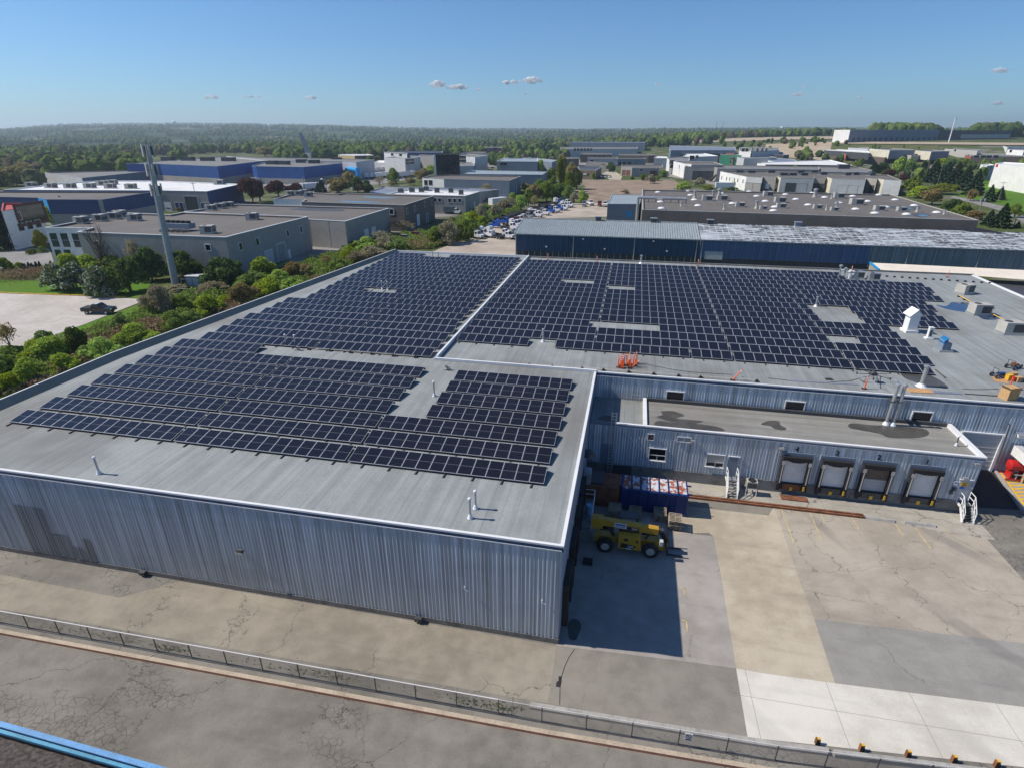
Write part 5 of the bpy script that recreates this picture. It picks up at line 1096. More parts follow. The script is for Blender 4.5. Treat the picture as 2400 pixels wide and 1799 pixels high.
# red roofed office at the left border
b=Bld('white three storey office with a red roof and brown glazed front at the left border',[cA(20,1018),cA(568,938),cA(556,905),cA(40,905)],10.5,['whitewall','brick','brick','brick'],'redroof','redroof')
b.op(*cA(450,1050),9.0,4.6,'window','glass','maroon',mull=2,fw=.8)
for q in ((260,1090),(300,1245),(425,1220),(548,1195)): b.op(*cA(*q),1.9,2.0)
# middle distance
b=Bld('black glass office block with one white pillar in the middle distance',[cD(715,203),cD(1085,203),cD(1090,190),cD(720,190)],17,'glass','roofmid','dark'); b.band(b.hit(*cD(900,270))[1],0,17,'white','pillar',.5,.0,.07)
b=Bld('white two storey office with dark window bands before the black glass block',[cD(800,360),cD(850,368),cD(1060,370),cD(1300,365),cD(1300,315),cD(845,318)],8,'palewall','roofmid','white')
k=b.hit(*cD(960,385))[1]; b.band(k,2,3.6,'glass','window_band',.05,.05,.9); b.band(k,5.2,6.8,'glass','window_band',.05,.05,.9)
b=Bld('white stepped office beside the black glass block',[cD(1080,225),cD(1180,228),cD(1310,245),cD(1490,212),cD(1200,195),cD(1085,200)],12,'palewall','roofmid'); b.op(*cD(1150,245),14,3,mt='glass'); b.op(*cD(1150,285),14,3,mt='glass')
for lb,pts,h,wl,rf,wz in (
 ('long white office with window grid at the end of the blue factory street',((300,262),(420,255),(520,228),(330,215),(0,245)),12,'palewall','roofmid',((350,285),(400,280),(350,325),(400,318))),
 ('white office with a dark roof line behind two dark conifers',((0,180),(330,205),(335,180),(0,165)),14,'palewall','roofmid',((120,200),(240,205))),
 ('long dark roofed block at the edge of the woods',((60,170),(840,175),(840,150),(60,152)),12,'darkblue','dark',()),
 ('brown flat factory shed beside the small white roof',((80,345),(305,330),(262,302),(80,330)),7,'brick','roofwhite',()),
 ('low beige shed with a wide roof left of the black glass block',((500,225),(715,230),(715,210),(520,205)),10,'hvac','rooftan',()),
 ('low beige school like block left of the poplar',((1110,185),(1840,182),(1830,168),(1290,160)),9,'hvac','rooftan',()),
 ('small brown house with a pale gable at the wood edge',((1460,105),(1690,105),(1690,90),(1460,90)),14,'brick','roofmid',((1595,118),)),
 ('pale slate factory with domed tanks in front of it',((1625,300),(2211,305),(2211,250),(1720,255)),9,'slate','seamroof',((1720,335),))):
    b=Bld(lb,[cD(*q) for q in pts],h,wl,rf)
    for q in wz: b.op(*cD(*q),6,2.2)
for x_,lb in ((1770,'left pale domed tank before the slate factory'),(2070,'right pale domed tank before the slate factory')):
    p=U(*cD(x_,410),0); t=thing('domed_tank',lb,'tank',(p.x,p.y,0)); m=MB(); m.lathe([(9,0),(9,4),(7.5,7),(4,9),(0,9.6)],n=16); m.build('shell',X['galv'],t); m=MB(); m.lathe([(9.1,3.8),(9.2,4.1),(9.1,4.3)],n=16); m.build('rim',X['white'],t)
b=Bld('orange walled shed with a white roof strip behind the yellow green bush',[cC(1180,210),cC(1420,218),cC(1700,212),cC(1600,195),cC(1200,195)],8,['lineyellow','brick','brick','brick','brick'],'roofwhite')
Bld('pale white roofed shed next to the white factory end block',[cC(1700,315),cC(1920,325),cC(2110,300),cC(1760,285)],7,'palewall','roofwhite')
# right of the hedgerow
for lb,pts,h,wl,rf,cap,wz in (
 ('huge grey hall with a row of roof vents before the wood, farthest row',((590,151),(1672,155),(1660,143),(605,140)),12.5,'slate','slate','galv',()),
 ('white low front of the huge grey hall with small square windows',((450,248),(900,243),(1560,240),(1560,215),(460,215)),9,'palewall','roofmid','white',((660,253),(706,253),(754,253),(800,253),(847,253),(895,253))),
 ('slate blue low shed with a bluish roof by the poplar',((0,405),(330,438),(410,405),(0,368)),7,'slate','seamroof','slate',((60,465),)),
 ('long brown flat building behind the poplar',((510,390),(720,383),(715,370),(430,360)),7,'brick','rooftan','hvac',()),
 ('brown brick block left of the long window building',((740,325),(1190,325),(1190,312),(770,300)),8,'brick','rooftan','hvac',((950,355),(1010,355),(1080,355))),
 ('flat grey building with tan roof and dark bays',((840,380),(1270,385),(1270,365),(860,360)),6.5,'slate','rooftan','hvac',((900,420),)),
 ('grey building with five bay doors right of the slate one',((1275,388),(1680,388),(1670,370),(1275,370)),6.5,'slate','rooftan','hvac',((1305,450),(1370,450),(1450,445))),
 ('tan roofed low house behind the leafy street tree',((810,470),(1150,478),(1120,445),(850,425)),5,'greywall','rooftan','hvac',()),
 ('brown flat building with white shapes along its roof',((1290,335),(1720,340),(1850,335),(1700,310),(1310,310)),7,'brick','rooftan','hvac',()),
 ('pale roofed shed between the brown flats and the white office',((1800,375),(1985,378),(1985,355),(1830,350)),8,'slate','roofwhite','white',())):
    b=Bld(lb,[cE(*q) for q in pts],h,wl,rf,cap)
    for q in wz: b.op(*cE(*q),3.5,3)
b=Bld('small brown brick office with white gravel on its roof by the bare lot',[cE(722,542),cE(965,552),cE(1045,500),cE(700,492)],5.8,'brick','dark','hvac'); b.band(b.hit(*cE(850,600))[1],2.2,3.4,'glass','window_band',.05,.05,.6); b.op(*cE(775,605),6,.6,'sign','white',None)
b=Bld('grey block workshop with two dark bay doors by the bare lot',[cE(1325,500),cE(1478,508),cE(1482,520),cE(1870,522),cE(1925,500),cE(1920,472),cE(1345,470)],6.0,'greywall','rooftan','hvac')
for q,w_,h_ in (((1365,595),4,4),((1425,595),4,4),((1790,590),5,4.4),((1835,605),1.6,2.4)): b.op(*cE(*q),w_,h_,'door','maroon','hvac',z=0)
b.op(*cE(1615,545),2.5,1.2)
# grey dock block, white fronted units
b=Bld('white fronted unit with tall pale wall and small dark windows left of the dock block',[cF(115,545),cF(270,580),cF(360,585),cF(370,598),cF(830,600),cF(700,555),cF(140,540)],9.5,['whitewall','whitewall','whitewall','greywall','greywall','greywall','whitewall'],'rooftan','white')
b.op(*cF(198,622),2,2.6); b.op(*cF(190,700),4,5,'door','whitewall','hvac',z=0)
b=Bld('grey loading dock block with three bays and an outside steel stair',[cF(275,625),cF(705,630),cF(745,650),cF(2211,668),cF(2211,622),cF(700,598),cF(300,600)],8.5,'greywall','roofmid','hvac'); 
for q in ((440,760),(540,755),(650,755)): b.op(*cF(*q),5,5.5,'door','dark','dark',z=.4)
for q,lb in (((440,765),'white trailer rear backed into the left bay of the grey dock block'),((648,755),'white trailer rear backed into the right bay of the grey dock block')):
    p=U(*cF(q[0],q[1]+40),0); t=thing('trailer',lb,'trailer',(p.x,p.y+1,0)); m=MB(); m.box(-2.2,2.2,-3,3,1.1,5.2); m.build('box',X['carwhite'],t); m=MB(); m.box(-2.1,2.1,-3.05,-3,1.3,5); m.build('rear_door',X['whitewall'],t); m=MB(); m.box(-1.6,1.6,-2.5,0,0,1.1); m.build('axle',X['black'],t)
a=U(*cF(640,830),0); q=U(*cF(730,740),5); t=thing('outside_stair','dark outside steel stair on the grey dock block','stairs',tuple(a)); m=MB(); m.beam(a,q,1.6,.5); m.build('flight',X['dark'],t,w=True); m=MB(); m.beam(a+Vector((0,-.8,1.2)),q+Vector((0,-.8,1.2)),.1,.1); m.tube((q.x,q.y,0),(q.x,q.y,5),.15); m.build('handrail',X['galv'],t,w=True)
# saw-toothed white units (near, in front of the hill)
zg=[cF(790,690),cF(1165,768),cF(1395,782),cF(1400,765),cF(1595,775),cF(1600,760),cF(1660,782),cF(2140,792),cF(2145,775),cG(150,650),cG(165,645),cG(222,660),cG(572,672),cG(575,655),cG(690,668),cG(695,660),cG(760,672),cG(942,682),cG(800,622),cG(0,600),cF(1500,690)]
wl=['cream','palewall','greywall','greywall','cream','cream','palewall','greywall','greywall','cream','cream','palewall','greywall','greywall','cream','cream','palewall','whitewall','greywall','greywall','whitewall']; wl[0]='whitewall'
b=Bld('row of white and grey stepped industrial units with dock doors, beyond the brown flat roof',zg,7.4,wl,'rooftan','hvac'); BZ=b
for q in ((808,780),(878,795),(922,800),(993,812),(1040,820),(1115,832)): b.op(*cF(*q),1.2,2.0,mt='glass',frame=None)
b.op(*cF(945,870),4,5,'door','whitewall','hvac',z=.4); 
for q in ((1195,925),(1315,915)): b.op(*cF(*q),4.2,4.2,'door','greywall','dark',z=.2)
b.op(*cF(1800,905),5,4.4,'door','dark','dark',z=.4); b.op(*cF(1955,900),5,4.4,'door','palewall','hvac',z=.4)
for q in ((330,745),(437,750),(870,765)): b.op(*cG(*q),4.5,4,'door','palewall','hvac',z=.4)
for q in ((105,755),(628,770),(35,750)): b.op(*cG(*q),3.6,4,'door','dark','dark',z=.2)
b=Bld('long grey roofed block with a black roof unit behind the stepped units',[cF(2000,660),cG(60,590),cG(575,598),cG(640,572),cG(500,545),cG(0,535),cF(1640,622)],7.6,['slate','slate','whitewall','whitewall','greywall','greywall','greywall'],'roofmid','hvac')
Bld('white roofed shop row with vents and a yellow end',[cF(1320,575),cF(1440,592),cF(2211,598),cG(440,525),cG(200,465),cF(1380,560)],7,['whitewall','dark','dark','greywall','greywall','cream'],'roofwhite','white')
Bld('white gabled shed with a broad blue grey roof',[cF(1475,535),cF(1600,560),cF(1900,548),cF(1850,520),cF(1560,495)],6.5,'whitewall','slate','white',par=.1)
for lb,pts,h,wl,rf,wz in (
 ('white office with three dark window bays at the lane end',((22,490),(60,545),(340,540),(345,490),(300,475)),9.5,'whitewall','roofmid',((95,560),(95,612),(85,560))),
 ('white office with dark window columns behind the red roof',((245,480),(440,480),(760,468),(560,430),(310,430)),10,'palewall','roofwhite',((380,490),(450,485))),
 ('blue grey long shed with a blue stripe on the hillside foot',((50,375),(75,385),(1010,385),(1000,345),(60,318)),10,'slate','slate',()),
 ('dark wide shed roof under the blue striped shed',((240,430),(800,425),(1180,418),(600,390),(250,398)),9,'dark','roofmid',()),
 ('green fronted shed with a flat grey roof',((790,450),(1180,458),(1195,432),(830,415)),8.5,'green','roofmid',()),
 ('dark teal long roof behind the green shed',((1190,440),(1700,455),(1780,448),(1500,425),(1200,428)),8,'dark','slate',()),
 ('pale grey twin shed with white gable end',((1030,490),(1130,505),(1310,500),(1600,492),(1480,462),(1050,458)),8,'palewall','roofmid',()),
 ('white and grey office with round corner near the hill foot',((1060,395),(1230,400),(1235,350),(1065,345)),10,'whitewall','roofmid',((1120,380),(1170,380))),
 ('long pale block right of the round cornered office',((1250,400),(1640,385),(1635,350),(1280,345)),9,'palewall','roofmid',((1320,380),(1390,380),(1450,380)))):
    b=Bld(lb,[cF(*q) for q in pts],h,wl,rf)
    for q in wz: b.op(*cF(*q),4,3)
def hipped(label,c,l,r,front,back,h,rh,wall,roof):
    a=U(*c(*front),0); q=U(*c(*l),0); w_=(U(*c(*r),0)-q); L=w_.length; t=thing('hip_roof_house',label,'house',tuple(q)); D_=L*.55; d=w_/L; n=Vector((-d.y,d.x,0)); P=[q,q+w_,q+w_+n*D_,q+n*D_]
    m=MB(); m.prism([(p.x,p.y) for p in P],-1,h); m.build('wall',X[wall],t,w=True)
    e=.8; E=[q-d*e-n*e,q+w_+d*e-n*e,q+w_+d*e+n*(D_+e),q-d*e+n*(D_+e)]; r1=q+d*D_*.45+n*D_/2; r2=q+w_-d*D_*.45+n*D_/2
    m=MB(); m.add([(p.x,p.y,h) for p in E]+[(r1.x,r1.y,h+rh),(r2.x,r2.y,h+rh)],[(0,1,5,4),(1,2,5),(2,3,4,5),(3,0,4),(3,2,1,0)]); m.build('roof',X[roof],t,w=True)
    for k in range(3):
        p=q+w_*(.2+.3*k); m=MB(); m.cbox((p.x-n.x*.05,p.y-n.y*.05,h*.5),(2.2,.2,2.4),atan2(d.y,d.x)); m.build('window',X['glass'],t,w=True)
hipped('maroon hip roofed house, the left smaller of the pair',cF,(640,560),(770,580),(700,570),None,6,4,'brick','maroon')
hipped('maroon hip roofed house, the right larger of the pair',cF,(775,590),(960,600),(860,600),None,6.5,4.5,'brick','maroon')
# hill on the right
def HB_(label,c,pts,h,dist,walls,roof,cap='white',**k):
    P=[]
    for q in pts:
        px,py=c(q[0],q[1]); x,y=polar(px,q[2]); P.append((x,y))
    z=sum(terr(*p) for p in P)/len(P); return Bld(label,P,h,walls,roof,cap,z=z,px=False,**k)
x=HB_('long white warehouse on the hill with dark dock doors along its shaded side',cG,[(242,0,900),(405,0,885),(1330,0,1010),(1290,0,1080),(560,0,1000)],13.5,900,['whitewall','slate','slate','slate','whitewall'],'roofwhite')  # slate on the long side puts its shade into the wall colour
for k in range(16): 
    q=440+k*56; pxx,pyy=cG(q,270); x.op(pxx,pyy,5,4.5,'door','dark',None,z=0)
x=HB_('unfinished dark steel frame hall beside the white hill warehouse',cG,[(1330,0,1010),(2080,0,1120),(2060,0,1190),(1330,0,1090)],11,1000,'dark','roofmid','dark')
for k in range(14): pxx,pyy=cG(1560+k*36,275); x.op(pxx,pyy,7,5,'opening','hvac',None,z=1)
for lb,pts,h,wl,rf,wz in (
 ('pale yellow flat factory with grey shaded side below the hill',((610,350),(820,368),(1080,362),(840,345)),9,['cream','slate','slate','cream'],'roofmid',()),  # slate sides carry their shade as wall colour, cream is the sunlit wall
 ('second pale yellow flat factory right of the first',((1085,368),(1250,382),(1440,375),(1260,362)),9,['cream','slate','slate','cream'],'roofmid',()),  # shade of the sides again put in as slate
 ('beige low factory between the two rows below the hill',((900,408),(1045,420),(1240,412),(1080,398)),7,['hvac','slate','slate','hvac'],'roofmid',()),
 ('grey flat block left of the yellow factory',((390,342),(600,352),(600,338),(400,332)),8,'palewall','roofmid',()),
 ('low block with a white strip roof left below the hill',((140,365),(610,395),(605,375),(160,350)),7,'dark','roofwhite',()),
 ('small orange brick unit among dark conifers',((325,405),(370,408),(370,396),(330,394)),8,'redbrick','roofmid',()),
 ('dark brown long factory under the conifers',((470,430),(770,440),(830,430),(500,408)),7,'brick','roofmid',()),
 ('tan low units right of the yellow factories',((1390,352),(1730,372),(1760,362),(1420,340)),8,'hvac','rooftan',((1500,365),)),
 ('salmon fronted block behind the yellow factories',((960,325),(1040,335),(1280,330),(1190,310),(980,315)),8,['cream','brick','brick','brick','cream'],'roofmid',()),
 ('red brick factory with a long dark window front',((1600,415),(1665,425),(2211,432),(2211,408),(1680,395)),10,['redbrick','brick','brick','brick','redbrick'],'roofmid',((1635,425),(1720,432),(1790,432),(1850,432),(1920,432))),
 ('white office with dark windows at the right border below the hill',((2040,360),(2211,368),(2260,345),(2060,335)),9,'whitewall','roofmid',((2075,375),)),
 ('slate roofed white block behind the right border office',((1985,320),(2040,335),(2260,330),(2211,305),(2000,300)),10,'whitewall','dark',()),
 ('white trailer like shed right of the red brick factory',((1830,470),(1960,478),(1970,462),(1850,458)),5,'palewall','roofwhite',()),
 ('brown low house at the right border behind the white hall',((2095,462),(2260,470),(2260,452),(2110,448)),6,'brick','rooftan',())):
    b=Bld(lb,[cG(*q) for q in pts],h*.62,wl,rf)
    for q in wz: b.op(*cG(*q),4,2.2)
b=Bld('white windowless hall with a small red mark at the right border',[cG(1915,503),cG(2320,545),cG(2420,512),cG(1990,490)],13,'whitewall','roofwhite'); bb=b
m=b.op(*cG(1932,525),2.6,1.6,'sign','red',None)
b=Bld('small white house with two window slots left of the white hall',[cG(1762,512),cG(1828,528),cG(1910,520),cG(1850,506)],9,['whitewall','palewall','palewall','whitewall'],'roofwhite'); b.op(*cG(1790,540),1.4,2.2,frame=None); b.op(*cG(1805,542),1.4,2.2,frame=None); b.op(*cG(1868,548),2.2,2.2,frame=None)
# big brown flat roof with air units behind the navy building
b=Bld('wide flat building with a brown gravel roof full of domes and air units',[cN3(1125,893),cN4(1820,985),cN4(1060,762),cN3(1125,720)],8.2,'concdark','rooftan','hvac'); BF=b
b.band(b.hit(*cN4(600,950))[1],0,8.1,'taupe','wall_panel',.05)
Z8=7.8
dm=thing('roof_dome','x','skylight',(0,0,0)); m=MB(); m.lathe([(1.15,0),(1.15,.25),(1.0,.42),(.6,.6),(0,.68)],n=14); m.build('dome',X['white'],dm); m=MB(); m.box(-1.2,1.2,-1.2,1.2,-.05,.18); m.build('curb',X['galv'],dm)
dl=[(cF,q) for q in ((318,980),(358,1040),(412,1108),(465,1192),(800,1015),(960,1160),(1310,1055),(1200,990),(1435,1128),(1725,1030),(1875,1100),(1550,1265),(2050,1182),(1570,1212),(2110,1010))]+[(cG,q) for q in ((145,860),(292,918),(590,902),(435,848),(700,835),(875,886),(1072,945),(775,962),(465,983),(663,1025),(992,1037),(1305,1018))]+[(cE,q) for q in ((1855,875),(1890,1015),(1905,1108))]
for i,(c,q) in enumerate(sorted(dl,key=lambda e:e[0](*e[1])[0])):
    p=U(*c(*q),Z8); px_,py_=c(*q)
    dup(dm,(p.x,p.y,Z8),0,'white skylight dome, %s from the left on the brown gravel roof'%ORD[i],'white domes on the brown gravel roof')
for ch in list(dm.children): bpy.data.objects.remove(ch)
bpy.data.objects.remove(dm)
hl=[(cF,(595,1110),1),(cF,(810,1105),1),(cF,(1470,1045),1),(cF,(1640,1135),1),(cF,(1065,1200),.8),(cF,(1655,1215),.8),(cF,(1400,1240),.6),(cG,(285,860),1),(cG,(468,928),1.1),(cG,(703,990),.8),(cG,(935,998),.7),(cG,(240,995),.6),(cF,(2180,1230),.7)]
for i,(c,q,s) in enumerate(sorted(hl,key=lambda e:e[0](*e[1])[0])):
    p=U(*c(*q),Z8); rooftop('rooftop_unit','beige air unit, %s from the left on the brown roof'%ORD[i],p,Z8,(3.4*s,2.6*s,1.5*s),0,'air units on the brown gravel roof')
cl_=[(cF,(415,1075),1.0),(cF,(678,1070),1.0),(cF,(765,1080),1.3),(cF,(225,1190),.6),(cF,(840,1240),.6),(cF,(1305,1225),.9),(cF,(2140,1060),1.0),(cG,(40,850),1.1),(cG,(215,870),.6),(cG,(162,985),.6),(cG,(265,965),.7),(cG,(1100,1005),.7),(cG,(1380,1030),.5),(cF,(1005,990),.5),(cF,(118,975),.5)]
for i,(c,q,s) in enumerate(sorted(cl_,key=lambda e:e[0](*e[1])[0])):
    p=U(*c(*q),Z8); t=thing('roof_fan','round exhaust stack, %s from the left on the brown gravel roof'%ORD[i],'exhaust fan',(p.x,p.y,Z8),0,'exhaust stacks on the brown gravel roof'); m=MB(); m.lathe([(.75*s,0),(.6*s,.6*s),(.45*s,.7*s),(.45*s,2.2*s)],n=10); m.build('stack',X['hvac' if i%3 else 'galv'],t); m=MB(); m.lathe([(.45*s,2.2*s),(.7*s,2.3*s),(.7*s,2.7*s),(0,2.9*s)],n=10); m.build('cap',X['galv'],t)
pts=[U(*cE(1560,1190),0),U(*cE(1590,1180),1),U(*cE(1615,950),9.0),U(*cE(1640,940),9.2),U(*cE(2211,960),9.2),U(*cF(300,1085),9.2)]
t=thing('roof_duct','long grey pipe rising at the left edge of the brown gravel roof','duct',tuple(pts[2])); m=MB(); m.tube((pts[2].x-1,pts[2].y,0),(pts[2].x-1,pts[2].y,9.2),.5,n=10); m.path([(pts[2].x-1,pts[2].y,9.2),tuple(pts[4]),tuple(pts[5])],.5,10); m.build('tube',X['galv'],t,w=True); m=MB(); [m.tube(pts[2].lerp(pts[5],k/6)-Vector((0,0,1.4)),pts[2].lerp(pts[5],k/6),.12,n=6) for k in range(1,7)]; m.build('support',X['dark'],t,w=True)
blob('puddle',cc(cG,(880,958),(960,955),(1040,962),(1030,972),(940,970)),Z8+.02,'puddleblue'); blob('puddle',cc(cG,(1110,1035),(1180,1033),(1220,1045),(1150,1050)),Z8+.02,'puddleblue'); blob('damp_patch',cc(cG,(820,950),(960,945),(1150,960),(1040,985),(900,980)),Z8+.012,'damp'); blob('damp_patch',cc(cG,(1030,1025),(1180,1022),(1240,1045),(1130,1062)),Z8+.012,'damp')
blob('puddle',cc(cC,(1200,872),(1480,872),(1800,890),(1700,897),(1400,893),(1250,885)),8.03,'puddleblue'); blob('puddle',cc(cC,(1530,808),(1700,805),(2030,825),(1850,832),(1600,820)),8.03,'puddleblue'); blob('damp_patch',cc(cC,(480,985),(800,965),(1250,990),(1200,1015),(800,1010)),7.23,'damp')
# metal shed left of it
b=Bld('grey metal lean to shed with a pale roof beside the brown flat roof',[cE(1130,1038),cE(1590,1040),cE(1625,905),cE(1190,903)],6.2,'slate','seamroof','seamroof',par=.05); b.op(*cE(1445,1120),2.0,2.4,'door','cyan',None,z=1.5)
# other roof units on far buildings
def scatter_units(lbl,z,lst,d,mt='hvac',grp=None):
    for i,(c,a,b_) in enumerate(lst):
        p=U(*c(a,b_),z); rooftop('rooftop_unit','%s, %s from the left'%(lbl,ORD[i]),p,z,d,.05*i,grp or lbl,mt=mt,hood=d[0]>2.4)
scatter_units('air unit on the white ended grey building',8.65,[(cA,1180,1190),(cA,1450,1155),(cA,1650,1125),(cA,1735,1095),(cA,1945,1150),(cB,1405,1330),(cB,2040,1135)],(2.8,2.2,1.5))
p=U(*cB(1050,1290),8.65); t=thing('cooling_fans','blue grey cooler bank with a row of black fans on the grey building','cooler',(p.x,p.y,8.65)); m=MB(); m.box(-4.5,2.5,-1.2,1.2,.5,1.7); m.build('casing',X['slate'],t)
for k in range(5): m=MB(); m.lathe([(.62,1.7),(.62,2.2),(.5,2.2),(.5,1.75),(0,1.75)],(-3.8+k*1.35,0,0),12); m.build('fan_ring',X['black'],t)
m=MB(); [m.beam((x,-3.2,.2),(x+1,-1.2,.2),.5,.3) for x in (-4,-2.5,-1,.5,2)]; m.build('pipe_rack',X['dark'],t)
scatter_units('air unit on the plain grey building',7.25,[(cB,1440,1000),(cB,1575,975),(cB,1700,955)],(3.0,2.0,1.4))
scatter_units('air unit on the dark taupe building',8.05,[(cC,490,790),(cC,610,790),(cC,690,775),(cC,760,810)],(2.6,2.0,1.5))
scatter_units('dark fan unit on the small white roof',6.65,[(cD,245,755),(cD,405,745),(cD,540,745),(cD,610,725),(cD,765,750),(cD,965,750),(cD,1110,780)],(2.0,1.6,1.6),'dark')
scatter_units('grey vent box on the white factory roof',7.65,[(cA,460,665),(cA,740,680),(cA,1015,682),(cA,1300,682),(cA,1475,645),(cA,1595,685),(cA,1620,630),(cA,1890,690),(cB,1560,630)],(4,3,1.8),'hvac')
scatter_units('dark vent box on the blue factory front',10.6,[(cB,830,290),(cB,1115,292),(cB,1395,295),(cB,1700,298)],(9,5,2.5),'dark')
scatter_units('dark vent box on the blue factory extension',10.1,[(cC,230,345),(cC,410,348),(cC,530,275),(cC,660,322),(cC,840,330),(cC,1165,290)],(7,4,2.2),'dark')
scatter_units('dark unit on the stepped units roof',7.0,[(cF,1060,710),(cF,1230,715),(cF,1515,712),(cF,1690,750),(cF,1820,750),(cF,1930,715),(cF,1980,750),(cF,2120,715),(cG,120,620),(cG,370,625),(cG,450,622),(cG,620,628)],(4,3,1.3),'dark')
scatter_units('white roof vent on the huge grey hall',12.6,[(cE,665,148),(cE,795,148),(cE,925,148),(cE,1060,148),(cE,1190,148),(cE,1325,148),(cE,1455,148),(cE,1590,150)],(3,3,2.2),'white')
p=U(*cG(335,560),7.2); rooftop('rooftop_unit','black box unit on the long grey roofed block behind the stepped units',p,7.2,(7,4,2.6),0,None,mt='dark')
# navy and weathered metal building right behind the wing
N=thing('metal_shed','long gabled metal building, navy walls with a pale ribbed roof behind the solar wing','warehouse',(0,125,0))
h1=5.75; a=U(1208,547.5,h1); e1=U(1642,562,h1); d=(e1-a); d.z=0; L=d.length; d/=L; n=Vector((-d.y,d.x,0)); 
rg=U(*cN3(165,968),h1+2.2); Dp=(Vector((rg.x,rg.y,0))-Vector((a.x,a.y,0))).dot(n); RH=2.2
XN=lambda s,t,z:(a.x+d.x*s+n.x*t,a.y+d.y*s+n.y*t,z)
L2=L+150
m=MB(); ribs(m,XN(0,0,0),XN(L,0,0),1.3,h1,.45,.06); m.add([XN(0,0,0),XN(0,0,h1),XN(0,Dp,h1+RH),XN(0,2*Dp,h1),XN(0,2*Dp,0)],[(0,1,2,3,4)]); m.build('wall',X['steelnavy'],N,w=True)
m=MB(); m.add([XN(0,.3,0),XN(L,.3,0),XN(L,.3,1.3),XN(0,.3,1.3)],[(0,1,2,3)]); m.build('open_base',X['dark'],N,w=True)
m=MB()
for k in range(int(L/1.6)): q=XN(k*1.6+.4,.25,0); m.box(q[0]-.06,q[0]+.06,q[1]-.1,q[1]+.05,0,1.3)
m.build('base_stud',X['hvac'],N,w=True)
def roofp(s0,s1,mt,nm,seam=.6,sl=True):
    m=MB(); m.add([XN(s0,-.25,h1+.0),XN(s1,-.25,h1+.0),XN(s1,Dp,h1+RH),XN(s0,Dp,h1+RH),XN(s1,2*Dp,h1),XN(s0,2*Dp,h1)],[(0,1,2,3),(3,2,4,5)])
    k=s0+.2
    while k<s1 and sl:
        m.add([XN(k,-.25,h1),XN(k+.09,-.25,h1+.0),XN(k+.09,Dp,h1+RH),XN(k,Dp,h1+RH),XN(k,-.25,h1+.12),XN(k+.09,-.25,h1+.12),XN(k+.09,Dp,h1+RH+.12),XN(k,Dp,h1+RH+.12)],[(4,5,6,7),(0,4,7,3),(5,1,2,6)])
        m.add([XN(k,2*Dp,h1),XN(k+.09,2*Dp,h1),XN(k+.09,Dp,h1+RH),XN(k,Dp,h1+RH),XN(k,2*Dp,h1+.12),XN(k+.09,2*Dp,h1+.12),XN(k+.09,Dp,h1+RH+.12),XN(k,Dp,h1+RH+.12)],[(7,6,5,4),(3,7,4,0),(6,2,1,5)])
        k+=seam
    return m.build(nm,X[mt],N,w=True)
def weathered():
    mm,nt,bs=newmat('peeling painted roof'); p=pos(nt); ang=atan2(d.y,d.x)
    pr_=pos(nt,(1,1,1),-ang); sp=nd(nt,'SeparateXYZ',{0:pr_})
    def stripe(ax,per,wd): return mth(nt,'LESS_THAN',mth(nt,'ABSOLUTE',mth(nt,'SUBTRACT',mth(nt,'FRACT',mth(nt,'DIVIDE',sp.outputs[ax],per)),.5)),wd)
    grid=mth(nt,'MULTIPLY',mth(nt,'MAXIMUM',stripe(0,1.5,.09),stripe(1,1.45,.11)),rng(nt,nz(nt,p,.5,3,.6),.35,.6))
    flake=rng(nt,nz(nt,pos(nt,(.25,2.2,1),-ang),1.0,5,.7),.47,.51)
    zone=mth(nt,'MULTIPLY',rng(nt,nz(nt,pos(nt,(.5,1,1)),.035,3,.55),.34,.44),mth(nt,'LESS_THAN',sp.outputs[0],mth(nt,'ADD',(Vector((a.x,a.y)).dot(Vector((d.x,d.y)))+L+92),mth(nt,'MULTIPLY',nz(nt,p,.1,2),30))))
    k=mth(nt,'MULTIPLY',mth(nt,'MULTIPLY',flake,zone),mth(nt,'SUBTRACT',1.0,mth(nt,'MULTIPLY',grid,.95)))
    c=mixc(nt,rng(nt,nz(nt,p,.3,4),.3,.7),(.40,.44,.47),(.52,.55,.57)); c=mixc(nt,k,c,(.045,.042,.04))
    nt.links.new(c,bs.inputs['Base Color']); bs.inputs['Roughness'].default_value=.6; return mm
X['peel']=weathered()
roofp(-.3,L,'seamroof','roof'); 
m=MB(); m.beam(XN(-.3,-.3,h1-.05),XN(L,-.3,h1-.05),.2,.25); m.beam(XN(-.3,Dp,h1+RH+.1),XN(L,Dp,h1+RH+.1),.5,.12); m.beam(XN(-.3,-.3,h1),XN(-.3,Dp,h1+RH),.2,.25); m.build('roof_trim',X['seamroof'],N,w=True)
for s in (.15,L*.328,L*.66,L*.985):
    m=MB(); q=XN(s,-.08,0); m.tube((q[0],q[1],0),(q[0],q[1],h1),.12,n=6); m.build('downpipe',X['galv'],N,w=True)
for c,q in ((cN3,(297,1210)),(cN3,(800,1230)),(cN3,(1337,1248)),(cN3,(615,1143)),(cN3,(1222,1162))):
    px_,py_=c(*q); dd=ray(px_,py_); tt=((Vector((a.x,a.y,0))-Vector((CAM.x,CAM.y,0))).dot(n))/dd.dot(n); w_=CAM+dd*tt; m=MB(); m.box(w_.x-.2,w_.x+.2,w_.y-.4,w_.y,w_.z-.15,w_.z+.15); m.build('wall_lamp',X['white'],N,w=True)
def ridgep(px_,py_):
    dd=ray(px_,py_); rp0=Vector(XN(0,Dp,0)); tt=((rp0-Vector((CAM.x,CAM.y,0))).dot(n))/dd.dot(n); w_=CAM+dd*tt; return Vector((w_.x,w_.y,0))
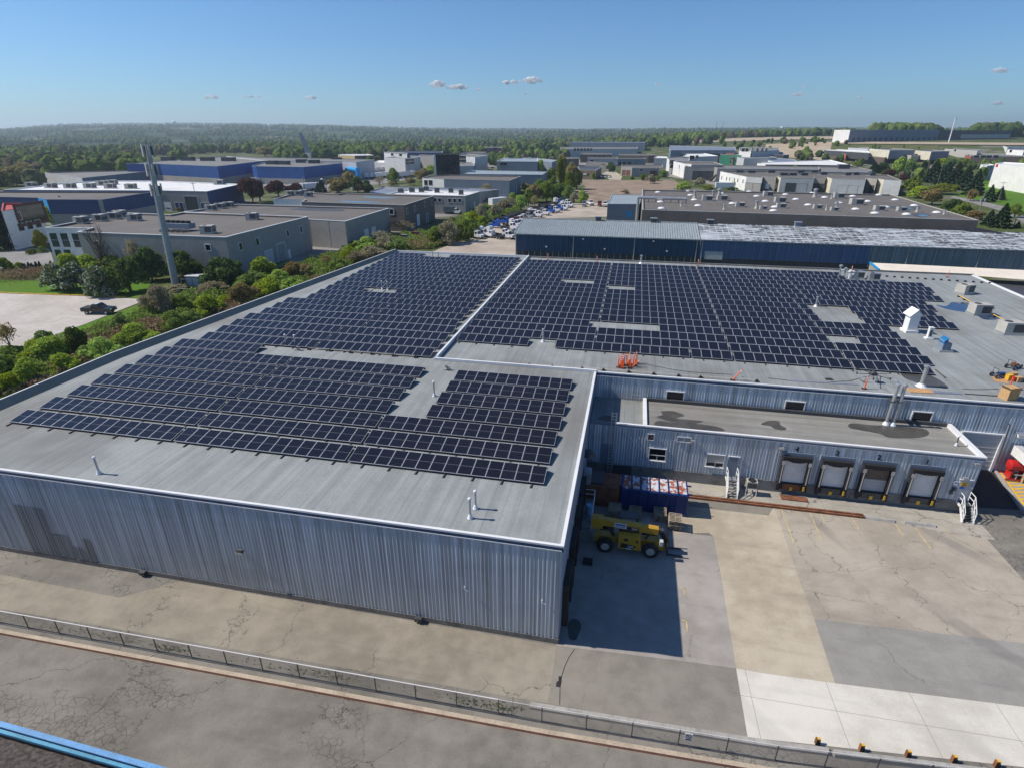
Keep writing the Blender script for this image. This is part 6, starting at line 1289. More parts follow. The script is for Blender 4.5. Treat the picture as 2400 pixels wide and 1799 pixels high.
for q,lb in (((748,955),'left of two dark ridge vents on the pale ribbed roof'),((1225,968),'right of two dark ridge vents on the pale ribbed roof'),((1713,985),'grey ridge vent at the start of the peeling roof')):
    p=ridgep(*cN3(*q)); t=thing('ridge_vent',lb,'roof vent',(p.x,p.y,h1+RH-.55),atan2(d.y,d.x),'ridge vents'); m=MB(); m.box(-.75,.75,-.6,.6,0,1.5); m.build('box',X['dark'],t); m=MB(); m.box(-.9,.9,-.75,.75,1.5,1.62); m.build('cap',X['galv'],t)
p=ridgep(*cN4(262,1000)); t=thing('ridge_vent','grey ridge vent on the peeling roof farther right','roof vent',(p.x,p.y,h1+RH-.55),atan2(d.y,d.x),'ridge vents'); m=MB(); m.box(-.75,.75,-.6,.6,0,1.5); m.build('box',X['slate'],t); m=MB(); m.box(-.9,.9,-.75,.75,1.5,1.62); m.build('cap',X['galv'],t)
def sN(px,py,off=0.0):
    dd=ray(px,py); tt=((Vector((a.x,a.y,0))-Vector((CAM.x,CAM.y,0))).dot(n))/dd.dot(n); w_=CAM+dd*tt; return (Vector((w_.x-a.x,w_.y-a.y,0))).dot(d)
G0=sN(*cN4(872,1300)); S1,S2=sN(*cN4(1205,1290)),sN(*cN4(1815,1320)); D0,D1=sN(*cN3(1655,1330)),sN(*cN3(1812,1335))
N2=thing('metal_shed','long metal building with a peeling white roof and weathered blue to grey ribbed walls','warehouse',XN(L+60,5,0))
def part2(f):  # same frame, other thing
    return f
m=MB(); ribs(m,XN(L+.1,0,0),XN(G0,0,0),1.3,h1,.45,.06); m.build('wall',X['steelblue2'],N2,w=True)
m=MB(); ribs(m,XN(G0,0,0),XN(L2,0,0),.6,h1,.45,.06); m.build('wall',X['steelgrey'],N2,w=True)
m=MB(); m.add([XN(L,.3,0),XN(L2,.3,0),XN(L2,.3,1.3),XN(L,.3,1.3)],[(0,1,2,3)]); m.build('open_base',X['dark'],N2,w=True)
m=MB(); m.add([XN(L+.1,-.25,h1),XN(L2,-.25,h1),XN(L2,Dp,h1+RH),XN(L+.1,Dp,h1+RH),XN(L2,2*Dp,h1),XN(L+.1,2*Dp,h1)],[(0,1,2,3),(3,2,4,5)]); m.build('roof',X['peel'],N2,w=True)
m=MB(); m.beam(XN(L+.1,-.3,h1-.05),XN(L2,-.3,h1-.05),.2,.25); m.build('gutter',X['slate'],N2,w=True)
m=MB(); rp=[]
for a_,b_ in ((1545,1040),(1800,1046),(2065,1098),(1740,1085)):
    px_,py_=cN4(a_,b_); dd=ray(px_,py_); nr=Vector((-n.x*RH/Dp,-n.y*RH/Dp,1)); p0=Vector(XN(0,0,h1)); w_=CAM+dd*((p0-CAM).dot(nr)/dd.dot(nr)); rp.append((w_.x,w_.y,w_.z+.03))
m.add(rp,[(0,1,2,3),(3,2,1,0)]); m.build('dark_panel',X['dark'],N2,w=True)
for s in (L+.6,S1,S2): m=MB(); q=XN(s,-.1,0); m.tube((q[0],q[1],0),(q[0],q[1],h1),.12,n=6); m.build('downpipe',X['galv'],N2,w=True)
m=MB(); q0=XN(D0,-.12,0); q1=XN(D1,-.12,0); m.add([(q0[0],q0[1],1.0),(q1[0],q1[1],1.0),(q1[0],q1[1],3.0),(q0[0],q0[1],3.0)],[(0,1,2,3)]); m.build('sheet_door',X['palewall'],N2,w=True)
# cream canopy roof
P=[U(*cM4(a_,b_),4.6) for a_,b_ in ((882,206),(958,268),(1820,322),(2300,360),(2300,275),(2211,272))]
C_=thing('canopy_building','low building with a bright cream roof wedged behind the right wing','building',(P[1].x,P[1].y,0)); m=MB(); m.poly([(q.x,q.y) for q in (P[1],P[2],P[3],P[4],P[0])],4.6); m.build('roof',X['creamroof'],C_,w=True)
m=MB(); m.add([(P[1].x,P[1].y,0),(P[0].x,P[0].y,0),(P[0].x,P[0].y,4.55),(P[1].x,P[1].y,4.55)],[(0,1,2,3),(3,2,1,0)]); m.build('wall',X['cream'],C_,w=True); m=MB(); m.beam((P[1].x,P[1].y,4.6),(P[0].x,P[0].y,4.6),.3,.35); m.build('edge_flashing',X['cyan'],C_,w=True)
P=[U(*cM4(a_,b_),3.6) for a_,b_ in ((1885,345),(2140,470),(2400,600),(2500,370))]; m=MB(); m.prism([(q.x,q.y) for q in P],0,3.4); o=m.build('dark_shed',X['dark']); tag(o,'dark low shed below the cream roof at the right border','shed')
# ---------------------------------------------------------------- ground out to the horizon, lots, roads
rings=[0,8,20,40,80,130,200,280,360,440,520,600,660,720,780,840,900,960,1020,1080,1150,1250,1400,1600,1800,2050,2300,2600,3000,3400,3900,4400,5000,5600,6300,7000,7700,8000,8600,9500]
NA=260; V=[]; 
for r_ in rings:
    for k in range(NA):
        a=2*pi*k/NA; x,y=CAM.x+r_*sin(a),CAM.y+r_*cos(a); zz=terr(x,y)-.03
        if r_>8100: zz-= (r_-8000)*.03
        V.append((x,y,zz))
Q=[(i*NA+k,(i+1)*NA+k,(i+1)*NA+(k+1)%NA,i*NA+(k+1)%NA) for i in range(len(rings)-1) for k in range(NA)]
def groundmat():
    m,nt,bs=newmat('fields woods and town ground'); p=pos(nt)
    dist=nd(nt,'VectorMath',{0:p,1:(CAM.x,CAM.y,0)},operation='DISTANCE').outputs['Value']
    rough_=mixc(nt,rng(nt,nz(nt,p,.5,5,.7),.3,.7),(.045,.075,.018),(.11,.125,.045))
    rough_=mixc(nt,mth(nt,'MULTIPLY',rng(nt,nz(nt,p,.035,4,.6),.48,.62),.75),rough_,(.20,.185,.16))
    vo=nd(nt,'TexVoronoi',{'Vector':nd(nt,'Mapping',{'Vector':p,'Scale':(1,.6,1),'Rotation':(0,0,.3)}).outputs[0],'Scale':.0042},feature='F1')
    h=nd(nt,'SeparateColor',{0:vo.outputs['Color']}).outputs[0]
    rmp=nt.nodes.new('ShaderNodeValToRGB'); nt.links.new(h,rmp.inputs[0]); e=rmp.color_ramp; e.interpolation='CONSTANT'
    cols=[(0,(.022,.045,.014)),(.34,(.07,.115,.03)),(.5,(.028,.055,.017)),(.66,(.10,.13,.045)),(.76,(.24,.19,.13)),(.86,(.03,.06,.018))]
    e.elements[0].position=0; e.elements[0].color=c4(cols[0][1]); e.elements[1].position=cols[1][0]; e.elements[1].color=c4(cols[1][1])
    for q,c in cols[2:]: x=e.elements.new(q); x.color=c4(c)
    farm=mixc(nt,mth(nt,'MULTIPLY',rng(nt,nz(nt,p,.012,5,.7),.42,.58),.75),rmp.outputs[0],(.024,.048,.015))
    farm=mixc(nt,mth(nt,'MULTIPLY',rng(nt,nz(nt,p,.07,4,.7),.45,.65),.6),farm,(.014,.030,.010))
    c=mixc(nt,rng(nt,dist,850,1500),rough_,farm); nt.links.new(c,bs.inputs['Base Color']); bs.inputs['Roughness'].default_value=.95; bs.inputs['Specular IOR Level'].default_value=.05; return m
go=meshobj('ground',npmesh('ground',V,Q,groundmat(),True)); tag(go,kind='structure')
sheet('parking_lot', us(cK,(-1500,930),(0,998),(900,1030),(1665,1066),(1300,1210),(960,1345),(690,1440))+us(cL,(510,668),(0,865),(-900,1250)), .01,'lot')
sheet('lawn', us(cK,(-1500,730),(0,845),(520,868),(1700,880),(1665,1060),(900,1024),(0,992),(-1500,924)), .008,'grass')
sheet('lawn', us(cK,(1700,1075),(1330,1212),(960,1348),(690,1443))+us(cL,(500,672),(700,760),(1000,700),(1330,480)), .012,'grass')
q=[U(*cK(a,b)) for a,b in ((-400,976),(0,994),(400,1010),(900,1026),(1420,1043))]
for i,(a,b) in enumerate(zip(q,q[1:])):
    m=MB()
    for k in range(5): m.beam(tuple(a.lerp(b,k/5)+Vector((0,0,.08))),tuple(a.lerp(b,(k+.93)/5)+Vector((0,0,.08))),.25,.16)
    if i==0: kb=m
    else: kb.v,kb.f,kb.m=kb.v+m.v,kb.f+[tuple(x+len(kb.v) for x in f_) for f_ in m.f],kb.m+m.m
tag(kb.build('kerb',X['yellow']),'yellow painted kerb between the lawn and the pale parking lot','kerb')
sheet('driveway', us(cK,(-900,640),(60,530),(330,488),(560,497),(605,640),(540,695),(0,745),(-900,760)), .006,'lotgrey')
sheet('driveway', us(cN2,(150,1400),(490,1424),(830,1282),(1100,1192),(1500,1112),(1430,1055),(1160,1050),(790,1185),(480,1195)), .006,'lotgrey')
sheet('driveway', us(cD,(730,1110),(1150,1060),(1230,1010),(1400,900),(1700,860),(1790,800),(1640,795),(1180,1000),(730,1040)), .006,'lotgrey')
sheet('gravel_lot', us(cD,(700,1600),(1060,1448),(1895,1452),(1960,1800),(600,1800)), .02,'gravel')
sheet('gravel_lot', us(cT,(120,828),(840,835),(1080,480),(2350,440),(2350,225),(1600,240),(1000,400),(600,545),(150,760)), .012,'gravel')
sheet('field', us(cE,(690,690),(1330,692),(1700,690),(2100,700),(2280,830),(1640,832),(1600,960),(1190,960),(1100,1010),(660,1015),(640,850),(820,790)), .014,'dirt')
sheet('driveway', us(cE,(1150,685),(1320,690),(1340,640),(1250,570),(1130,560),(1050,600)), .018,'conctan')
sheet('car_park', us(cE,(690,480),(2300,480),(2300,310),(690,290)), .006,'lotgrey')
sheet('car_park', us(cA,(620,545),(1850,520),(1850,375),(620,375)), .006,'lotgrey')
sheet('car_park', us(cB,(600,600),(2100,600),(1950,470),(700,455)), .01,'lotgrey')
sheet('car_park', us(cC,(-100,640),(900,760),(2211,560),(2211,380),(600,560),(-50,500)), .01,'lotgrey')
sheet('car_park', us(cD,(100,460),(560,330),(900,330),(1650,390),(1500,330),(1000,300),(100,300)), .012,'lotgrey')
sheet('car_park', us(cB,(900,1000),(1300,1010),(1420,940),(880,920)), .014,'lot')
sheet('car_park', us(cF,(0,760),(200,790),(800,900),(1400,975),(2211,990),(2211,930),(900,850),(300,780),(50,650),(0,650)), .01,'lotgrey')
sheet('car_park', us(cF,(-50,560),(2211,600),(2211,400),(-50,340)), .008,'lotgrey')
sheet('road', us(cG,(1440,850),(1720,925),(1960,990),(2350,1180),(2350,1120),(1990,945),(1760,890),(1480,840)), .015,'lotgrey')
sheet('lawn', us(cG,(1480,835),(1760,885),(1990,940),(2400,1110),(2400,700),(1880,665),(1760,610),(1740,700)), .010,'grass')
sheet('lawn', us(cK,(170,395),(470,375),(440,455),(240,440)), .014,'grass')
def drape(name,p0,p1,d0,d1,mt,dz=.4,n=24,k=12):
    V=[]
    for i in range(n+1):
        for j in range(k+1):
            x,y=polar(lerp(p0,p1,i/n),lerp(d0(i/n) if callable(d0) else d0,d1(i/n) if callable(d1) else d1,j/k)); V.append((x,y,terr(x,y)+dz))
    Q=[(i*(k+1)+j,(i+1)*(k+1)+j,(i+1)*(k+1)+j+1,i*(k+1)+j+1) for i in range(n) for j in range(k)]
    tag(meshobj(name,npmesh(name,V,Q,X[mt])),kind='structure')
X['baretan']=pave('bare tan earth',(.36,.28,.19),(.47,.385,.28),crack=0,st=.3,stain=(.25,.18,.12))
drape('bare_field',1800,1955,lambda t:760-60*t,lambda t:900,'baretan'); drape('bare_field',1560,1990,lambda t:1150-120*t,lambda t:1500-250*t,'baretan',.6)
drape('bare_field',1965,2420,870,905,'baretan',.5); drape('bank',1955,2210,690,862,'rough',.45)
# ---------------------------------------------------------------- vegetation
def crown(seed,n,leaf,lobes=11,zlo=.16,squash=.62,spread=.58,lob=(.32,.50),droop=0.0,gaps=.25):
    r=np.random.RandomState(seed); C=[]; Rr=[]
    for i in range(lobes):
        a=r.rand()*2*pi; rad=spread*sqrt(r.rand()); z=zlo+.14+(1-zlo-.40)*r.rand()*(1-.45*rad); C.append((rad*cos(a),rad*sin(a),z+.06)); Rr.append(lob[0]+(lob[1]-lob[0])*r.rand())
    C.append((0,0,.68)); Rr.append(.42); C=np.array(C); Rr=np.array(Rr); w_=Rr**2/np.sum(Rr**2)
    k=r.choice(len(C),n,p=w_); d=r.normal(size=(n,3)); d/=np.linalg.norm(d,axis=1)[:,None]; d[:,2]=np.where(d[:,2]<-.35,-d[:,2],d[:,2])
    rad=Rr[k]*(.72+.36*r.rand(n)); P=C[k]+d*rad[:,None]*np.array([1,1,squash])
    # holes: drop leaves where a coarse noise is low
    f=np.sin(P[:,0]*9+seed)*np.sin(P[:,1]*8.3+seed*2)*np.sin(P[:,2]*10+seed*3)+.25*r.normal(size=n); keep=f>np.quantile(f,gaps); P=P[keep]; d=d[keep]; n=len(P)
    P[:,2]=np.clip(P[:,2],.03,1.05)-droop*(P[:,0]**2+P[:,1]**2)
    nr=d+.8*r.normal(size=(n,3)); nr/=np.linalg.norm(nr,axis=1)[:,None]; t=np.cross(nr,r.normal(size=(n,3))); t/=np.linalg.norm(t,axis=1)[:,None]+1e-9; b=np.cross(nr,t)
    s=(leaf*(.55+.9*r.rand(n)))[:,None]; S=np.array([1,1,.72])
    V=np.stack([P-t*s*S,P-b*s*.55*S+nr*s*.1,P+t*s*S,P+b*s*.55*S+nr*s*.12],1).reshape(-1,3); return V,np.arange(4*n).reshape(-1,4)
def conifer(seed,n,leaf,zlo=.06,pw=1.0):
    r=np.random.RandomState(seed); u=r.rand(n)**.62; z=zlo+(1-zlo)*(1-u); lay=np.round(z*13)/13+.02*r.normal(size=n); a=r.rand(n)*2*pi; br=np.floor(a/(2*pi)*11+lay*7)/11*2*pi; a=.4*a+.6*br
    R=(1-lay)**pw*(.55+.45*np.sqrt(r.rand(n)))*(.85+.25*np.sin(br*3+lay*40)); R=np.clip(R,0.02,1)
    P=np.c_[R*np.cos(a),R*np.sin(a),np.clip(lay-.05*R,.02,1.0)]; o=np.c_[np.cos(a),np.sin(a),-.25*np.ones(n)]; o/=np.linalg.norm(o,axis=1)[:,None]
    nr=np.c_[.5*r.normal(size=n),.5*r.normal(size=n),np.ones(n)]; b=np.cross(o,nr); b/=np.linalg.norm(b,axis=1)[:,None]; s=(leaf*(.6+.8*r.rand(n)))[:,None]; S=np.array([1,1,.45])
    V=np.stack([P-o*s*S,P-b*s*.5*S,P+o*s*1.2*S,P+b*s*.5*S],1).reshape(-1,3); return V,np.arange(4*n).reshape(-1,4)
def trunkmesh(seed,bare=False):
    r=random.Random(seed); m=MB(); top=.55; m.tube((0,0,-.03),(.02,.01,top),.055,.03,7)
    def limb(p,d,l,rad,dep):
        q=p+d*l; m.tube(p,q,rad,rad*.55,5,False)
        if dep>0:
            for k in range(3 if bare else 2):
                e=(d+Vector((r.uniform(-.8,.8),r.uniform(-.8,.8),r.uniform(-.15,.6)))).normalized(); limb(p+d*l*r.uniform(.5,1),e,l*r.uniform(.55,.8),rad*.55,dep-1)
    for k in range(9 if bare else 6):
        a=k*2.4+r.random(); z=r.uniform(.12,.5) if not bare else r.uniform(.03,.35); limb(Vector((0,0,z)),Vector((cos(a)*.75,sin(a)*.75,r.uniform(.5,1.0) if not bare else r.uniform(.7,1.5))).normalized(),r.uniform(.25,.42) if not bare else r.uniform(.3,.42),.024,3 if bare else 1)
    me=bpy.data.meshes.new('trunk'); me.from_pydata(m.v,[],m.f); me.materials.append(X['bark']); return me
TR=[trunkmesh(s) for s in range(3)]; TB=[trunkmesh(s,True) for s in (11,12)]
CR={}
def variants(kind,fn,mats_): CR[kind]=[(npmesh('crown',*fn(s),X[mt])) for s,mt in enumerate(mats_)]
variants('shrub', lambda s:crown(s+1,5600,.062,lobes=16,zlo=-.08,spread=.72,lob=(.2,.38)),['lfgreen','lfbright','lfgreen','lfolive','lfgreen'])
variants('bright',lambda s:crown(s+11,5600,.062,lobes=16,zlo=-.08,spread=.7,lob=(.2,.38)),['lfbright','lfbright'])
variants('grey',  lambda s:crown(s+21,5000,.058,lobes=17,zlo=-.08,spread=.72,lob=(.2,.36),gaps=.36),['lfgrey','lfgrey'])
variants('dark',  lambda s:crown(s+31,5200,.064,lobes=14,zlo=-.06,spread=.68,lob=(.22,.38)),['lfdark','lfgreen'])
variants('blossom',lambda s:crown(s+41,7500,.058,lobes=17,zlo=-.10,squash=.5,spread=.68,lob=(.24,.40),droop=.10,gaps=.3),['lfblossom','lfblossom'])
variants('tree',  lambda s:crown(s+51,3400,.08,lobes=14,zlo=.0,spread=.64,lob=(.26,.42)),['lfgreen','lfgreen','lfbright','lfolive'])
variants('brighttree',lambda s:crown(s+61,3600,.078,lobes=14,zlo=.0,spread=.62,lob=(.26,.42)),['lfbright','lfyellow'])
variants('darktree',lambda s:crown(s+71,4200,.074,lobes=15,zlo=-.06,spread=.64,lob=(.26,.42)),['lfdark','lfdark'])
variants('redtree',lambda s:crown(s+81,3200,.08,lobes=12,zlo=.10),['lfred','lfred'])
variants('sparse',lambda s:crown(s+91,1300,.055,lobes=12,zlo=.15,gaps=.35),['lfolive','lfgrey'])
variants('conifer',lambda s:conifer(s+101,3800,.11),['lfneedle','lfneedle'])
variants('cedar', lambda s:conifer(s+111,2600,.16,.0,.55),['lfneedle'])
variants('poplar',lambda s:crown(s+121,3000,.085,lobes=14,zlo=.06,spread=.45),['lfgreen','lfyellow'])
variants('yellowbush',lambda s:crown(s+131,3600,.07,lobes=10,zlo=.03),['lfyellow'])
NM={'shrub':'shrub','bright':'shrub','grey':'shrub','dark':'shrub','blossom':'blossom_tree','tree':'leafy_tree','brighttree':'leafy_tree','darktree':'leafy_tree','redtree':'red_leaf_tree','sparse':'sparse_tree','conifer':'conifer_tree','cedar':'cedar','poplar':'poplar_tree','yellowbush':'shrub','bare':'bare_tree'}
AD={'shrub':'mid green leafy shrub','bright':'fresh bright green shrub','grey':'grey green twiggy shrub','dark':'dark green dense shrub','blossom':'wide tree with white blossom','tree':'rounded green leafy tree','brighttree':'bright yellow green leafy tree','darktree':'dark green leafy tree','redtree':'dark red leaved tree','sparse':'sparse half leafed tree','conifer':'dark pointed conifer','cedar':'narrow dark cedar','poplar':'tall green poplar','yellowbush':'yellow green bush','bare':'bare branching tree'}
vr=random.Random(5); cnt={}
def plant(kind,x,y,z,r_,h,label,group):
    t=thing(NM[kind],label,'shrub' if NM[kind] in ('shrub','cedar') else 'tree',(x,y,z),vr.uniform(0,6.28),group); t.scale=(r_,r_*vr.uniform(.92,1.08),h)
    if kind!='bare':
        L_=CR[kind]; meshobj('crown',L_[vr.randrange(len(L_))],t)
    meshobj('trunk',(TB if kind=='bare' else TR)[vr.randrange(2)],t); return t
def hedge(where,group,lst,s_=None):
    rows=[]
    for kind,c,bx,by,ty,w_ in lst:
        px,py=c(bx,by); tp=c(bx,ty); sc=(c(1000,0)[0]-c(0,0)[0])/1000; p=U(px,py,0); dep=(p-CAM).dot(FW); r_=w_*sc/2*dep/F*1.12; h=max(1.0,hgt(p,tp,0)); rows.append((px,kind,p,r_,h))
    rows.sort(key=lambda e:e[0]); k={}
    tot={}
    for e in rows: tot[e[1]]=tot.get(e[1],0)+1
    for px,kind,p,r_,h in rows:
        k[kind]=k.get(kind,0)+1
        lb='%s, %s from the left %s'%(AD[kind],ORD[k[kind]-1],where) if tot[kind]>1 else '%s %s'%(AD[kind],where)
        plant(kind,p.x,p.y,0,r_,h,lb,group)
hedge('along the left edge of the warehouse','shrubs along the left edge of the warehouse',[('grey',cL,1400,500,225,280),('dark',cL,1575,480,330,210),('bright',cL,1800,500,320,280),('shrub',cL,1500,655,465,260),('grey',cL,1840,330,212,260),('shrub',cL,2110,430,222,260),('shrub',cL,2190,240,120,220),('dark',cL,1060,640,485,220),('bright',cL,1180,760,565,290),('bright',cL,900,915,685,340),('dark',cL,690,865,585,230),('bright',cL,560,1010,825,290),('shrub',cL,460,905,680,340),('bright',cL,285,1115,850,280),('dark',cL,90,1005,840,270),('sparse',cL,110,835,555,230),('shrub',cL,80,1210,1000,300),('shrub',cL,390,770,630,200),('grey',cL,760,765,660,210),('shrub',cL,1350,770,650,220),('shrub',cL,-60,1100,820,280),('grey',cL,620,1000,880,180),('shrub',cL,1040,840,700,220),('shrub',cL,1640,590,470,230),('bright',cL,1950,430,330,200),('shrub',cL,330,900,720,260),('dark',cL,760,900,760,200)])
hedge('in the hedgerow behind the cell tower','shrubs between the warehouse and the grey buildings',[('bright',cN2,70,1480,1285,240),('shrub',cN2,330,1480,1335,220),('shrub',cN2,440,1480,1345,150),('bright',cN2,120,1610,1470,300),('sparse',cN2,620,1400,1275,110),('shrub',cN2,300,1600,1470,260),('bright',cN2,810,1330,1200,150),('grey',cN2,1000,1335,1195,300),('grey',cN2,870,1350,1240,200),('dark',cN2,660,1420,1345,110),('dark',cN2,730,1390,1310,100),('shrub',cN2,560,1560,1440,200),('bright',cN2,960,1245,1115,220),('grey',cN2,1130,1240,1110,200),('shrub',cN2,1240,1260,1140,180),('sparse',cN2,1280,1090,975,220),('sparse',cN2,1090,1190,1060,200),('dark',cN2,1560,1195,1035,170),('grey',cN2,1660,1185,975,240),('sparse',cN2,1740,1150,1020,200),('shrub',cN2,1850,1120,960,200),('bright',cN2,1870,1010,905,170),('shrub',cN2,850,1230,1160,140),('dark',cN2,930,1215,1150,120),('shrub',cN2,-60,1600,1440,260),('bright',cN2,200,1520,1400,200)])
hedge('around the picnic lawn','trees around the lawn and the cell tower',[('blossom',cK,660,960,615,340),('blossom',cK,880,965,605,360),('blossom',cK,1150,1020,640,350),('darktree',cK,1480,985,575,460),('darktree',cK,1720,860,435,320),('shrub',cK,820,770,535,330),('bright',cK,1010,775,540,300),('shrub',cK,1290,775,555,320),('bare',cK,1190,770,165,440),('sparse',cK,1560,770,345,240),('darktree',cK,2090,860,495,440),('grey',cK,1990,960,900,260),('darktree',cL,1940,260,-10,390),('bright',cK,1980,790,480,260),('shrub',cK,1500,780,560,280),('shrub',cK,1650,800,620,240)])
hedge('by the white office driveway','plants by the white office driveway',[('shrub',cK,60,720,590,180),('shrub',cK,-30,740,560,200),('dark',cK,340,560,500,90),('dark',cK,385,548,492,75),('shrub',cK,475,540,462,100),('brighttree',cK,480,520,265,150),('shrub',cK,225,735,640,110),('shrub',cK,120,735,620,110)]+[('cedar',cK,a,750,t_,46) for a,t_ in ((300,655),(345,640),(380,650),(430,632),(470,630),(540,660),(600,625),(275,650))])
hedge('before the left blue factory','trees before the blue factory',[('brighttree',cA,860,1215,890,430),('brighttree',cA,1000,1190,900,240),('conifer',cA,960,1160,795,240),('conifer',cA,1120,1160,850,280),('conifer',cA,60,1570,880,340),('conifer',cA,170,1520,960,260),('tree',cA,90,660,370,320),('tree',cA,420,650,285,400),('redtree',cA,770,600,435,190),('tree',cA,250,660,400,260),('darktree',cA,-80,660,360,300)])
hedge('by the white trailer yard','trees by the trailer yard',[('redtree',cB,2050,910,525,350),('redtree',cC,330,810,565,360),('redtree',cC,560,785,605,230),('redtree',cC,60,880,560,240),('conifer',cC,950,745,560,170),('conifer',cC,900,745,600,120),('tree',cC,1200,755,515,340),('tree',cC,1340,640,425,190),('darktree',cC,1470,745,500,270),('darktree',cC,1610,770,560,180),('redtree',cC,1570,770,640,150),('brighttree',cC,1170,750,630,200),('tree',cC,1980,620,380,190),('sparse',cC,1780,660,500,180),('sparse',cC,1950,660,580,140),('sparse',cB,560,1030,770,170),('poplar',cB,860,960,740,130),('shrub',cB,970,1020,960,90),('sparse',cB,1750,900,640,160),('tree',cB,1700,880,790,110)])
hedge('near the middle offices','trees around the offices',[('conifer',cD,500,400,225,140),('tree',cD,690,480,345,260),('tree',cD,560,590,400,220),('tree',cD,1085,495,375,120),('tree',cD,1250,420,345,110),('yellowbush',cD,980,500,450,150),('sparse',cD,1460,870,590,240),('conifer',cD,265,300,180,80),('conifer',cD,60,280,170,90),('conifer',cD,-30,290,180,80),('tree',cD,380,640,520,160),('darktree',cD,130,640,560,140),('conifer',cD,1460,300,235,60),('sparse',cD,1520,350,290,150),('brighttree',cC,1340,255,205,200),('conifer',cC,1710,290,150,110),('brighttree',cC,540,245,125,230),('tree',cC,130,230,70,260)])
hedge('beside the truck lot','trees beside the truck lot',[('dark',cD,740,1500,1255,220),('grey',cD,900,1460,1165,280),('shrub',cD,1180,1450,1110,240),('shrub',cD,1080,1400,1250,180),('bright',cD,1200,1180,1035,190),('grey',cD,1400,1160,890,220),('shrub',cD,1300,1150,1000,180),('grey',cD,1590,1100,900,200),('grey',cD,1720,1060,820,260),('sparse',cD,1830,1030,790,200),('tree',cD,1960,1000,770,200),('tree',cD,2080,950,680,200),('tree',cD,2160,900,600,200),('bright',cD,1850,860,740,150),('tree',cD,2030,740,600,150),('shrub',cD,1420,1230,1080,160),('grey',cD,980,1180,1090,160),('grey',cD,1250,1010,930,140),('tree',cE,60,1010,730,230),('tree',cE,250,1010,680,260),('poplar',cE,450,880,310,150),('tree',cE,600,820,410,200),('tree',cE,560,860,550,240),('brighttree',cE,690,820,520,150),('tree',cE,400,990,720,270),('tree',cE,560,1010,750,200),('bright',cE,750,1015,825,190),('tree',cE,170,600,385,110),('tree',cE,320,720,500,180),('darktree',cE,680,830,590,150),('tree',cE,150,880,660,200),('grey',cE,640,1040,850,150),('sparse',cE,80,1100,900,160),('tree',cE,330,900,640,180),('darktree',cE,80,760,665,120),('shrub',cE,560,700,540,120)])
hedge('around the bare lot','trees around the bare lot',[('darktree',cE,1170,575,425,150),('tree',cE,1060,560,450,100),('brighttree',cE,920,680,580,70),('shrub',cE,1640,700,590,110),('grey',cE,1750,740,600,190),('shrub',cE,1840,700,620,110),('dark',cE,1485,690,625,60),('shrub',cE,1930,650,540,140),('grey',cE,1380,890,820,140),('bright',cE,2190,830,720,160),('bright',cF,270,930,830,190),('grey',cF,480,900,770,170),('shrub',cF,620,950,880,170),('grey',cF,230,760,650,90),('sparse',cF,970,930,830,90),('dark',cF,950,965,905,140)])
hedge('at the right border','trees at the right border',[('tree',cG,900,640,420,150),('tree',cG,1010,610,440,180),('darktree',cG,800,640,560,150),('redtree',cG,810,650,560,130),('conifer',cG,1150,640,470,170),('conifer',cG,1260,700,460,200),('conifer',cG,1380,720,480,200),('conifer',cG,1480,740,490,210),('conifer',cG,1580,780,520,210),('conifer',cG,1680,830,560,190),('tree',cG,1350,560,440,140),('tree',cG,1580,560,440,150),('brighttree',cG,1740,520,450,120),('tree',cG,1050,830,620,220),('brighttree',cG,1120,860,730,260),('brighttree',cG,1350,820,700,280),('tree',cG,1250,930,750,220),('darktree',cG,1470,1000,860,240),('tree',cG,1560,1050,900,200),('tree',cG,1680,1080,980,180),('conifer',cG,1960,1165,910,210),('conifer',cG,1840,1140,980,150),('conifer',cG,1950,880,740,120),('conifer',cG,1840,900,720,130),('tree',cG,1650,890,760,130),('tree',cG,2110,1060,910,150),('conifer',cG,2140,1170,1100,70),('sparse',cG,2190,780,680,90),('darktree',cG,870,830,760,130),('darktree',cG,980,680,640,140),('redtree',cG,950,690,610,110),('conifer',cG,745,815,750,60),('tree',cG,640,800,750,80),('tree',cG,480,540,470,110),('conifer',cG,650,600,490,140),('darktree',cG,730,600,480,140),('redtree',cG,1440,450,385,90),('redtree',cG,1530,450,390,80),('darktree',cG,1870,390,310,130),('darktree',cG,1940,395,320,110),('conifer',cG,1320,445,405,60),('conifer',cG,240,460,380,80),('darktree',cG,420,460,400,120),('darktree',cG,300,470,410,100),('tree',cG,60,380,325,130)])
hedge('among the right units','trees among the right units',[('redtree',cF,520,560,445,60),('sparse',cF,480,550,440,70),('sparse',cF,620,545,430,110),('darktree',cF,1420,560,480,110),('darktree',cF,1150,600,530,80),('tree',cF,2100,440,345,170),('darktree',cF,1310,410,370,70),('conifer',cF,1660,400,335,40),('sparse',cF,1720,520,450,120)])
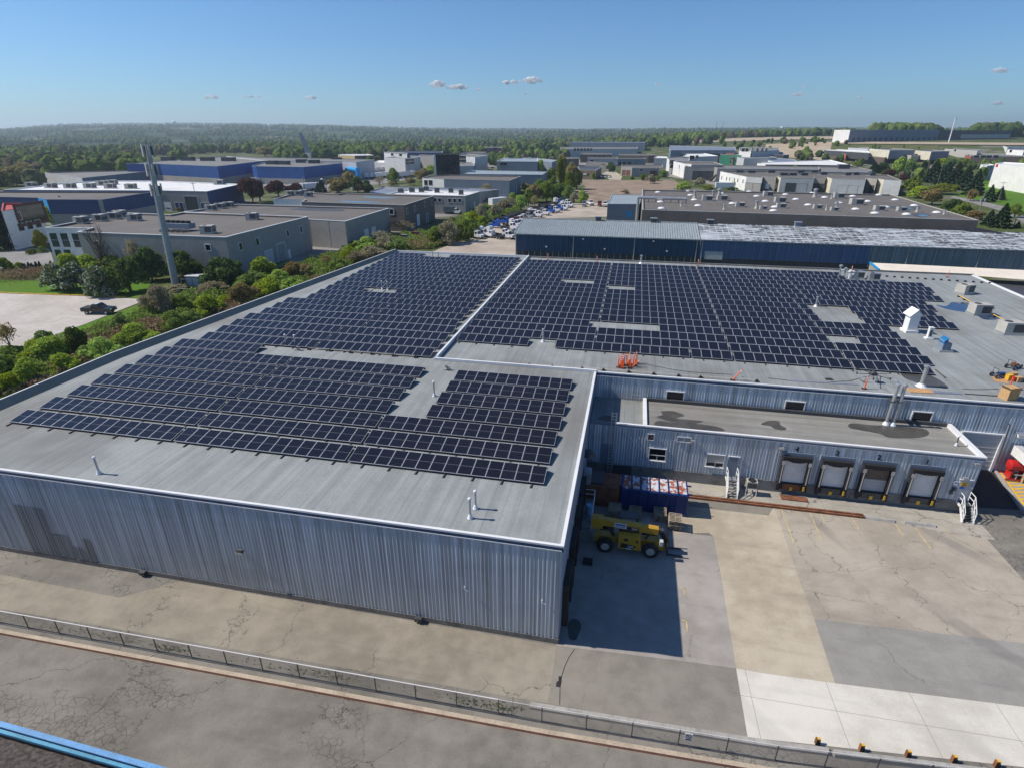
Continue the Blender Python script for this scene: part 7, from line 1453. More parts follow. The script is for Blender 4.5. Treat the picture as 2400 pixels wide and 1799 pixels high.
# clumps of dry reeds
def rf(cs):
    def f(r,n):
        k=r.randint(len(cs),size=n); C_=np.array([(p.x,p.y) for p,_ in cs]); S_=np.array([s for _,s in cs]); a=r.normal(size=(n,2))*S_[k][:,None]; return np.c_[C_[k]+a,r.rand(n)**.7*1.5]
    return f
cs=[(U(*cL(a,b)),s) for a,b,s in ((1350,660,1.6),(1300,620,1.4),(1990,480,1.2),(980,720,1.6),(860,800,1.4),(1420,640,1.0),(120,1190,1.5),(620,960,1.2),(350,1150,1.0),(700,960,1.0))]+[(U(*cN2(a,b)),s) for a,b,s in ((1450,1200,3),(1380,1220,2.5),(1520,1170,2.5),(1720,1110,2.5),(1000,1180,2))]+[(U(*cK(a,b)),s) for a,b,s in ((100,830,2.5),(300,810,2.5),(460,800,2.0))]
V,Q=leaves(15000,rf(cs),.30,9,.0); tag(meshobj('dry_reeds',npmesh('dry reeds',V,Q,X['lftan'])),'dry tan reeds and tall dead grass between the shrubs','reeds',kind='stuff')
# low undergrowth filling the belt beside the warehouse
def uf(r,n):
    P=[]; tl=[(U(*cL(a,b)),U(*cL(c_,d_))) for a,b,c_,d_ in ((0,1300,-100,900),(600,1010,300,800),(1200,770,900,640),(1800,520,1450,400),(2200,370,1900,250))]+[(U(*cN2(a,b)),U(*cN2(c_,d_))) for a,b,c_,d_ in ((480,1530,300,1380),(900,1340,800,1240),(1180,1240,1150,1120),(1520,1230,1500,1080))]+[(U(*cD(a,b)),U(*cD(c_,d_))) for a,b,c_,d_ in ((1000,1460,800,1250),(1500,1180,1300,1000),(2000,1000,1700,850))]
    i=r.randint(len(tl)-1,size=n); u=r.rand(n); v=r.rand(n)
    A0=np.array([(a.x,a.y) for a,b in tl]); B0=np.array([(b.x,b.y) for a,b in tl]); a=A0[i]*(1-u[:,None])+A0[i+1]*u[:,None]; b=B0[i]*(1-u[:,None])+B0[i+1]*u[:,None]; q=a*(1-v[:,None])+b*v[:,None]
    h=(.5+.5*np.sin(q[:,0]*.9)*np.sin(q[:,1]*.7)); return np.c_[q,r.rand(n)*(.35+1.5*h)]
V,Q=leaves(120000,uf,.36,12); tag(meshobj('undergrowth',npmesh('undergrowth',V,Q,X['lfgreen'])),'tangled low green undergrowth between the shrubs of the hedgerow','undergrowth',kind='stuff')
# woods beyond the town: crowns in one mass
def ico(n):
    import bmesh
    bm=bmesh.new(); bmesh.ops.create_icosphere(bm,subdivisions=n,radius=1); v=np.array([x.co[:] for x in bm.verts]); f=np.array([[y.index for y in x.verts] for x in bm.faces]); bm.free(); return v,f
boxes=[]
for o in SC.objects:
    if o.get('category') in ('building','house','warehouse') and o.name.split('.')[0] in ('building','hip_roof_house','metal_shed'):
        xs_=[]; ys_=[]
        for c_ in o.children:
            if c_.type=='MESH' and c_.name.startswith('wall'):
                for v in c_.data.vertices: xs_.append(v.co.x); ys_.append(v.co.y)
        if xs_: boxes.append((min(xs_)-4,max(xs_)+4,min(ys_)-4,max(ys_)+4))
boxes=np.array(boxes)
def woods(name,label,regs,seed,sub,mt):
    r=np.random.RandomState(seed); vs,fs=ico(sub); A_=[]
    for p0,p1,d0,d1,n,h0,h1,clump in regs:
        for _ in range(n*4):
            if n<=0: break
            px=p0+(p1-p0)*r.rand(); d=sqrt(d0*d0+(d1*d1-d0*d0)*r.rand()); x,y=polar(px,d)
            if clump and sin(x/97+sin(y/131)*1.7)+sin(y/113+1.3*sin(x/71))+.5*sin((x+y)/41)<clump+r.normal()*.25: continue
            if len(boxes) and ((x>boxes[:,0])&(x<boxes[:,1])&(y>boxes[:,2])&(y<boxes[:,3])).any(): continue
            h=h0+(h1-h0)*r.rand(); A_.append((x,y,terr(x,y),h,h*(.32+.2*r.rand()))); n-=1
    A_=np.array(A_); N=len(A_); nv=len(vs)
    jit=1+.38*(r.rand(N,nv)-.5); dirv=vs[None]*jit[:,:,None]
    Wv=np.stack([A_[:,0,None]+dirv[:,:,0]*A_[:,4,None],A_[:,1,None]+dirv[:,:,1]*A_[:,4,None],A_[:,2,None]+A_[:,3,None]*(.52+.50*dirv[:,:,2])],2).reshape(-1,3)
    Fq=(fs[None]+(np.arange(N)*nv)[:,None,None]).reshape(-1,3)
    return tag(meshobj(name,npmesh(name,Wv,Fq,X[mt])),label,'woods',kind='stuff')
def woodmat(name,a,b,c_):
    m,nt,bs=newmat(name); g=nd(nt,'NewGeometry').outputs['Random Per Island']; p=pos(nt)
    c=mixc(nt,rng(nt,g,.1,.9),a,b); c=mixc(nt,rng(nt,g,.86,.9),c,c_); c=mixc(nt,mth(nt,'MULTIPLY',rng(nt,nz(nt,p,.45,4,.75),.42,.62),.65),c,[x*.6 for x in a])
    nt.links.new(c,bs.inputs['Base Color']); bs.inputs['Roughness'].default_value=.95; bs.inputs['Specular IOR Level'].default_value=.05; bump(nt,bs,nz(nt,p,.6,3,.8),1.0,1.5); return m
X['wood1']=woodmat('distant mixed wood',(.055,.095,.024),(.155,.215,.042),(.13,.105,.075))
X['wood2']=woodmat('far mixed wood',(.050,.090,.026),(.125,.18,.045),(.17,.22,.06))
woods('near_woods','band of mixed woods and garden trees beyond the blue factory and offices',[(-150,330,430,760,330,8,14,0),(-200,760,720,1250,900,8,14,-.4),(560,1260,760,1500,850,9,15,-.2),(1180,1700,1000,1700,700,9,15,-.1),(1440,2000,1350,1900,420,9,16,-.3),(2045,2200,1100,1180,150,16,22,0),(2285,2385,1260,1330,90,16,22,0),(2400,2500,1260,1330,60,14,20,0),(1150,1330,560,760,90,7,12,.0),(1700,1990,700,1000,60,4,7,.2),(1850,2450,480,760,120,5,9,.4),(840,1240,420,700,60,5,9,.6),(1955,2200,700,850,40,2,4,.5)],3,2,'wood1')
woods('far_woods','far woods covering the valley and the low ridges to the horizon',[(-300,2700,1700,3200,5200,9,16,.05),(-300,2700,3200,6200,6500,12,22,.15),(-300,2700,6200,8100,3500,14,26,.3)],4,1,'wood2')
# ---------------------------------------------------------------- vehicles, poles, tower, sky things
def prof(m,pts,y0,y1):                                  # side outline (x,z) swept across y
    n=len(pts); vs=[(x,y,z) for y in (y0,y1) for x,z in pts]; m.add(vs,[tuple(range(n)),tuple(range(2*n-1,n-1,-1))]+[((i+1)%n,i,n+i,n+(i+1)%n) for i in range(n)]); return m
def pickup(label,p,rz,paint,crewlen=1.0):
    t=thing('pickup_truck',label,'pickup truck',(p.x,p.y,.02),rz)
    m=MB(); prof(m,[(-2.75,.55),(2.7,.55),(2.75,.95),(2.6,1.12),(1.15,1.2),(-.75,1.2),(-.8,1.22),(-2.75,1.22)],-.95,.95); bd=m.build('body',X[paint],t)
    m=MB(); prof(m,[(-.85,1.2),(1.25,1.2),(.45,1.82),(-.6,1.85)],-.8,.8); m.build('cab',X[paint],t)
    m=MB(); m.add([(1.2,-.72,1.24),(1.2,.72,1.24),(.5,.66,1.79),(.5,-.66,1.79)],[(0,1,2,3)]); m.xf(Matrix.Translation((.03,0,.01))); m.build('windscreen',X['glass'],t)
    m=MB(); 
    for s in (-1,1): m.add([(-.65,s*.815,1.28),(.95,s*.815,1.28),(.42,s*.815,1.74),(-.55,s*.815,1.77)],[(0,1,2,3) if s<0 else (3,2,1,0)])
    m.build('side_window',X['glass'],t)
    m=MB(); m.box(-2.65,-.95,-.78,.78,1.2,1.235); m.build('cargo_bed',X['black'],bd); m=MB(); m.box(-.85,-.72,-.8,.8,1.2,1.5); m.build('bed_wall',X['carwhite'] if False else X[paint],bd)
    m=MB(); m.box(-.35,.2,-.55,.55,1.85,1.89); m.build('sunroof',X['carwhite'],t)
    for s in (-1,1):
        m=MB(); m.box(2.68,2.77,s*.75-.17,s*.75+.17,.85,1.02); m.build('headlight',X['whitewall'],t); m=MB(); m.box(-2.78,-2.7,s*.8-.1,s*.8+.1,.8,1.15); m.build('tail_light',X['red'],t)
        for x in (-1.75,1.75): wheel(t,x,s*.85,.40,.26,'tyre','galv',rr_=.55)
    return t
pickup('black pickup truck parked alone on the pale lot beside the lawn',U(*cK(1130,1225)),.18,'carblack')
def car(label,p,rz,paint,group=None,full=True):
    t=thing('parked_car',label,'car',(p.x,p.y,.03),rz,group)
    m=MB(); prof(m,[(-2.2,.35),(2.15,.35),(2.25,.7),(1.4,.95),(-2.1,1.0),(-2.25,.75)],-.88,.88); m.build('body',X[paint],t)
    m=MB(); prof(m,[(-1.75,.97),(1.2,.95),(.55,1.45),(-1.2,1.5)],-.74,.74); m.build('cabin',X['glass'],t); m=MB(); prof(m,[(-1.2,1.49),(.55,1.45),(.5,1.5),(-1.15,1.54)],-.72,.72); m.build('roof',X[paint],t)
    if full:
        for s in (-1,1):
            for x in (-1.35,1.4): wheel(t,x,s*.8,.32,.2,'tyre','galv')
    return t
car('silver grey car under the sparse trees beside the driveway',U(*cD(310,1425)),.05,'carsilver'); car('dark maroon car behind the silver one on the driveway',U(*cD(470,1385)),-.1,'carred')
car('white car in the shadow below the red roofed office',U(*cA(310,1425)),.05,'carwhite'); car('dark car just right of the white one below the red roofed office',U(*cA(400,1425)),.1,'carblack'); car('dark car half hidden behind the narrow roadside tree',U(*cA(520,1355)),.3,'carblack'); car('dark red van parked before the dark garage of the white roofed factory',U(*cB(1165,960)),.2,'carred')
rc=random.Random(3); paints=['carwhite','carsilver','carblack','carblue','carwhite','carred','carsilver','carblack']; words={'carwhite':'white','carsilver':'silver','carblack':'black','carblue':'blue','carred':'dark red'}
def lot(lst,where,group):
    k={}; rows=sorted([(c(a,b)[0],U(*c(a,b))) for c,a,b in lst],key=lambda e:e[0])
    for px,p in rows:
        pt=rc.choice(paints); k[pt]=k.get(pt,0)+1; car('%s car, %s of its colour from the left %s'%(words[pt],ORD[k[pt]-1],where),p,rc.uniform(-.1,.1)+1.2,pt,group,False)
lot([(cB,800+i*58+rc.uniform(-12,12),585-(i%3)*22-(i*1.5)) for i in range(16)]+[(cB,1050+i*75,535-(i%2)*12) for i in range(8)],'behind the white roof','cars behind the white roof')
lot([(cA,1130+i*62,425-(i%3)*14) for i in range(9)]+[(cA,1150+i*90,520-(i%2)*18) for i in range(5)],'on the far left lot','cars on the far left lot')
lot([(cE,1030,655),(cE,1110,660),(cE,1160,655),(cD,1700,415),(cD,1560,405),(cD,1480,400)],'by the brown brick office','cars by the offices')
# trucks of the storage lot
def truck(label,p,rz,paint,kind,group):
    t=thing('lorry',label,'truck',(p.x,p.y,.03),rz,group); t.scale=(.78,)*3
    m=MB(); prof(m,[(.2,.75),(3.3,.75),(3.45,1.0),(3.4,1.65),(1.75,1.95),(1.75,2.0),(1.55,2.95),(.2,3.0)],-1.1,1.1); cb=m.build('cab',X[paint],t)
    m=MB(); m.add([(1.80,-.95,2.02),(1.80,.95,2.02),(1.60,.9,2.85),(1.60,-.9,2.85)],[(0,1,2,3)]); m.xf(Matrix.Translation((.02,0,0))); m.build('windscreen',X['glass'],cb)
    m=MB()
    for s in (-1,1): m.box(.45,1.4,s*1.105-.01,s*1.105+.01,1.95,2.75)
    m.build('side_window',X['glass'],cb)
    if kind=='sleeper': m=MB(); prof(m,[(-1.3,.9),(.2,.9),(.2,3.5),(-.9,3.6),(-1.3,3.3)],-1.15,1.15); m.build('sleeper_cab',X[paint],t)
    m=MB(); m.box(-5.0,3.2,-.45,.45,.7,1.0); m.box(-1.0,.1,-1.0,-.5,.4,1.0); m.box(-4.6,-3.0,-.6,.6,1.0,1.15); m.build('chassis',X['black'],t)
    if kind=='flat': m=MB(); m.box(-5.2,.0,-1.2,1.2,1.15,1.4); m.build('flatbed',X['whitewall'],t)
    if kind=='box': m=MB(); m.box(-5.4,.0,-1.25,1.25,1.1,3.7); m.build('cargo_box',X['teal'],t)
    for s in (-1,1): m=MB(); m.box(3.38,3.47,s*.8-.18,s*.8+.18,1.05,1.35); m.build('headlight',X['glass'],t)
    for x in (2.4,-2.9,-4.2):
        for y in (-.95,.95): wheel(t,x,y,.5,.35,'tyre','galv')
    return t
tl=[((225,775),'white','day',-.35),((320,745),'white','sleeper',-.3),((500,770),'white','day',2.6),((640,740),'white','day',-.25),((800,775),'silver','sleeper',-.4),((550,615),'blue','sleeper',2.95),((790,600),'white','sleeper',-.35),((760,640),'white','day',-.3),((880,525),'white','day',-.4),((930,500),'white','day',-.4),((820,545),'red','day',-.4),((1005,470),'silver','day',-.4),((1070,425),'white','sleeper',-.4),((1110,425),'white','day',-.4),((1220,400),'silver','flat',-.5),((1340,385),'blue','day',-.4),((1420,375),'white','day',-.4),((1470,345),'blue','day',-.4),((1500,320),'white','day',-.4),((1560,305),'white','sleeper',-.4),((1630,300),'white','day',-.4),((1450,250),'white','sleeper',-.4),((1520,225),'white','box',-.4),((1590,225),'white','sleeper',-.4),((280,700),'white','day',-.3),((430,720),'white','sleeper',2.7),((690,780),'white','day',-.3),((720,560),'blue','day',2.9),((840,590),'white','day',-.35),((960,540),'red','day',-.4),((1150,450),'white','day',-.4),((1260,420),'white','day',-.4),((1380,345),'white','day',-.4),((1540,345),'white','day',-.4),((1600,260),'white','day',-.4),((1480,275),'blue','day',-.4),((1880,285),'silver','day',-1.5),((1975,270),'white','flat',-1.2),((2115,285),'red','day',-1.5),((2195,290),'white','day',-1.5)]
kk={}; nm={'white':'carwhite','blue':'carblue','red':'carred','silver':'carsilver'}; ty={'day':'short cab truck','sleeper':'sleeper cab truck','flat':'flatbed truck','box':'box truck'}
for (a,b),colr,kind,rz in sorted(tl,key=lambda e:e[0][0]):
    k=(colr,kind); kk[k]=kk.get(k,0)+1
    truck('%s %s, %s of its sort from the left in the gravel truck lot'%(colr,ty[kind],ORD[kk[k]-1]),U(*cT(a,b)),rz,nm[colr],kind,'trucks in the gravel lot')
ch=[(a,b) for a,b in ((640,505),(700,490),(760,465),(840,440),(960,430),(1170,355),(1240,330),(1300,300),(1380,290),(1410,245),(1300,345),(1190,335))]
for i,(a,b) in enumerate(ch):
    p=U(*cT(a,b)); t=thing('truck_chassis','bare black truck chassis, %s from the left along the tree edge of the lot'%ORD[i],'truck chassis',(p.x,p.y,0),-.4,'bare chassis in the truck lot'); m=MB(); m.box(-4,4,-.5,-.3,.7,1.0); m.box(-4,4,.3,.5,.7,1.0); m.box(1.5,3.8,-1,1,.8,2.2); m.build('frame',X['black'],t)
    for x in (-3,-1.6,2.8): 
        m=MB(); m.lathe([(0,-1.1),(.5,-1.1),(.5,1.1),(0,1.1)],n=10); m.xf(Matrix.Translation((x,0,.5))@Matrix.Rotation(pi/2,4,'X')); m.build('axle_wheels',X['tyre'],t)
truck('white cab delivery truck with a teal pictured box parked by the square windowed building',U(*cD(1010,1060)),-.08,'carwhite','box','delivery trucks')
truck('white box truck standing in the gap behind the square windowed building',U(*cD(1520,935)),-1.2,'carwhite','box','delivery trucks'); truck('dark cab truck beside the white one in the gap',U(*cD(1440,930)),-1.2,'carsilver','day','delivery trucks')
# trailers
def trailer(label,p,rz,L=14,group='white semi trailers'):
    t=thing('semi_trailer',label,'trailer',(p.x,p.y,.02),rz,group); m=MB(); m.box(-L/2,L/2,-1.3,1.3,1.2,4.0); m.build('box',X['carwhite'],t); m=MB(); m.box(L/2,L/2+.03,-1.2,1.2,1.3,3.9); m.build('rear_door',X['palewall'],t); m=MB(); m.box(-L/2+.5,L/2-.5,-.5,.5,.9,1.2); m.box(L/2-3,L/2-.6,-1.1,1.1,.2,.9); m.box(-L/2+2,-L/2+2.4,-.9,.9,0,1.0); m.build('undercarriage',X['black'],t)
trl=[(cC,90+i*58,618-i*5,1.25) for i in range(8)]+[(cC,640+i*75,725-i*3,1.35) for i in range(3)]+[(cC,880+i*70,530-i*5,1.3) for i in range(6)]+[(cC,1490+i*75,470-i*4,1.3) for i in range(6)]+[(cC,1660+i*70,545-i*3,1.3) for i in range(3)]+[(cC,2080+i*60,540-i*8,1.35) for i in range(3)]
for i,(c,a,b,rz) in enumerate(sorted(trl,key=lambda e:e[1])): trailer('white semi trailer, %s from the left in the yard before the blue factory'%ORD[i],U(*c(a,b)),rz)
trailer('long white trailer parked against the front of the royal blue factory',U(*cB(1720,545)),.03,22,None); trailer('grey sided trailer with a white roof behind the green belt',U(*cD(1640,960)),1.0,9,None)
p=U(*cF(1560,970)); trailer('white trailer standing before the stepped white units',p,.3,12,None); p=U(*cF(840,955)); trailer('low pale green trailer left of the stepped white units',p,.05,10,None); p=U(*cG(375,800)); trailer('grey trailer before the middle stepped unit',p,.0,18,None)
# cell tower
p=U(*cK(1985,930)); q=U(*cK(1985,930)); TH=hgt(p,(348,336),0)
t=thing('cell_tower','tall tapered grey steel cell tower with white antenna panels and a cable ladder','cell tower',(p.x,p.y,0)); lean=Matrix.Rotation(.045,4,'Y')
m=MB(); m.lathe([(.72,0),(.62,TH*.42),(.66,TH*.42),(.66,TH*.435),(.60,TH*.435),(.42,TH*.90),(.3,TH)],n=12).xf(lean); m.build('mast',X['poly'],t)
m=MB(); m.lathe([(.85,TH*.425),(.85,TH*.432)],n=14).xf(lean); m.lathe([(1.1,0),(1.1,.3),(0,.3)],n=14); m.build('flange',X['poly'],t)
m=MB(); 
for k in range(int(TH*.9/.9)): m.cbox((-.72+.22*k*.9/TH,-.15,k*.9+.3),(.35,.05,.05))
m.tube((-.85,-.15,.2),(-.6,-.15,TH*.9),.03,n=5); m.xf(lean); m.build('cable_ladder',X['galv'],t)
for zf in (.955,.83,.70):
    for a in (-1.9,-.6,1.0,2.3):
        m=MB(); m.cbox((1.0*cos(a),1.0*sin(a),TH*zf),(.22,.38,2.3),a); m.xf(lean); an=m.build('antenna_panel',X['palewall'],t); m=MB(); m.tube((.4*cos(a),.4*sin(a),TH*zf),(.95*cos(a),.95*sin(a),TH*zf),.06,n=6); m.tube((.88*cos(a),.88*sin(a),TH*zf-1.2),(.88*cos(a),.88*sin(a),TH*zf+1.2),.05,n=6); m.xf(lean); m.build('bracket',X['dark'],an)
    m=MB(); 
    for a in (.2,-.2,3.0): m.cbox((.75*cos(a),.75*sin(a),TH*zf),(.35,.35,1.5),a)
    m.xf(lean); m.build('radio_unit',X['dark'],t)
m=MB(); m.tube((.1,0,TH),(.1,0,TH+1.3),.03,n=5); m.xf(lean); m.build('lightning_rod',X['dark'],t)
p=U(*cL(1700,255)); t=thing('equipment_cabinet','pale blue grey equipment cabinet beside the foot of the cell tower','cabinet',(p.x,p.y,0),.1); m=MB(); m.box(-1.6,1.6,-1.1,1.1,0,2.1); m.build('body',X['slate'],t); m=MB(); m.box(-1.7,1.7,-1.2,1.2,2.1,2.25); m.build('roof',X['palewall'],t); m=MB(); m.box(-1.3,-.1,-1.13,-1.1,.2,1.9); m.box(.1,1.3,-1.13,-1.1,.2,1.9); m.build('door',X['palewall'],t)
a_,b_=U(*cL(1560,200),1.2),U(*cL(1840,212),1.2); t=thing('guard_rail','thin pale rail fence around the tower cabinet','rail',(a_.x,a_.y,0)); m=MB(); m.tube(a_,b_,.05,n=5); c_=U(*cL(1540,280),.8); d_=U(*cL(1700,290),.8); m.tube(c_,d_,.05,n=5); m.build('rail',X['palewall'],t,w=True); m=MB(); [m.tube((q.x,q.y,0),(q.x,q.y,q.z),.05,n=5) for q in (a_,b_,c_,d_)]; m.build('post',X['palewall'],t,w=True)
p=U(*cK(650,950)); t=thing('picnic_table','grey picnic table with two benches under the blossoming tree','picnic table',(p.x,p.y,0),.05); m=MB(); m.box(-1.2,1.2,-.4,.4,.7,.76); m.build('table_top',X['hvac'],t)
for s in (-1,1): m=MB(); m.box(-1.2,1.2,s*.75-.15,s*.75+.15,.42,.47); m.build('bench',X['hvac'],t)
m=MB(); [m.beam((x,-.8,.0),(x,.2,.72),.08,.08) or m.beam((x,.8,0),(x,-.2,.72),.08,.08) for x in (-.8,.8)]; m.build('leg',X['dark'],t)
p=U(*cA(195,1570)); t=thing('street_lamp','pale street lamp with a short arm by the office driveway','street lamp',(p.x,p.y,0)); h=hgt(p,cA(145,1350),0); m=MB(); m.tube((0,0,0),(0,0,h),.14,.09,8); m.build('pole',X['whitewall'],t); m=MB(); m.beam((0,0,h),(1.6,0,h+.05),.25,.15); m.build('lamp_head',X['palewall'],t)
# utility poles
pl=[(cA,(85,1560),(0,1150),'timber pole in front of the dark conifers at the left border'),(cB,(1262,1010),(1205,600),'timber pole before the white roofed factory garage'),(cB,(905,1010),(880,760),'timber pole left of the small road sign'),(cC,(705,735),(685,520),'dark pole before the white trailers at the factory yard'),(cC,(1020,745),(1000,540),'curved arm lamp pole behind the dark taupe building'),(cC,(75,900),(45,700),'timber pole with a crossbar at the red leaved trees'),(cD,(1140,500),(1118,320),'thin pole beside the yellow green bush'),(cD,(385,660),(345,270),'thin pole by the hedge left of the slate warehouse'),(cE,(410,450),(408,210),'tall pole behind the poplar'),(cE,(280,490),(278,330),'pole before the slate blue low shed'),(cE,(82,540),(80,340),'pole left of the slate blue low shed'),(cE,(1270,480),(1270,345),'pole before the grey bay door building'),(cG,(1185,660),(1218,475),'timber pole at the front of the pine belt'),(cG,(1022,640),(1055,470),'slim pole left in the pine belt'),(cG,(1310,730),(1355,520),'dark slim pole in the middle of the pine belt'),(cG,(1570,770),(1620,580),'slim pole before the tallest pines'),(cG,(1725,1065),(1795,775),'big timber pole with transformers at the right of the brown roof'),(cG,(1922,950),(1990,690),'slim dark pole on the lawn before the white hall'),(cG,(1600,940),(1640,780),'thin pole along the road at the right'),(cG,(2100,1165),(2120,1060),'white post by the road at the right border')]
for c,b_,t_,lb in pl:
    p=U(*c(*b_)); h=max(3,hgt(p,c(*t_),0)); t=thing('utility_pole',lb,'pole',(p.x,p.y,0)); m=MB(); rr_=.16 if 'slim' not in lb and 'thin' not in lb else .10; m.tube((0,0,0),(0,0,h),rr_,rr_*.7,7); m.build('pole',X['polewood'],t)
    if 'post' in lb: continue
    if 'lamp' in lb: m=MB(); m.path([(0,0,h-1),(-1.5,0,h-.4),(-3,0,h-.6)],.08); m.build('arm',X['galv'],t); continue
    m=MB(); m.beam((-1.2,0,h-.5),(1.2,0,h-.5),.12,.14); m.build('crossarm',X['polewood'],t)
    if 'transformers' in lb:
        for x in (-.7,.6): m=MB(); m.tube((x,-.3,h-4.2),(x,-.3,h-3),.3,n=10); m.build('transformer',X['galv'],t)
p=U(*cB(845,1040)); t=thing('road_sign','small white upright sign with a dark emblem by the cell tower','sign',(p.x,p.y,0)); m=MB(); m.box(-1.6,1.6,-.1,.1,.6,4.2); m.build('panel',X['white'],t); m=MB(); m.lathe([(0,-.12),(.55,-.12),(.55,-.1)],n=12); m.xf(Matrix.Translation((-.1,0,3.3))@Matrix.Rotation(pi/2,4,'X')); m.cbox((0,-.12,1.8),(2.2,.03,.4)); m.build('emblem',X['darkblue'],t); m=MB(); m.box(-1.5,-1.3,-.08,.08,0,.6); m.box(1.3,1.5,-.08,.08,0,.6); m.build('post',X['galv'],t)
# horizon marks
x,y=polar(1831,2600); z=terr(x,y); t=thing('water_tower','white water tower on the wooded ridge at the right','water tower',(x,y,z)); m=MB(); m.lathe([(1.5,0),(1.2,12),(1.2,16),(5,19),(5.8,22),(4.5,25),(0,26)],n=14); m.build('tank',X['white'],t); m=MB(); m.lathe([(4,0),(4,1.5),(0,1.5)],n=12); m.build('base',X['conc'],t)
x,y=polar(413,5200); z=terr(x,y); t=thing('water_tower','tiny white water tower in the far valley at the left','water tower',(x,y,z)); m=MB(); m.lathe([(3,0),(3,26),(14,34),(15,40),(10,46),(0,48)],n=14); m.build('tank',X['white'],t); m=MB(); m.lathe([(6,0),(6,2),(0,2)],n=12); m.build('base',X['conc'],t)
for px_,lb in ((1677,'left of two lattice masts on the right skyline'),(1692,'right of two lattice masts on the right skyline')):
    x,y=polar(px_,2700); z=terr(x,y); t=thing('lattice_mast',lb,'mast',(x,y,z),0,'skyline masts'); m=MB(); H_=(311-292)/F*2700/cos(PITCH)*.94+30-z
    for k in range(3): m.tube((1.6*cos(k*2.1),1.6*sin(k*2.1),0),(.8*cos(k*2.1),.8*sin(k*2.1),H_),.35,n=4)
    m.build('legs',X['slate'],t); m=MB(); [m.tube((1.4,0,z_),(-.8,1.2,z_+6),.25,n=4) for z_ in range(0,int(H_)-6,6)]; m.build('bracing',X['slate'],t)
x,y=polar(2230,905); z=terr(x,y); t=thing('monopole','tall thin white pole rising beside the hill warehouse','pole',(x,y,z)); m=MB(); m.tube((0,0,0),(0,0,(311-289)/F*905/cos(PITCH)*.96+30-z),.7,.45,10); m.build('mast',X['white'],t); m=MB(); m.tube((1.0,0,25),(1.0,0,28),.35,n=6); m.build('antenna',X['galv'],t)
p=U(*cC(690,190)); x,y=polar(cC(690,100)[0],760); t=thing('tail_monument','dark slanted tail shaped monument among the trees behind the blue factory','monument',(x,y,0)); m=MB(); prof(m,[(-2,8),(6,8),(5,12),(-3.5,30),(-6,30)],-.5,.5); m.build('fin',X['slate'],t); m=MB(); m.box(-4,6,-1.5,1.5,0,8); m.build('body',X['whitewall'],t)
x,y=polar(cA(1385,300)[0],560); t=thing('white_panel','white tilted billboard panel among the trees at the far left','billboard',(x,y,0)); m=MB(); m.cbox((0,0,7),(9,1.0,7),0,0,.5); m.build('panel',X['white'],t); m=MB(); m.tube((0,0,0),(0,0,6),.4,n=6); m.build('post',X['galv'],t)
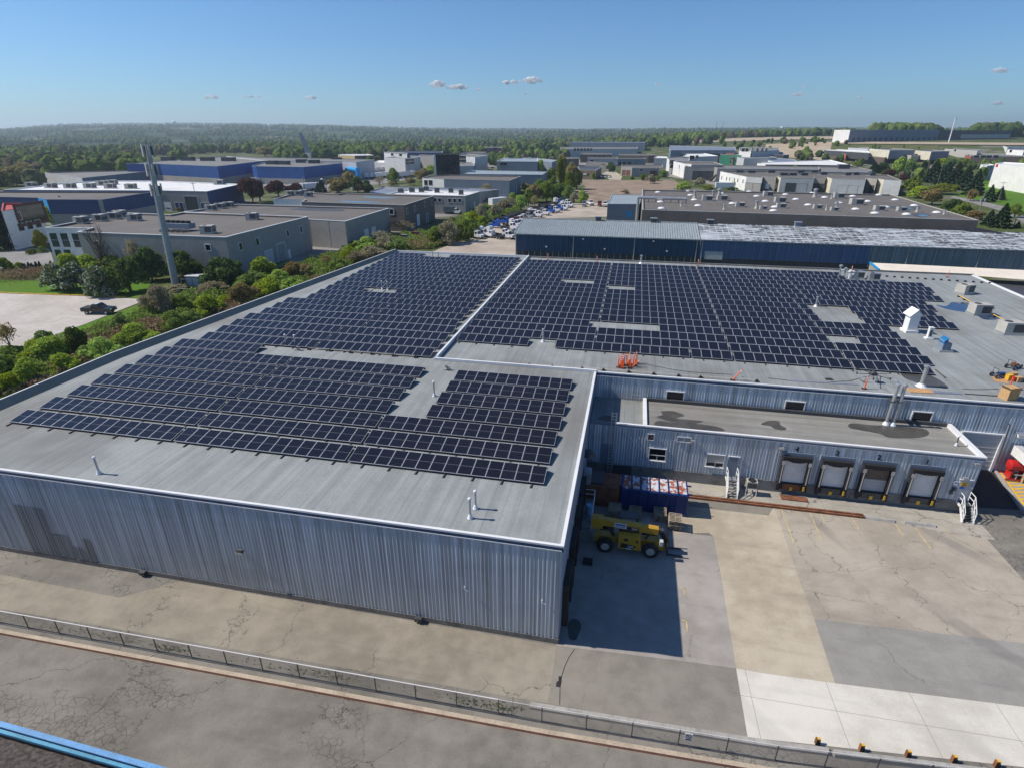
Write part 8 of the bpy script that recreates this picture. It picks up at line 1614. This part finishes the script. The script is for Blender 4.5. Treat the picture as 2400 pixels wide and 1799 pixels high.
# fair weather clouds well beyond and above the haze
X['cloud']=None
def cloudmat():
    m=bpy.data.materials.new('cloud'); m.use_nodes=True; nt=m.node_tree; nt.nodes.clear(); p=pos(nt)
    d=nd(nt,'BsdfDiffuse',{'Color':(.98,.97,.96,1)}); tl_=nd(nt,'BsdfTranslucent',{'Color':(.95,.95,.96,1)}); mx=nd(nt,'MixShader',{0:.55,1:d.outputs[0],2:tl_.outputs[0]}); tr=nd(nt,'BsdfTransparent')
    f=rng(nt,nz(nt,p,.010,6,.75),.30,.75); m2=nd(nt,'MixShader',{0:mth(nt,'MULTIPLY',f,nd(nt,'ObjectInfo').outputs['Alpha']),1:tr.outputs[0],2:mx.outputs[0]}); o=nd(nt,'OutputMaterial'); nt.links.new(m2.outputs[0],o.inputs[0]); return m
X['cloud']=cloudmat()
CD=11000.0
for i,(px,py,w_,h_,al,lb) in enumerate(((1025,198,34,15,.9,'small white cloud, left end of the brightest low pair'),(1073,204,56,12,.7,'flat white cloud just right of the brightest left puff'),(1196,193,36,12,.7,'small cloud left of the highest bright puff'),(1246,188,46,15,.95,'highest and brightest small puff above the middle skyline'),(1123,210,16,6,.3,'faint wisp between the two cloud pairs'),(1236,219,14,6,.3,'faint wisp below the highest bright puff'),(495,228,44,10,.3,'faint flat cloud farthest left above the valley'),(590,227,70,7,.2,'long thin faint cloud left of the middle'),(728,229,36,9,.3,'faint small cloud left of the bright pairs'),(1540,197,9,6,.3,'tiny cloud speck right of the middle'),(1885,203,10,6,.3,'tiny speck above the right water tower'),(1872,222,34,9,.28,'faint flat cloud over the right ridge'),(2015,230,14,7,.3,'tiny cloud over the hill warehouse'),(2345,165,44,12,.3,'faint pink cloud highest at the right border'),(2340,242,30,9,.35,'faint cloud low at the right border'))):
    d=ray(px,py); P=CAM+d.normalized()*CD; s=CD/(F*(ray(px,py).length)); s=CD/ray(px,py).length/F
    r=np.random.RandomState(60+i); vs,fs=ico(3); V_=[]; F_=[]
    ex=Vector((RX.x,RX.y,0)).normalized(); W_=w_*s; Hh=h_*s; nb=max(3,int(w_/h_*3))
    for k in range(nb):
        u=(k+.5)/nb-.5+.1*r.normal(); rad=Hh*(.34+.22*r.rand())*(1-1.2*abs(u))+Hh*.10; c_=np.array(P)+np.array(ex)*u*W_*.85+np.array([0,0,rad*.45-Hh*.3+.15*Hh*r.rand()])
        nrm=vs; dis=1+.16*np.sin(vs@r.normal(size=3)*5+r.rand()*6)+.10*np.sin(vs@r.normal(size=3)*11); vv=nrm*dis[:,None]*np.array([1.25,1.25,.85])*rad; F_.append(fs+sum(len(x) for x in V_)); V_.append(vv+c_)
    o=meshobj('cloud',npmesh('cloud',np.concatenate(V_)-np.array(P),np.concatenate(F_),X['cloud'],True)); o.location=P; o.color=(1,1,1,al); tag(o,lb,'cloud','small clouds'); o.visible_shadow=True
# summer haze in one closed box
def haze():
    m=bpy.data.materials.new('haze'); m.use_nodes=True; nt=m.node_tree; nt.nodes.clear(); v=nd(nt,'VolumePrincipled',{'Color':(.74,.88,1.0,1),'Density':HZ,'Anisotropy':.3}); o=nd(nt,'OutputMaterial'); nt.links.new(v.outputs[0],o.inputs['Volume']); return m
HZ=1.4e-4
zmax=max((o.matrix_world.translation.z for o in SC.objects if o.type=='MESH' and 'cloud' not in o.name),default=50)
m=MB(); m.box(-9700,9700,-9700,9700,-320,190); hz=m.build('haze',haze()); tag(hz,kind='stuff')
